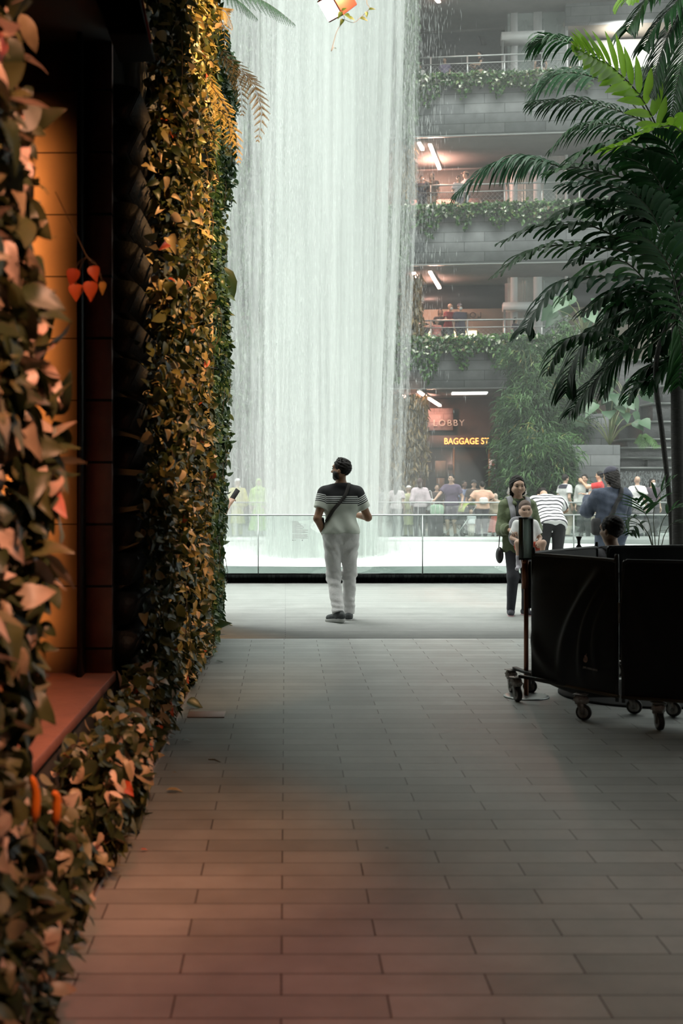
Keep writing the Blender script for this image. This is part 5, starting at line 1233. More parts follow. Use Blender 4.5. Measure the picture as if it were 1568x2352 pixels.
def hand_prims(w, d, nrm, side, curl=.35, s=1., thumb=.7, rf=.0085):
    """w wrist, d along the hand, nrm back-of-hand normal, side +1 when the thumb lies on +cross(d,nrm)"""
    d = unit(d); nrm = unit(nrm - d * (nrm @ d)); e = unit(np.cross(d, nrm)) * side; P = []
    w = A(*w)
    for o_, l_, _ in HAND_SPEC:
        P.append(cone(w + e * o_ * .5 * s, w + (d * l_ * .98 + e * o_) * s, .017 * s, .0125 * s, .012))
    for i, (o_, l_, fl) in enumerate(HAND_SPEC):
        p = w + (d * l_ + e * o_) * s; c = curl * (1 + .08 * i); dd = d
        seg = [.036 * fl / .66, .026 * fl / .66, .022 * fl / .66]
        for j, q in enumerate(seg):
            a_ = c * (.7 + .5 * j); dd = unit(dd * math.cos(a_) - nrm * math.sin(a_)); p2 = p + dd * q * s + e * o_ * .06 * s
            P.append(cone(p, p2, rf * s * (1.02 - .08 * j), rf * s * (.95 - .08 * j), .004)); p = p2
    tb = w + (d * .024 + e * -.030) * s
    td = unit(d * .75 - e * thumb - nrm * .25); t1 = tb + td * .036 * s; t2 = t1 + unit(td + d * .4 - nrm * .3) * .030 * s
    P += [cone(w + d * .008 * s - e * .012 * s, tb, .018 * s, .014 * s, .012), cone(tb, t1, .0125 * s, .0105 * s, .008), cone(t1, t2, .0105 * s, .008 * s, .004)]
    return P
def head_prims(fr, s, female=False, h=1.):
    c = lambda x, y, z: (x * s, y * s, z * s)
    return ([ell(c(-.034, .046, 1.600), c(.036, .036, .034), .02, fr), ell(c(.034, .046, 1.600), c(.036, .036, .034), .02, fr)] if female else []) + [ell(c(0, -.012, 1.660), c(.075, .094, .090), .02, fr), cone(c(0, .028, 1.605), c(0, .048, 1.560), .056 * s, .030 * s, .03, 1., fr), cone(c(-.03, .02, 1.60), c(.03, .02, 1.60), .045 * s, .045 * s, .02, 1., fr),
            cone(c(0, .086, 1.640), c(0, .103, 1.612), .007 * s, .0125 * s, .012, 1., fr), ell(c(-.0775, -.006, 1.615), c(.011, .020, .031), .008, fr), ell(c(.0775, -.006, 1.615), c(.011, .020, .031), .008, fr),
            cone(c(-.034, .066, 1.668), c(.034, .066, 1.668), .020 * s, .020 * s, .02, 1., fr), cone(c(-.017, .074, 1.580), c(.017, .074, 1.580), .010 * s, .010 * s, .010, 1., fr),
            ell(c(-.032, .093, 1.645), c(.015, .013, .010), .012, fr, sub=True), ell(c(.032, .093, 1.645), c(.015, .013, .010), .012, fr, sub=True),
            ell(c(-.036, .062, 1.612), c(.024, .024, .02), .02, fr), ell(c(.036, .062, 1.612), c(.024, .024, .02), .02, fr)]
class Person:
    def __init__(s, label, X, Y, yaw=0., H=1.7, z0=0., v=.014, lean=0., turn=0., head=(0, 0, 0), lh=None, rh=None, le=None, re=None, lf=(0, 0), rf=(0, 0), hip=None, wid=1., belly=0., sk=(.42, .26, .18),
                 hands='relax', group=None, seated=False, foot_yaw=(.15, -.15), name='person', lk=(0, 1, .1), rk=(0, 1, .1), foot_z=(0, 0), curl=.35, female=False, category='person', hscale=1.):
        s.v = v; S = s.S = H / 1.75; s.c = lambda x, y, z: A(x * S, y * S, z * S)
        hipz = (hip if hip is not None else .93) * S; dz = hipz - .93 * S; hc = A(0, 0, hipz)
        R = rzm(turn) @ rx(-lean)
        dzv = A(0, 0, dz)
        class UF:
            def fwd(self, p): return R @ (np.asarray(p, float) + dzv - hc) + hc
            def inv(self, P): return (P - hc) @ R + hc - dzv
        s.up = UF(); neck = s.c(0, -.005, 1.50); Rh = rzm(head[0]) @ rx(head[1]) @ ry(head[2])
        s.hf = Fr2(ScaleFr(hscale, s.c(0, 0, 1.53)), Frame(Rh, neck), s.up); c = s.c; up = s.up; W_ = wid
        s.sh = {-1: up.fwd(c(-.168 * W_, -.008, 1.388)), 1: up.fwd(c(.168 * W_, -.008, 1.388))}
        l1, l2 = .295 * S, .255 * S; s.elb = {}; s.wr = {}
        dflt = {-1: up.fwd(c(-.235 * W_, .03, .875)), 1: up.fwd(c(.235 * W_, .03, .875))}
        for sd, hpos, pole in ((-1, lh, le), (1, rh, re)):
            t = dflt[sd] if hpos is None else A(*hpos) * S
            pl = (sd * .5, -1, -.2) if pole is None else pole
            s.elb[sd], s.wr[sd] = two_bone(s.sh[sd], t, l1, l2, pl)
        s.hipj = {-1: A(-.088 * S * W_, 0, hipz - .02 * S), 1: A(.088 * S * W_, 0, hipz - .02 * S)}; s.kn = {}; s.an = {}
        for sd, ft, pole, fz in ((-1, lf, lk, foot_z[0]), (1, rf, rk, foot_z[1])):
            t = A((sd * .10 + ft[0]) * S, ft[1] * S, (.085 + fz) * S); s.kn[sd], s.an[sd] = two_bone(s.hipj[sd], t, .43 * S, .425 * S, pole)
        s.fy = {-1: foot_yaw[0], 1: foot_yaw[1]}
        s.torso = [cone(c(-.075 * W_, 0, .95), c(.075 * W_, 0, .95), .108 * S, .108 * S, .05, .95, up), cone(c(-.06 * W_, .0, 1.10), c(.06 * W_, .0, 1.10), (.095 + belly * .3) * S, (.095 + belly * .3) * S, .08, .9, up),
                   cone(c(-.085 * W_, 0, 1.28), c(.085 * W_, 0, 1.28), .108 * S, .108 * S, .08, .88, up), cone(c(-.128 * W_, -.01, 1.375), c(.128 * W_, -.01, 1.375), .064 * S, .064 * S, .07, 1.0, up),
                   cone(c(-.035, -.016, 1.462), c(-.150 * W_, -.012, 1.402), .044 * S, .042 * S, .04, 1., up), cone(c(.035, -.016, 1.462), c(.150 * W_, -.012, 1.402), .044 * S, .042 * S, .04, 1., up)]
        if belly: s.torso.append(ell(c(0, .06, 1.08), c(.13 * W_, .10 + belly, .14), .06, up))
        if female: s.torso.append(cone(c(-.07, .075, 1.27), c(.07, .075, 1.27), .062 * S, .062 * S, .05, 1., up))
        s.neck = [cone(c(0, -.015, 1.43), c(0, .004, 1.575), .056 * S, .052 * S, .03, 1., up)]
        s.arm = {sd: [cone(s.sh[sd], s.elb[sd], .052 * S, .041 * S, .03), cone(s.elb[sd], s.wr[sd], .041 * S, .026 * S, .02)] for sd in (-1, 1)}
        s.leg = {sd: [cone(s.hipj[sd], s.kn[sd], .088 * S, .056 * S, .04), cone(s.kn[sd], s.an[sd], .056 * S, .036 * S, .03)] for sd in (-1, 1)}
        s.foot = {}
        for sd in (-1, 1):
            a = s.fy[sd]; fw_ = A(math.sin(-a) * 1., math.cos(a), 0); h0 = s.an[sd] + A(0, 0, -.045 * S) - fw_ * .045 * S; h1 = s.an[sd] + A(0, 0, -.055 * S) + fw_ * .135 * S
            tilt = foot_z[0 if sd == -1 else 1]
            if tilt: h1 = h1 - A(0, 0, min(tilt, .05) * .75 * S)
            s.foot[sd] = [cone(h0, h1, .038 * S, .028 * S, .02), cone(s.an[sd], h0 + fw_ * .03 * S, .037 * S, .034 * S, .02)]
        s.prims = s.torso + s.neck + s.arm[-1] + s.arm[1] + s.leg[-1] + s.leg[1] + s.foot[-1] + s.foot[1] + head_prims(s.hf, S, female)
        s.handp = []
        for sd in (-1, 1):
            d = unit(s.wr[sd] - s.elb[sd]); nr = A(sd * 1., -.15, .1) if hands == 'relax' else A(sd * .3, -.2, 1.)
            if abs(d[2]) < .6 and hands == 'relax': nr = A(sd * .2, 0, 1)
            # thumb forward/inward
            e = np.cross(d, unit(nr - d * (nr @ d))); want = A(-sd * .5, 1., .3); sg = -1 if e @ want > 0 else 1
            s.handp.append((sd, hand_prims(s.wr[sd], d, nr, sg, curl, S)))
        V, Q = build_sdf(s.prims + ([q for _, hp in s.handp for q in hp] if v <= .0075 else []), v)
        if v > .0075:
            Vs, Qs = [V], [Q]; nn = len(V)
            for sd, hp in s.handp:
                hp = [cone(s.elb[sd] + (s.wr[sd] - s.elb[sd]) * .8, s.wr[sd] + (s.wr[sd] - s.elb[sd]) * .02, .029 * S, .025 * S, .01)] + hp
                V2, Q2 = build_sdf(hp, .0062, pad=.01); Vs.append(V2); Qs.append(Q2 + nn); nn += len(V2)
            V = np.concatenate(Vs); Q = np.concatenate(Qs)
        s.root = obj(name, V, Q, skin(sk)); s.root.location = (X, Y, z0); s.root.rotation_euler = (0, 0, yaw)
        tag(s.root, label, category, group); s.H = H
    def part(s, name, prims, mat, grow=0., cuts=(), noise=None, v=None, label=None, attr=None):
        V, Q = build_sdf(prims, v or s.v, grow, cuts, noise)
        o = obj(name, V, Q, mat, s.root, attr=attr(V) if attr else None)
        if label: o['label'] = label
        return o
    def folds(s, amp=.004, fr=38., seed=0):
        nz = Noise(3, fr, 6, seed + 50); return lambda X: (amp * nz(X[..., 0], X[..., 1], X[..., 2] * .6)).astype(np.float32)
    def shirt(s, mat, sleeve=.55, hem=.90, grow=.016, name='shirt', arm_grow=.012, noise=True, extra=(), attr=None, amp=.004, collar=1.48):
        S = s.S; P = [dict(p) for p in s.torso]
        up = s.up
        for sd in (-1, 1):
            if sleeve <= .01: continue
            a, e, w = s.sh[sd], s.elb[sd], s.wr[sd]
            if sleeve <= 1: 
                end = a + (e - a) * sleeve; P.append(cone(a, a + (e - a) * min(1, sleeve + .1), .053 * S + arm_grow, (.049 + .004 * (1 - sleeve)) * S + arm_grow, .03, cuts=((end, e - a),)))
            else:
                k = sleeve - 1; end = e + (w - e) * k
                P += [cone(a, e, .054 * S + arm_grow, .046 * S + arm_grow, .03), cone(e, e + (w - e) * min(1.04, k + .05), .047 * S + arm_grow, .036 * S + arm_grow, .03, cuts=((end, w - e),))]
        P += list(extra); P.append(cone(s.c(-.07, 0, hem + .03), s.c(.07, 0, hem + .03), .112 * S, .112 * S, .05, .95, up))
        for p in P: p.setdefault('cuts', ())
        return s.part(name, P, mat, grow, cuts=((up, s.c(0, 0, hem), (0, 0, -1)), (up, s.c(0, 0, collar), (0, .25, 1))), noise=s.folds(amp) if noise else None, attr=attr)
    def trousers(s, mat, length=1., grow=.012, waist=1.02, noise=True, name='trousers', amp=.004, flare=.0):
        S = s.S; P = [dict(p) for p in s.torso[:2]]
        for sd in (-1, 1):
            h, k, a = s.hipj[sd], s.kn[sd], s.an[sd]
            P.append(cone(h, k, .094 * S, .066 * S, .04, cuts=(((h + (k - h) * 2 * length, k - h),) if length <= .5 else ())))
            if length > .5:
                f = (length - .5) * 2; end = k + (a - k) * min(f, 1.0) + A(0, 0, -.02 * S * (f >= 1)); P.append(cone(k, a + (a - k) * .12, .066 * S, (.050 + flare) * S, .04, cuts=((end, a - k),)))
        cuts = [(s.up, s.c(0, 0, waist), (0, 0, 1))]
        return s.part(name, P, mat, grow, cuts=cuts, noise=s.folds(amp, 30, 3) if noise else None)
    def skirt(s, mat, z1=.35, r=.26, waist=1.05, name='skirt', front=.0):
        S = s.S; P = [cone((0, front * .4, waist * S), (0, front, z1 * S), .115 * S, r * S, .03, .8)]
        nz = lambda X: (.010 * np.sin(np.arctan2(X[..., 1], X[..., 0]) * 9)).astype(np.float32)
        return s.part(name, P, mat, .012, cuts=((None, (0, 0, waist * S), (0, 0, 1)), (None, (0, 0, z1 * S), (0, 0, -1))), noise=nz)
    def shoes(s, mat=None, sole=None):
        for sd in (-1, 1):
            P = [dict(p) for p in s.foot[sd]]
            s.part('shoe', P, mat or M_SHOE, .009, v=min(s.v, .01))
    def hair(s, style='short', mat=None, noise=.004):
        S = s.S; c = s.c; hf = s.hf; mat = mat or M_HAIRB
        P = [ell(c(0, -.018, 1.668), c(.084, .100, .098), .02, hf)]; cuts = [(hf, c(0, .066, 1.71), (0, .9, -.55)), (hf, c(0, -.0, 1.585), (0, .35, -1))]
        if style == 'short': cuts = [(hf, c(0, .074, 1.715), (0, .8, -.42)), (hf, c(0, -.04, 1.565), (0, .45, -1))]
        if style == 'long':
            P += [cone(c(0, -.06, 1.66), c(0, -.085, 1.38), .075 * S, .06 * S, .03, .7, hf), cone(c(-.06, -.02, 1.64), c(-.065, -.03, 1.47), .03 * S, .02 * S, .02, 1, hf), cone(c(.06, -.02, 1.64), c(.065, -.03, 1.47), .03 * S, .02 * S, .02, 1, hf)]; cuts = [(hf, c(0, .066, 1.71), (0, .9, -.42))]
        if style == 'bob':
            P += [cone(c(0, -.05, 1.64), c(0, -.07, 1.53), .082 * S, .075 * S, .03, .8, hf), cone(c(-.062, .0, 1.64), c(-.07, .0, 1.53), .032 * S, .026 * S, .02, 1, hf), cone(c(.062, .0, 1.64), c(.07, .0, 1.53), .032 * S, .026 * S, .02, 1, hf)]; cuts = [(hf, c(0, .066, 1.71), (0, .9, -.42))]
        if style == 'tied':
            P += [ell(c(0, -.125, 1.66), c(.04, .035, .04), .02, hf)]
        nz = Noise(3, 120, 6, 9)
        return s.part('hair', P, mat, .0, cuts, (lambda X: (noise * nz(X[..., 0], X[..., 1], X[..., 2])).astype(np.float32)) if noise else None, v=min(s.v, .010))
    def cap(s, mat, brim=True, back=False):
        c = s.c; S = s.S; hf = s.hf; P = [ell(c(0, -.012, 1.685), c(.087, .104, .088), .02, hf)]
        o = s.part('cap', P, mat, .0, [(hf, c(0, 0, 1.675), (0, -.12, -1))], v=min(s.v, .01))
        if brim:
            sg = -1 if back else 1
            s.part('cap_brim', [ell(c(0, sg * .115, 1.683), c(.068, .062, .012), .01, hf)], mat, v=min(s.v, .008))
    def hijab(s, mat):
        c = s.c; S = s.S; hf = s.hf
        P = [ell(c(0, -.015, 1.665), c(.088, .104, .104), .03, hf), cone(c(0, -.01, 1.60), c(0, -.005, 1.46), .078 * S, .10 * S, .04, .9, hf), cone(c(-.09, .0, 1.42), c(.09, 0, 1.42), .09 * S, .09 * S, .05, .95, s.up)]
        s.part('headscarf', P + [ell(c(0, .085, 1.625), c(.058, .05, .075), .01, hf, sub=True)], mat, v=min(s.v, .012))
    def face(s, mask=None, smile=False, glasses=False):
        """small dark eyes, brows and mouth (or a mask)"""
        S = s.S; c = s.c; hf = s.hf
        for sd in (-1, 1):
            b = MB(); b.ell((0, 0, 0), (.0135 * S, .006 * S, .0062 * S), 10, 6); V = np.concatenate(b.V) + c(sd * .032, .086, 1.645); b.V = [np.array([hf.fwd(q) for q in V])]; b.done('eye', M_EYE, s.root, True)
            b = MB(); b.tube([hf.fwd(q) for q in (c(sd * .016, .0925, 1.664), c(sd * .034, .089, 1.669), c(sd * .050, .074, 1.663))], [.002 * S, .0028 * S, .0012 * S], 6); b.done('eyebrow', M_HAIRB, s.root, True)
        if mask is None:
            b = MB(); w = .025 if smile else .02; b.tube([hf.fwd(q) for q in (c(-w, .076, 1.583 if smile else 1.579), c(-w * .5, .084, 1.578), c(0, .0855, 1.577), c(w * .5, .084, 1.578), c(w, .076, 1.583 if smile else 1.579))], [.002 * S, .005 * S, .0055 * S, .005 * S, .002 * S], 6); b.done('mouth', M_LIP, s.root, True)
        else:
            s.part('face_mask', [ell(c(0, .062, 1.585), c(.056, .055, .050), .01, hf)], mask, .002, [(hf, c(0, .03, 1.6), (0, -1, 0))], v=min(s.v, .009))
        if glasses:
            b = MB()
            for sd in (-1, 1): b.tube([hf.fwd(c(sd * .034 + .022 * math.cos(q), .101, 1.643 + .016 * math.sin(q))) for q in np.linspace(0, 6.283, 14)], .002 * S, 5)
            b.done('glasses', M_BLACK, s.root, True)
    def strap(s, pts, w, mat, name='strap', th=.006, frame=True):
        """flat strap through body-frame points"""
        P = spline([s.up.fwd(s.c(*p)) if frame else s.c(*p) for p in pts], 26); b = MB(); Tn = np.gradient(P, axis=0); V = []
        for i, p in enumerate(P):
            o = p - A(0, 0, p[2]); ctr = A(0, 0, 0); nr = unit(A(p[0] * .6, p[1], 0)); sd = unit(np.cross(Tn[i], nr)); V += [p - sd * w / 2, p + sd * w / 2, p + sd * w / 2 + nr * th, p - sd * w / 2 + nr * th]
        F_ = [(4 * i + a, 4 * i + (a + 1) % 4, 4 * i + 4 + (a + 1) % 4, 4 * i + 4 + a) for i in range(len(P) - 1) for a in range(4)] + [(3, 2, 1, 0), tuple(4 * len(P) - 4 + a for a in range(4))]
        b.add(V, F_); return b.done(name, mat, s.root, True)
    def world(s, p, frame=True):
        q = s.up.fwd(s.c(*p)) if frame else s.c(*p); a = s.root.rotation_euler[2]; l = s.root.location
        return A(q[0] * math.cos(a) - q[1] * math.sin(a) + l[0], q[0] * math.sin(a) + q[1] * math.cos(a) + l[1], q[2] + l[2])
# ================================================================== the people near us
from mathutils.bvhtree import BVHTree
def stripes_mat(name, stops, attr='u', interp='CONSTANT', rough=.85, lo=0., hi=1.):
    m, nt, b = new_mat(name); N = nt.nodes
    at = N.new('ShaderNodeAttribute'); at.attribute_name = attr
    mr = N.new('ShaderNodeMapRange'); mr.inputs[1].default_value = lo; mr.inputs[2].default_value = hi; L(nt, at.outputs['Fac'], mr.inputs[0])
    cr = N.new('ShaderNodeValToRGB'); cr.color_ramp.interpolation = interp; e = cr.color_ramp.elements
    while len(e) < len(stops): e.new(.5)
    for i, (p, c) in enumerate(stops): e[i].position = p; e[i].color = (*c, 1)
    L(nt, mr.outputs[0], cr.inputs[0]); L(nt, cr.outputs[0], b.inputs['Base Color']); b.inputs['Roughness'].default_value = rough
    no = N.new('ShaderNodeTexNoise'); no.inputs['Scale'].default_value = 160; tc = N.new('ShaderNodeTexCoord'); L(nt, tc.outputs['Object'], no.inputs[0])
    bu = N.new('ShaderNodeBump'); bu.inputs['Strength'].default_value = .15; bu.inputs['Distance'].default_value = .003; L(nt, no.outputs[0], bu.inputs['Height']); L(nt, bu.outputs[0], b.inputs['Normal'])
    return m
def snap_strap(person, target, pts, w, mat, root, name='strap', lift=.005, th=.006, n=40, local=True):
    """strap laid on the surface of a garment; mesh is made in the garment's frame, offset to root"""
    me = target.data; bv = BVHTree.FromPolygons([v.co[:] for v in me.vertices], [tuple(p.vertices) for p in me.polygons])
    P0 = spline([person.up.fwd(person.c(*p)) for p in pts], n); P = []; Nn = []
    for p in P0:
        loc_, nor, _, _ = bv.find_nearest(Vector(p)); P.append(A(*loc_) + A(*nor) * lift); Nn.append(A(*nor))
    P = np.array(P); P[1:-1] = (P[:-2] + P[1:-1] * 2 + P[2:]) / 4; Nn = np.array(Nn); Nn[1:-1] = (Nn[:-2] + Nn[1:-1] + Nn[2:]) / 3; Tn = np.gradient(P, axis=0); V = []
    for i in range(n):
        sd = unit(np.cross(Tn[i], Nn[i])); nr = unit(Nn[i]); V += [P[i] - sd * w / 2, P[i] + sd * w / 2, P[i] + sd * w / 2 + nr * th, P[i] - sd * w / 2 + nr * th]
    F_ = [(4 * i + a, 4 * i + (a + 1) % 4, 4 * i + 4 + (a + 1) % 4, 4 * i + 4 + a) for i in range(n - 1) for a in range(4)] + [(3, 2, 1, 0), tuple(4 * n - 4 + a for a in range(4))]
    return obj(name, V, F_, mat, root)
def soft_bag(size, mat, parent, name='body', c=(0, 0, 0), seed=0, R=None):
    b = MB(); b.ell((0, 0, 0), (1, 1, 1), 20, 14); V = np.concatenate(b.V); V = np.sign(V) * np.abs(V) ** .55 * A(*size); nz = Noise(3, 14, 6, seed); V += .004 * nz(V[:, 0], V[:, 1], V[:, 2])[:, None]
    if R is not None: V = V @ R.T
    b.V = [V + A(*c)]; return b.done(name, mat, parent, True)
# ---------------------------------------------------------------- the man walking away
man = Person('person walking away in black and pale striped tee and white trousers, head turned left', .604, 12.76, 0., 1.765, v=.0065, sk=(.30, .155, .085), head=(1.12, .04, 0), lh=(-.165, .035, .905), le=(-.8, -.9, 0), rh=(.14, .25, 1.15), re=(.8, -.75, -.5),
    lf=(.065, -.12), rf=(-.01, .15), foot_yaw=(.75, -.12), foot_z=(.035, 0), lk=(-.1, 1, .1), rk=(.1, 1, .1), wid=1.03, hip=.925, turn=.04, curl=.25)
up = man.up; S = man.S
def man_u(V):
    Q = up.inv(V); u = Q[:, 2] - 1.275 * S
    for sd in (-1, 1):
        a, e = man.sh[sd], man.elb[sd]; d = unit(e - a); t = (V - a) @ d
        isarm = (np.abs(Q[:, 0]) > .172 * S) | ((np.sign(Q[:, 0]) == sd) & (np.linalg.norm(V - a - t[:, None] * d, axis=1) < .075 * S) & (t > .05) & (np.abs(Q[:, 0]) > .155 * S))
        isarm &= np.sign(Q[:, 0]) == sd
        u = np.where(isarm, .118 * S - t, u)
    return {'u': u}
BK, WH, PG = (.010, .010, .012), (.72, .74, .72), (.60, .64, .57)
M_TEE = stripes_mat('striped_tee', [(0, PG), (.5, BK), (.533, WH), (.566, BK), (.60, WH), (.633, BK), (.667, WH), (.70, BK), (.733, WH), (.767, BK)], lo=-.15, hi=.15)
def man_folds(X):
    x, y, z = X[..., 0], X[..., 1], X[..., 2]; g = lambda c, w: np.exp(-((z - c * S) / w) ** 2)
    w1 = np.sin(78 * z + 20 * x + 1.6 * np.sin(22 * x + 15 * y)); w2 = np.sin(46 * z - 60 * np.abs(x - .02) + 2.2 * np.sin(14 * y + 9 * x))
    return (.0042 * g(.44, .13) * w1 + .0036 * g(.17, .07) * np.sin(95 * z + 14 * x) + .0065 * g(.79, .10) * w2 + .003 * np.sin(30 * z + 25 * x + 20 * y)).astype(np.float32)
def tee_folds(X):
    x, y, z = X[..., 0], X[..., 1], X[..., 2]
    return (.0075 * np.exp(-((z - 1.05 * S) / .10) ** 2) * np.sin(34 * x + 22 * (z - 1.0) + 1.2 * np.sin(9 * z)) + .004 * np.exp(-((z - .985 * S) / .03) ** 2) * np.sin(60 * x) + .003 * np.sin(18 * x + 16 * z + 12 * y)).astype(np.float32)
man.folds = lambda amp=0, fr=0, seed=0: tee_folds
tee = man.shirt(M_TEE, sleeve=.62, hem=.955, grow=.015, arm_grow=.012, attr=man_u, amp=.0065, name='striped_tee')
man.folds = lambda amp=0, fr=0, seed=0: man_folds
man_tr = man.trousers(clothm((.80, .785, .775), (.74, .73, .725), bump=.4), grow=.010, waist=1.03, amp=.0085, flare=.004)
for sd in (-1, 1):
    P = [dict(p) for p in man.foot[sd]]; sh_ = man.part('shoe', P, pm('shoe_grey', (.075, .085, .085), (.03, .033, .035), rough=.6, scale=25), .010, v=.006)
    zc = man.foot[sd][0]; a, b_ = zc['a'], zc['b']; 
    so = man.part('sole', [cone(a - A(0, 0, .030 * S), b_ - A(0, 0, .018 * S) + unit(b_ - a) * .012, .040 * S, .034 * S, .02, 1.), ], pm('sole_white', (.7, .7, .68), rough=.6), .004, cuts=((None, a - A(0, 0, .030 * S) + A(0, 0, .004), A(0, 0, 1.) + unit(b_ - a) * 0),), v=.005)
man.hair('short', noise=.006)
tuft = MB()
for i in range(26):
    a_ = rng.uniform(0, 6.28); r_ = rng.uniform(.01, .06); p0 = A(r_ * math.cos(a_), .01 + r_ * math.sin(a_) * .9, 1.755 - r_ * .35); p1 = p0 + A(rng.normal(0, .014), rng.normal(-.006, .012), rng.uniform(.012, .028)); tuft.tube([man.hf.fwd(q * A(S, S, S)) for q in (p0 - A(0, 0, .02), (p0 + p1) / 2, p1)], [.010, .008, .002], 5)
tuft.done('hair_tuft', M_HAIRB, man.root, True)
man.part('beard', [cone((-.045 * S, .02 * S, 1.585 * S), (.045 * S, .02 * S, 1.585 * S), .050 * S, .050 * S, .02, 1., man.hf), cone((0, .03 * S, 1.60 * S), (0, .052 * S, 1.555 * S), .058 * S, .036 * S, .03, 1., man.hf)], M_HAIRB, .003, [(man.hf, (0, .0, 1.605 * S), (0, -.35, 1)), (man.hf, (0, .005, 1.6 * S), (0, -1, .1))], v=.006)
man.face()
bag = thing('crossbody_bag', 'black crossbody bag worn by the man in the striped tee', 'bag', man.root.location)
snap_strap(man, tee, [(.085, .10, 1.42), (.085, .03, 1.485), (.075, -.07, 1.47), (.03, -.13, 1.36), (-.06, -.14, 1.24), (-.145, -.10, 1.14), (-.175, -.04, 1.085)], .036, stripes_mat('strap_web', [(0, (.012, .012, .012)), (.5, (.16, .14, .13))], attr='none'), bag).data.materials[0] = pm('strap_web', (.055, .05, .047), (.03, .028, .026), rough=.8)
soft_bag((.030, .075, .085), pm('bag_black', (.012, .012, .013), rough=.6), bag, c=man.up.fwd(man.c(-.205, .045, 1.04)))
ph = thing('phone', 'dark phone held in front by the man in the striped tee', 'phone', man.world(tuple(man.wr[1] / S + A(-.01, .09, .02)), False))
b = MB(); b.box(-.036, .036, -.005, .005, -.07, .07); b.done('case', M_BLACK, ph, bevel=.003)

# ---------------------------------------------------------------- woman with a baby
wm = Person('smiling person in an olive jacket standing with a baby on the chest', 2.65, 13.4, math.pi + .03, 1.56, v=.0065, wid=.95, sk=(.50, .32, .23), head=(.06, -.10, .05), rh=(.145, .27, 1.09), lh=(-.19, .24, 1.04), re=(.35, -1, -.5), le=(-.35, -1, -.5), female=True, hscale=1.10, lf=(-.0, .0), rf=(.0, .04), foot_yaw=(.2, -.2), curl=.7, hands='hold')
S = wm.S
M_OLIVE = clothm((.12, .15, .075), (.085, .11, .055), bump=.4)
jk = wm.shirt(M_OLIVE, sleeve=1.80, hem=.80, grow=.018, arm_grow=.013, amp=.007, name='jacket', collar=1.50)
wm.part('inner_top', [dict(p) for p in wm.torso], clothm((.02, .022, .025)), .034, cuts=((wm.up, wm.c(.055, 0, 0), (1, 0, 0)), (wm.up, wm.c(-.055, 0, 0), (-1, 0, 0)), (wm.up, wm.c(0, .06, 0), (0, -1, 0)), (wm.up, wm.c(0, 0, .86), (0, 0, -1)), (wm.up, wm.c(0, 0, 1.46), (0, 0, 1))))
wm.part('hood', [cone(wm.c(-.11, -.05, 1.47), wm.c(.11, -.05, 1.47), .055 * S, .055 * S, .03, 1, wm.up), cone(wm.c(-.11, -.04, 1.47), wm.c(-.06, .09, 1.42), .04 * S, .03 * S, .03, 1, wm.up), cone(wm.c(.11, -.04, 1.47), wm.c(.06, .09, 1.42), .04 * S, .03 * S, .03, 1, wm.up)], M_OLIVE, 0, noise=wm.folds(.006))
wm.trousers(clothm((.020, .021, .027), (.028, .03, .038)), grow=.004, waist=1.0, amp=.003)
wm.shoes(pm('trainer_dark', (.03, .03, .04), (.05, .05, .065), rough=.7))
for sd in (-1, 1):
    zc = wm.foot[sd][0]; wm.part('sole', [cone(zc['a'] - A(0, 0, .03 * S), zc['b'] - A(0, 0, .02 * S), .040 * S, .032 * S, .02)], pm('sole_pink', (.5, .3, .32), rough=.6), .005, cuts=((None, zc['a'] - A(0, 0, .026 * S), (0, 0, 1)),), v=.006)
wm.hair('bob', noise=.004); wm.face(smile=True)
tb = MB(); hf = wm.hf
tb.tube([hf.fwd(q) for q in (wm.c(-.018, .0835, 1.581), wm.c(0, .089, 1.5785), wm.c(.018, .0835, 1.581))], [.001, .0028, .001], 6); tb.done('teeth', pm('teeth', (.7, .66, .6), rough=.4), wm.root, True)
M_GREYW = clothm((.30, .30, .32), (.24, .24, .26))
cr_ = thing('baby_carrier', 'grey padded baby carrier strapped over the olive jacket', 'baby carrier', wm.root.location, wm.root.rotation_euler[2])
for sd in (-1, 1): snap_strap(wm, jk, [(sd * .11, -.10, 1.40), (sd * .115, -.03, 1.49), (sd * .11, .08, 1.46), (sd * .10, .14, 1.34), (sd * .085, .16, 1.20)], .062, M_GREYW, cr_, th=.014, lift=.008)
wm_b = soft_bag((.15, .05, .17), M_GREYW, cr_, 'pouch', c=(0, .19, .96))
# baby
bb = Person('baby in a white tee and red shorts carried facing outward', 2.683, 13.13, math.pi + .05, .95, z0=.285, v=.0062, sk=(.55, .36, .27), hscale=1.55, female=True, head=(-.05, -.12, .06), rh=(.20, .26, 1.06), lh=(-.22, .24, 1.02), re=(.6, -.6, -.6), le=(-.6, -.6, -.6), rf=(.13, .34), lf=(-.13, .34), foot_z=(.52, .52), rk=(.3, .6, 1), lk=(-.3, .6, 1), belly=.03, wid=1.05, foot_yaw=(.5, -.5))
bb.shirt(clothm((.74, .75, .74)), sleeve=.75, hem=.95, grow=.010, amp=.003, name='tee')
bb.trousers(clothm((.42, .07, .03), (.36, .05, .025)), length=.30, grow=.018, waist=1.04, amp=.004, name='shorts')
for sd in (-1, 1): bb.part('sock', [dict(p) for p in bb.foot[sd]] + [cone(bb.an[sd], bb.an[sd] + (bb.kn[sd] - bb.an[sd]) * .35, .036 * bb.S, .042 * bb.S, .02)], clothm((.42, .40, .44)), .006)
bb.hair('short', pm('baby_hair', (.12, .08, .06), (.09, .06, .045), rough=.7), noise=.001); bb.face()
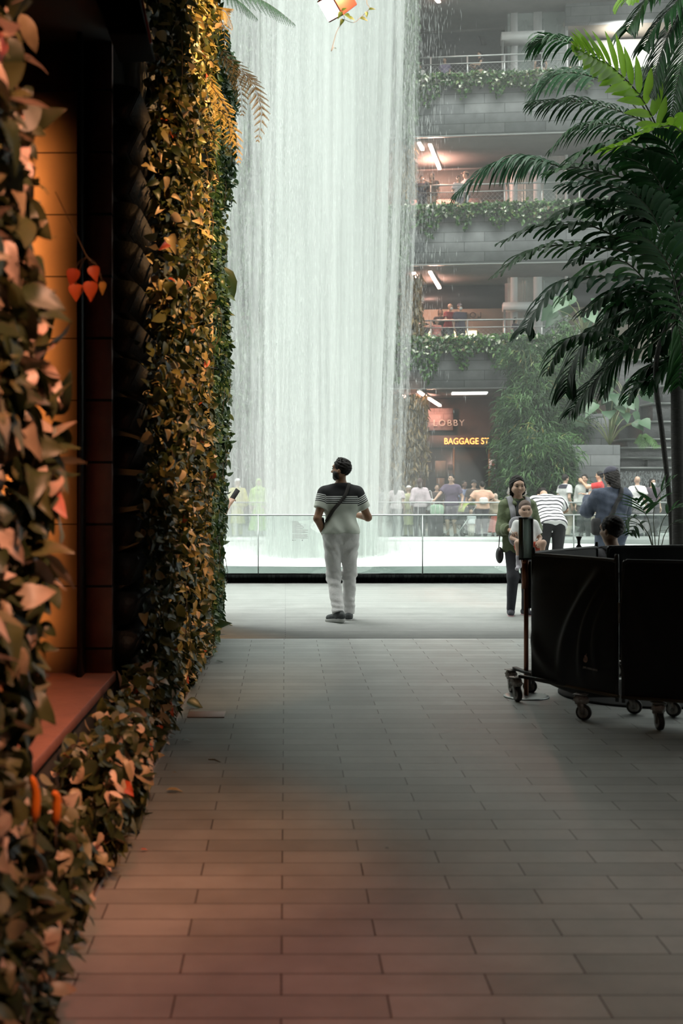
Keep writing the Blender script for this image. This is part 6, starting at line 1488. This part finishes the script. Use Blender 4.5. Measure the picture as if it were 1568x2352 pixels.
# shoulder bag at her side
sb_ = thing('shoulder_bag', 'small round black bag hanging at the side of the olive jacket', 'bag', (XatY(1147, 13.35), 13.35, ZatY(1275, 13.35)))
b = MB(); b.ell((0, 0, 0), (.045, .06, .095), 18, 12); b.done('body', pm('bag_leather', (.015, .014, .015), rough=.4), sb_, True)
b = MB(); b.tube(spline([(-.01, 0, .09), (0, 0, .2), (.015, .0, .33), (.07, .0, .55)], 14), .006, 6); b.done('strap', M_BLACK, sb_, True)
# ---------------------------------------------------------------- striped tee at the rail
st_ = Person('person in a white and black striped tee bent forward over the glass rail', 3.87, 17.05, .03, 1.74, v=.009, lean=.86, head=(0, -.55, 0), lh=(-.11, .60, .985), rh=(.13, .60, .985), le=(-1, .1, .3), re=(1, .1, .3), lf=(-.03, .05), rf=(.04, .05), sk=(.40, .26, .18), wid=1.08, belly=.02)
sS = st_.S
M_STR = stripes_mat('rail_stripes', [((i // 2 + (.6 if i % 2 else 0)) / 10, ((.74, .75, .75) if i % 2 == 0 else (.05, .05, .055))) for i in range(20)], lo=.80 * sS, hi=1.52 * sS)
st_.shirt(M_STR, sleeve=.62, hem=.84, grow=.022, arm_grow=.018, amp=.007, attr=lambda V: {'u': st_.up.inv(V)[:, 2]}, name='striped_tee')
st_.trousers(clothm((.014, .014, .016)), grow=.012, amp=.005); st_.shoes(); st_.hair('short')
# ---------------------------------------------------------------- denim figure in a cap
dn = Person('person in denim jacket, jeans and dark cap seen from behind near the palm', 4.12, 14.85, .25, 1.70, v=.009, head=(.35, -.1, 0), lh=(-.12, .34, 1.36), rh=(.16, .32, 1.33), le=(-.55, -.2, -1), re=(.55, -.3, -1), sk=(.35, .22, .15), wid=1.14, belly=.02, hands='hold')
M_DEN = clothm((.05, .063, .095), (.032, .043, .068), scale=9, bump=.4); dj = dn.shirt(M_DEN, sleeve=1.9, hem=.86, grow=.026, arm_grow=.018, amp=.010, name='denim_jacket')
dn.trousers(clothm((.085, .105, .15), (.045, .06, .095), scale=7, bump=.4), grow=.022, amp=.008, name='jeans'); dn.shoes(); dn.hair('bob', pm('dark_curls', (.02, .016, .014), rough=.6, scale=40, bump=.8), noise=.009); dn.cap(clothm((.05, .05, .07)), True)
bg_ = thing('crossbody_bag', 'black sling bag strapped diagonally over the denim jacket', 'bag', dn.root.location, dn.root.rotation_euler[2])
snap_strap(dn, dj, [(.11, .08, 1.46), (.10, -.05, 1.49), (.06, -.13, 1.40), (-.02, -.16, 1.24), (-.12, -.15, 1.08), (-.19, -.05, .98)], .055, clothm((.012, .012, .013)), bg_, th=.010)
soft_bag((.06, .05, .11), clothm((.014, .014, .015)), bg_, c=dn.up.fwd(dn.c(-.235, -.02, .98)))
# ---------------------------------------------------------------- crouching man with backpack straps
cm = Person('person with short black hair and grey top crouching behind the barriers', 2.74, 9.66, .42, 1.72, v=.008, hip=.43, lean=.16, head=(.25, .1, 0), lh=(-.22, .42, .62), rh=(.22, .42, .62), lf=(-.05, .22), rf=(.05, .22), lk=(-.4, 1, .6), rk=(.4, 1, .6), sk=(.40, .25, .17), wid=1.03)
ct = cm.shirt(clothm((.17, .17, .185), (.13, .13, .145)), sleeve=1.9, hem=.92, grow=.020, amp=.006); cm.trousers(clothm((.03, .03, .035)), grow=.012); cm.shoes(); cm.hair('short', noise=.006); cm.face()
bp = thing('backpack', 'dark grey backpack straps on the crouching person', 'backpack', cm.root.location, cm.root.rotation_euler[2])
for sd in (-1, 1): snap_strap(cm, ct, [(sd * .10, .12, 1.36), (sd * .105, .03, 1.47), (sd * .105, -.06, 1.47), (sd * .09, -.13, 1.38), (sd * .07, -.15, 1.24)], .05, clothm((.06, .06, .065)), bp, th=.012)
soft_bag((.13, .055, .19), clothm((.05, .05, .055)), bp, c=cm.up.fwd(cm.c(0, -.19, 1.13)), R=rzm(0) @ rx(-.3))
# ---------------------------------------------------------------- hand with a phone beyond the wall end
hw = Person('person hidden behind the leafy wall end whose hand holds up a phone', -1.03, 13.35, -.75, 1.66, v=.009, rh=(.23, .36, 1.34), re=(.4, -.6, -.8), sk=(.45, .29, .21), curl=.5)
hw.shirt(clothm((.25, .26, .3)), sleeve=.6, hem=.9); hw.trousers(clothm((.05, .05, .07))); hw.shoes(); hw.hair('short'); hw.face()
pw = hw.wr[1] + unit(hw.wr[1] - hw.elb[1]) * .11 * hw.S
ph = thing('phone', 'dark phone held up beyond the leafy wall end', 'phone', hw.world(tuple(pw / hw.S), False), -.75)
b = MB(); b.box(-.036, .036, -.004, .004, -.035, .115); o = b.done('case', M_BLACK, ph, bevel=.003); o.rotation_euler = (-.3, .5, 0)
# ================================================================== the crowd across the pool and on the terraces
def hfrom(py, Y, z0=0.): return CZ + (CY - py) / FP * Y - z0
DARK = (.03, .03, .035); GREY = (.22, .22, .23); SKA, SKB, SKC = (.48, .32, .23), (.36, .23, .15), (.16, .09, .06)
def far_person(label, px, top, Y, yaw, shirt=GREY, legs=DARK, hair='short', hmat=None, sk=SKA, sleeve=.6, hem=.9, kind=None, length=1., z0=0., v=.0155, s=None, H=None, group='crowd across the pool', face=False, **kw):
    X = XatY(px, Y) if s is None else s
    P = Person(label, X, Y, yaw, H or hfrom(top, Y, z0), z0=z0, v=v, sk=sk, group=group, **kw)
    if kind == 'dress':
        P.shirt(clothm(shirt), sleeve=sleeve, hem=.95, grow=.018); P.skirt(clothm(legs), z1=.22, r=.30)
    elif kind == 'skirt':
        P.shirt(clothm(shirt), sleeve=sleeve, hem=.98, grow=.016); P.skirt(clothm(legs), z1=.12, r=.24)
    elif kind == 'coat':
        P.shirt(clothm(shirt), sleeve=1.85, hem=.93, grow=.03); P.skirt(clothm(shirt), z1=.42, r=.22); P.trousers(clothm(legs))
    else:
        P.shirt(clothm(shirt), sleeve=sleeve, hem=hem, grow=.022); P.trousers(clothm(legs), length=length, grow=.014)
    P.shoes()
    if hair in ('short', 'long', 'bob', 'tied'): P.hair(hair, hmat)
    if face: P.face(mask=M_MASK if face == 'mask' else None)
    return P
PI = math.pi
def tote(P, side, col, label, z=.98, size=(.14, .05, .17)):
    t = thing('tote_bag', label, 'bag', P.world((side * .30, .02, z))); soft_bag(size, clothm(col), t)
    b = MB(); b.tube(spline([(-.07, 0, size[2] * .9), (-.03, 0, .36), (.03, 0, .36), (.07, 0, size[2] * .9)], 10), .01, 5); b.done('strap', clothm(col), t, True); return t
Y0 = 32.4
p = far_person('person in a yellow raincoat and white cap seen dimly through the falling water', 545, 1100, Y0, .3, (.55, .52, .12), (.5, .5, .2), None, sleeve=1.9, kind='coat'); p.cap(clothm((.8, .8, .8)))
p = far_person('person in a long lime green dress seen dimly through the falling water', 594, 1100, Y0, PI, (.42, .70, .12), (.42, .72, .10), None, kind='dress', sleeve=1.6, face=True); p.hijab(clothm((.45, .70, .15)))
far_person('person in white barely visible through the water right of the lime dress', 640, 1108, Y0 + .5, .2, (.75, .75, .75), (.3, .3, .33), 'short')
far_person('person in pale green barely visible through the middle of the falling water', 672, 1116, Y0 + .2, PI, (.45, .55, .25), (.35, .4, .3), 'bob', face=True)
far_person('person in a white tee barely visible through the water left of the walking man', 692, 1110, Y0 + .6, .1, (.75, .72, .72), (.3, .3, .32), 'long')
far_person('person in a pale yellow shirt behind the thin edge of the water', 838, 1092, Y0, .3, (.55, .53, .33), (.30, .27, .28), 'short', belly=.06, wid=1.12)
far_person('person in grey with pink trousers behind the thin edge of the water', 868, 1112, Y0 + .3, PI - .4, (.30, .30, .31), (.45, .32, .33), 'short', face=True)
far_person('long-haired person in a pale pink tee and dark trousers with a light bag', 911, 1107, Y0, -.5, (.62, .55, .57), (.06, .06, .075), 'long', le=(-1, -.3, -.5), lh=(-.18, .22, 1.16))
p = far_person('person in a pale yellow long coat and white bucket hat', 938, 1116, Y0 + .3, .35, (.60, .62, .33), (.5, .5, .3), None, kind='coat', rh=(.24, .25, 1.38)); p.cap(clothm((.7, .7, .66)), True)
p = far_person('person in a pale pink top with shoulder length hair carrying a white tote', 964, 1099, Y0, .05, (.60, .52, .55), (.06, .06, .07), 'bob', pm('brown_hair', (.06, .03, .025), rough=.6), sleeve=1.6); tote(p, 1, (.75, .76, .74), 'white tote bag hanging from the shoulder of the pale pink top')
far_person('dark dressed person half hidden behind the polo man', 1003, 1112, Y0 + 2.4, PI, (.05, .035, .03), DARK, 'long', face=True)
far_person('person in a dark purple polo shirt resting one hand on the far rail', 1037, 1089, Y0 - .55, PI - .35, (.10, .075, .12), (.075, .065, .085), 'short', face=True, rh=(.44, .42, .98), lh=(-.30, .12, .92), lean=.10, length=.48)
far_person('person in a blue shirt with dark skin near the shop front', 1066, 1104, Y0 + 1.6, PI + .5, (.17, .20, .30), DARK, 'short', sk=SKC, face=True)
p = far_person('person in a black cap and brown tee standing behind the peach shirt', 1088, 1103, Y0 + 1.5, PI + .2, (.06, .045, .035), DARK, 'short', face=True); p.cap(clothm((.012, .012, .014)))
p = far_person('broad person in a peach tee with arms on hips seen from behind', 1107, 1106, Y0 - .3, .1, (.72, .44, .32), (.05, .045, .06), 'short', wid=1.3, belly=.05, lh=(-.22, .16, 1.08), rh=(.22, .16, 1.08), le=(-1, -.6, 0), re=(1, -.6, 0))
t = thing('sling_bag', 'white sling bag on the back of the peach tee', 'bag', p.world((0, -.17, 1.16)), .1); soft_bag((.12, .04, .09), clothm((.75, .72, .68)), t)
p = far_person('small person in a beige headscarf and red skirt beside the peach tee', 1137, 1134, Y0, .2, (.40, .33, .25), (.45, .08, .05), None, kind='dress', sleeve=1.7); p.hijab(clothm((.50, .42, .34)))
far_person('bald person standing behind the head of the smiling person', 1187, 1094, Y0 + .8, PI, (.3, .28, .25), DARK, None, sk=(.55, .38, .25))
p = far_person('person in a white top with dark shoulders beside the bamboo', 1298, 1090, Y0, -1.1, (.62, .64, .62), (.33, .28, .22), 'short', sleeve=.6)
p.part('dark_yoke', [dict(q) for q in p.torso], clothm((.03, .03, .05)), .032, cuts=((p.up, p.c(0, 0, 1.36), (0, 0, -1)), (p.up, p.c(0, 0, 1.48), (0, 0, 1))))
p = far_person('person with a moustache in a grey shirt and black waistcoat', 1342, 1090, Y0 - .4, PI - .5, (.48, .50, .47), (.05, .05, .055), 'short', sleeve=1.7, face=True, lh=(-.05, .30, 1.22), le=(-1, -.5, -.6))
p.part('waistcoat', [dict(q) for q in p.torso], clothm((.02, .02, .022)), .034, cuts=((p.up, p.c(0, 0, 1.40), (0, 0, 1)), (p.up, p.c(0, 0, .98), (0, 0, -1)), (p.up, p.c(-.06, 0, 0), (1, 0, 0))))
p = far_person('person in a bright red tee raising a phone to take a picture', 1376, 1083, Y0 - .6, 1.15, (.62, .03, .03), (.30, .24, .19), 'short', lh=(-.05, .44, 1.50), rh=(.08, .44, 1.46), le=(-.6, -.2, -1), re=(.6, -.2, -1), sk=(.55, .34, .22), face=True)
ph = thing('phone', 'phone held up by the person in the bright red tee', 'phone', p.world((.0, .55, 1.56), False), 1.15); b = MB(); b.box(-.07, .07, -.005, .005, -.035, .035); b.done('case', M_BLACK, ph)
p = far_person('bald person in a white shirt with a dark cross strap seen from behind', 1463, 1094, Y0 - .4, 0., (.72, .72, .70), (.06, .06, .07), None, sleeve=.6, sk=(.50, .33, .24))
p.strap([(-.11, .05, 1.46), (-.10, -.05, 1.48), (-.04, -.14, 1.36), (.06, -.145, 1.2), (.15, -.11, 1.05)], .03, M_BLACK)
far_person('person with a white mask and dark patterned shirt on the far right', 1498, 1099, Y0, PI + .2, (.06, .045, .06), DARK, 'bob', face='mask')
far_person('dark haired person glimpsed between the white shirt and the masked person', 1479, 1116, Y0 + 1., .2, (.05, .05, .05), DARK, 'short')
# luggage and pushchair
lg = thing('suitcase', 'dark suitcase standing left of the polo man', 'suitcase', (XatY(1000, 31.9), 31.9, 0))
b = MB(); b.box(-.2, .2, -.13, .13, .06, .62); b.done('shell', pm('case_purple', (.06, .045, .06), rough=.5), lg, bevel=.03)
for i in (-1, 1):
    for j in (-1, 1): b = MB(); b.lathe([(.03, -.012), (.03, .012)], 12, (i * .16, j * .1, .03), 'x'); b.done('wheel', M_RUBBER, lg)
b = MB(); b.tube([(-.12, .1, .6), (-.12, .1, .98), (.12, .1, .98), (.12, .1, .6)], .01, 6); b.done('pull_handle', M_METALG, lg, True)
gb = thing('shopping_bag', 'pale green bag lying on top of the dark suitcase', 'bag', (XatY(1003, 31.9), 31.86, .62)); soft_bag((.19, .11, .155), clothm((.38, .55, .40)), gb, c=(0, 0, .155))
for i in (-1, 1): b = MB(); b.box(i * .06 - .008, i * .06 + .008, -.118, -.105, .02, .3); b.done('strap', clothm((.8, .8, .75)), gb)
def pushchair(loc, rz, canopy, label, k=1.):
    t = thing('pushchair', label, 'pushchair', loc, rz); t.scale = (k, k, k)
    b = MB()
    for s_ in (-.24, .24):
        b.tube([(s_, -.45, 1.0), (s_, .0, .5), (s_, .42, .09)], .013, 6); b.tube([(s_, -.38, .09), (s_, .05, .55)], .013, 6)
    b.tube([(-.24, -.45, 1.0), (.24, -.45, 1.0)], .016, 6); b.done('frame', M_METALG, t, True)
    for s_ in (-.26, .26):
        for y in (-.38, .42): b = MB(); b.lathe([(.02, -.02), (.085, -.02), (.09, 0), (.085, .02), (.02, .02)], 16, (s_, y, .09), 'x'); b.done('wheel', M_RUBBER, t, True)
    b = MB(); b.hexa([(-.21, -.18, .42), (.21, -.18, .42), (.21, .2, .46), (-.21, .2, .46), (-.21, -.34, .92), (.21, -.34, .92), (.21, -.27, .95), (-.21, -.27, .95)]); b.done('seat', clothm((.05, .05, .055)), t)
    b = MB(); n = 10; V = [(x, -.25 + .34 * math.cos(a), .72 + .36 * math.sin(a)) for x in (-.23, .23) for a in np.linspace(.25, 2.2, n)]
    b.add(V, [(i, i + 1, n + i + 1, n + i) for i in range(n - 1)]); o = b.done('canopy', canopy, t, True); sd = o.modifiers.new('thick', 'SOLIDIFY'); sd.thickness = .012
    return t
pushchair((XatY(1056, 31.75), 31.75, 0), 2.2, clothm((.40, .42, .10), (.25, .34, .10)), 'pushchair with a yellow green canopy beside the polo man', .9)
far_person('small child in white beside the yellow green pushchair', 1081, 1190, 31.7, PI, (.65, .65, .68), (.4, .36, .3), 'short', H=.78, face=True, hscale=1.35)
# ------------------------------------------------------------------ on the terraces
def gallery(label, px, top, zf, yaw, d=1.95, **kw):
    p_ = fw(fS(px, d), d, 0); kw.setdefault('group', 'visitors on the terraces')
    return far_person(label, px, top, p_[1], yaw, z0=zf, s=p_[0], v=.018, **kw)
p = gallery('person in a white tee raising a hand at the water edge of the first terrace', 876, 722, 6.1, PI + .9, shirt=(.78, .8, .78), legs=(.3, .3, .33), hair='short', rh=(.06, .24, 1.55), re=(1, 0, -.6), face=True)
p = gallery('person in a dark headscarf and black robe behind the first terrace railing', 940, 712, 6.1, PI - .4, shirt=(.02, .02, .028), legs=(.02, .02, .028), hair=None, kind='dress', sleeve=1.9, rh=(.2, .34, 1.15)); p.hijab(clothm((.02, .02, .03)))
gallery('small person with a beige bag left of the black robe', 919, 730, 6.1, PI, shirt=(.30, .22, .20), legs=(.25, .2, .15), hair='long', face=True)
gallery('person in a dark red shirt and white mask leaning on the first terrace railing', 1030, 698, 6.1, PI + .6, shirt=(.28, .03, .035), legs=(.10, .12, .12), hair=None, sk=(.52, .34, .24), lh=(-.1, .42, 1.15), rh=(.2, .4, 1.13), face='mask', lean=.12)
gallery('dark haired person behind the person in the dark red shirt', 1011, 710, 6.1, PI, d=2.6, shirt=(.03, .03, .03), hair='bob', face=True)
p = gallery('small child in white and red held up at the first terrace railing', 1003, 735, 6.1, PI + .3, d=1.6, shirt=(.62, .25, .22), legs=(.45, .08, .06), hair='short', H=1.18, face=True, hscale=1.2)
p = gallery('person in a black cap, white mask and dark floral shirt on the first terrace', 1056, 698, 6.1, PI + .35, shirt=(.10, .085, .12), legs=(.02, .02, .024), hair='short', face='mask', hem=.88); p.cap(clothm((.012, .012, .014)))
p.root.children[0].data.materials[0] = pm('floral_cloth', (.03, .025, .05), (.50, .42, .45), rough=.85, scale=9, detail=1)
gallery('dark haired person with a pale patterned bag near the lift on the first terrace', 1184, 730, 6.1, PI + 1., d=2.2, shirt=(.05, .04, .06), legs=(.06, .06, .08), hair='bob', face=True)
pq = fw(fS(962, 1.85), 1.85, 6.1); pushchair(pq, PI / 2 - .4, clothm((.02, .022, .025)), 'dark hooded pushchair behind the first terrace railing', 1.0)
gallery('toddler in white sitting low beside the dark hooded pushchair', 957, 768, 6.1, PI, d=1.55, shirt=(.6, .55, .55), legs=(.4, .35, .35), hair='short', H=.72, face=True, hscale=1.4)
gallery('person in a dark tee with hands raised to the face on the middle terrace', 968, 404, 10.85, PI, shirt=(.05, .05, .08), legs=(.05, .045, .07), hair='short', lh=(-.08, .26, 1.52), rh=(.08, .26, 1.52), le=(-1, 0, -.4), re=(1, 0, -.4), face=True)
gallery('long-haired person in brown leaning on the middle terrace railing', 991, 397, 10.85, PI - .3, shirt=(.10, .075, .06), legs=(.30, .24, .18), hair='long', hmat=pm('brown_long_hair', (.07, .045, .035), rough=.6), rh=(.15, .3, 1.2), face=True)
gallery('dark haired child in white next to the palm frond tip on the middle terrace', 1053, 404, 10.85, PI + .4, shirt=(.55, .58, .6), legs=(.2, .2, .25), hair='short', face=True)
p = gallery('person in a beige cap beside the child on the middle terrace', 1069, 394, 10.85, PI - 1.2, d=2.3, shirt=(.25, .27, .30), legs=(.15, .15, .2), hair='short', face=True); p.cap(clothm((.50, .36, .27)))
gallery('person in a black top and long pink skirt leaning at the top terrace railing', 1101, 119, 15.35, PI - 1.2, shirt=(.02, .02, .022), legs=(.55, .38, .34), hair='tied', kind='skirt', sleeve=.2, lh=(-.1, .36, 1.15), rh=(.1, .36, 1.15), face=True)
gallery('person in purple standing left of the pink skirt on the top terrace', 1021, 133, 15.35, PI - .3, shirt=(.16, .13, .22), legs=(.15, .13, .2), hair='short', sk=SKB, face=True)
gallery('small figure in a white dress at the water edge of the top terrace', 964, 150, 15.35, PI, shirt=(.72, .72, .7), legs=(.72, .72, .7), hair='long', kind='dress', face=True)
gallery('person in a black top and green skirt by the lift on the top terrace', 1240, 112, 15.35, .2, d=2.0, shirt=(.012, .012, .014), legs=(.05, .17, .05), hair='long', kind='skirt')
# ================================================================== light
w = bpy.data.worlds.new('sky'); SC.world = w; w.use_nodes = True
nt = w.node_tree; bg = nt.nodes['Background']
tc = nt.nodes.new('ShaderNodeTexCoord'); sx = nt.nodes.new('ShaderNodeSeparateXYZ'); nt.links.new(tc.outputs['Generated'], sx.inputs[0])
cr = nt.nodes.new('ShaderNodeValToRGB'); cr.color_ramp.elements[0].position = .0; cr.color_ramp.elements[0].color = (.45, .50, .47, 1)
cr.color_ramp.elements[1].position = .8; cr.color_ramp.elements[1].color = (1.0, 1.04, .99, 1)
nt.links.new(sx.outputs[2], cr.inputs[0]); nt.links.new(cr.outputs[0], bg.inputs[0]); bg.inputs[1].default_value = 1.75
def lamp(name, kind, loc, target, energy, col, size=.1, spot=None, blend=.6):
    l = bpy.data.lights.new(name, kind); l.energy = energy; l.color = col
    if kind == 'AREA': l.size = size
    elif kind == 'SUN': l.angle = size
    else: l.shadow_soft_size = size
    if spot: l.spot_size = math.radians(spot); l.spot_blend = blend
    o = bpy.data.objects.new(name, l); COL.objects.link(o); o.location = loc
    o.rotation_euler = (Vector(target) - Vector(loc)).to_track_quat('-Z', 'Y').to_euler()
    return o
lamp('daylight', 'SUN', (-3, 8, 30), (1, 25, 0), 3.9, (.97, 1.0, .95), math.radians(45))
lamp('skylight', 'SUN', (-4, 27, 40), (0, 24.5, 0), 2.0, (.97, 1., .95), math.radians(60))
ORANGE = (1, .50, .20); AMBER = (1, .60, .24)
lamp('spot_near_wall', 'SPOT', (1.5, 1.3, 5.5), (-.9, 3.2, 2.1), 1500, (1, .42, .24), .05, 38, 1.)
lamp('spot_low_bed', 'SPOT', (1.4, 2.6, 5.6), (-.95, 4.9, .45), 900, (1, .44, .18), .05, 31, 1.)
lamp('spot_far_wall', 'SPOT', (1.3, 7.5, 5.7), (-.75, 9.3, 4.4), 2100, (1, .57, .22), .05, 66, .8)
lamp('spot_mid_wall', 'SPOT', (1.5, 5.2, 5.8), (-.75, 8.3, 1.9), 1300, (1, .55, .23), .05, 36)
lamp('spot_floor_red', 'SPOT', (-.5, 1.8, 5.6), (-.95, 3.5, 0), 330, (1, .18, .12), .1, 38, 1.)
lamp('spot_floor', 'SPOT', (1.0, .8, 5.9), (.6, 3.3, 0), 330, (1, .78, .64), .1, 66, 1.)
o_ = lamp('niche_lamp', 'AREA', (-1.9, 5.5, 2.0), (-1.42, 6.5, 2.0), 15, (1, .42, .12), .12); o_.data.shape = 'RECTANGLE'; o_.data.size = .12; o_.data.size_y = 2.8; o_.data.spread = math.radians(28)
# ================================================================== camera
cd = bpy.data.cameras.new('camera'); cam = bpy.data.objects.new('camera', cd); COL.objects.link(cam)
cam.location = (0, 0, CZ); cam.rotation_euler = (math.pi / 2, 0, 0)
cd.sensor_fit = 'VERTICAL'; cd.sensor_height = 36; cd.sensor_width = 24; cd.lens = FP / 2352 * 36
cd.shift_x = (784 - CX) / 2352; cd.shift_y = -(1176 - CY) / 2352
cd.clip_end = 500; cd.clip_start = .05
cd.dof.use_dof = True; cd.dof.focus_distance = 13.; cd.dof.aperture_fstop = 2.8
SC.camera = cam
SC.view_settings.view_transform = 'Standard'; SC.view_settings.look = 'None'; SC.view_settings.exposure = 0; SC.view_settings.gamma = 1
SC.view_settings.use_curve_mapping = False
c = SC.cycles
c.max_bounces = 5; c.diffuse_bounces = 2; c.glossy_bounces = 2; c.transmission_bounces = 4; c.volume_bounces = 0; c.transparent_max_bounces = 24
c.use_denoising = True; c.sample_clamp_indirect = 6; c.caustics_reflective = False; c.caustics_refractive = False
c.use_adaptive_sampling = True; c.adaptive_threshold = .08; c.adaptive_min_samples = 16
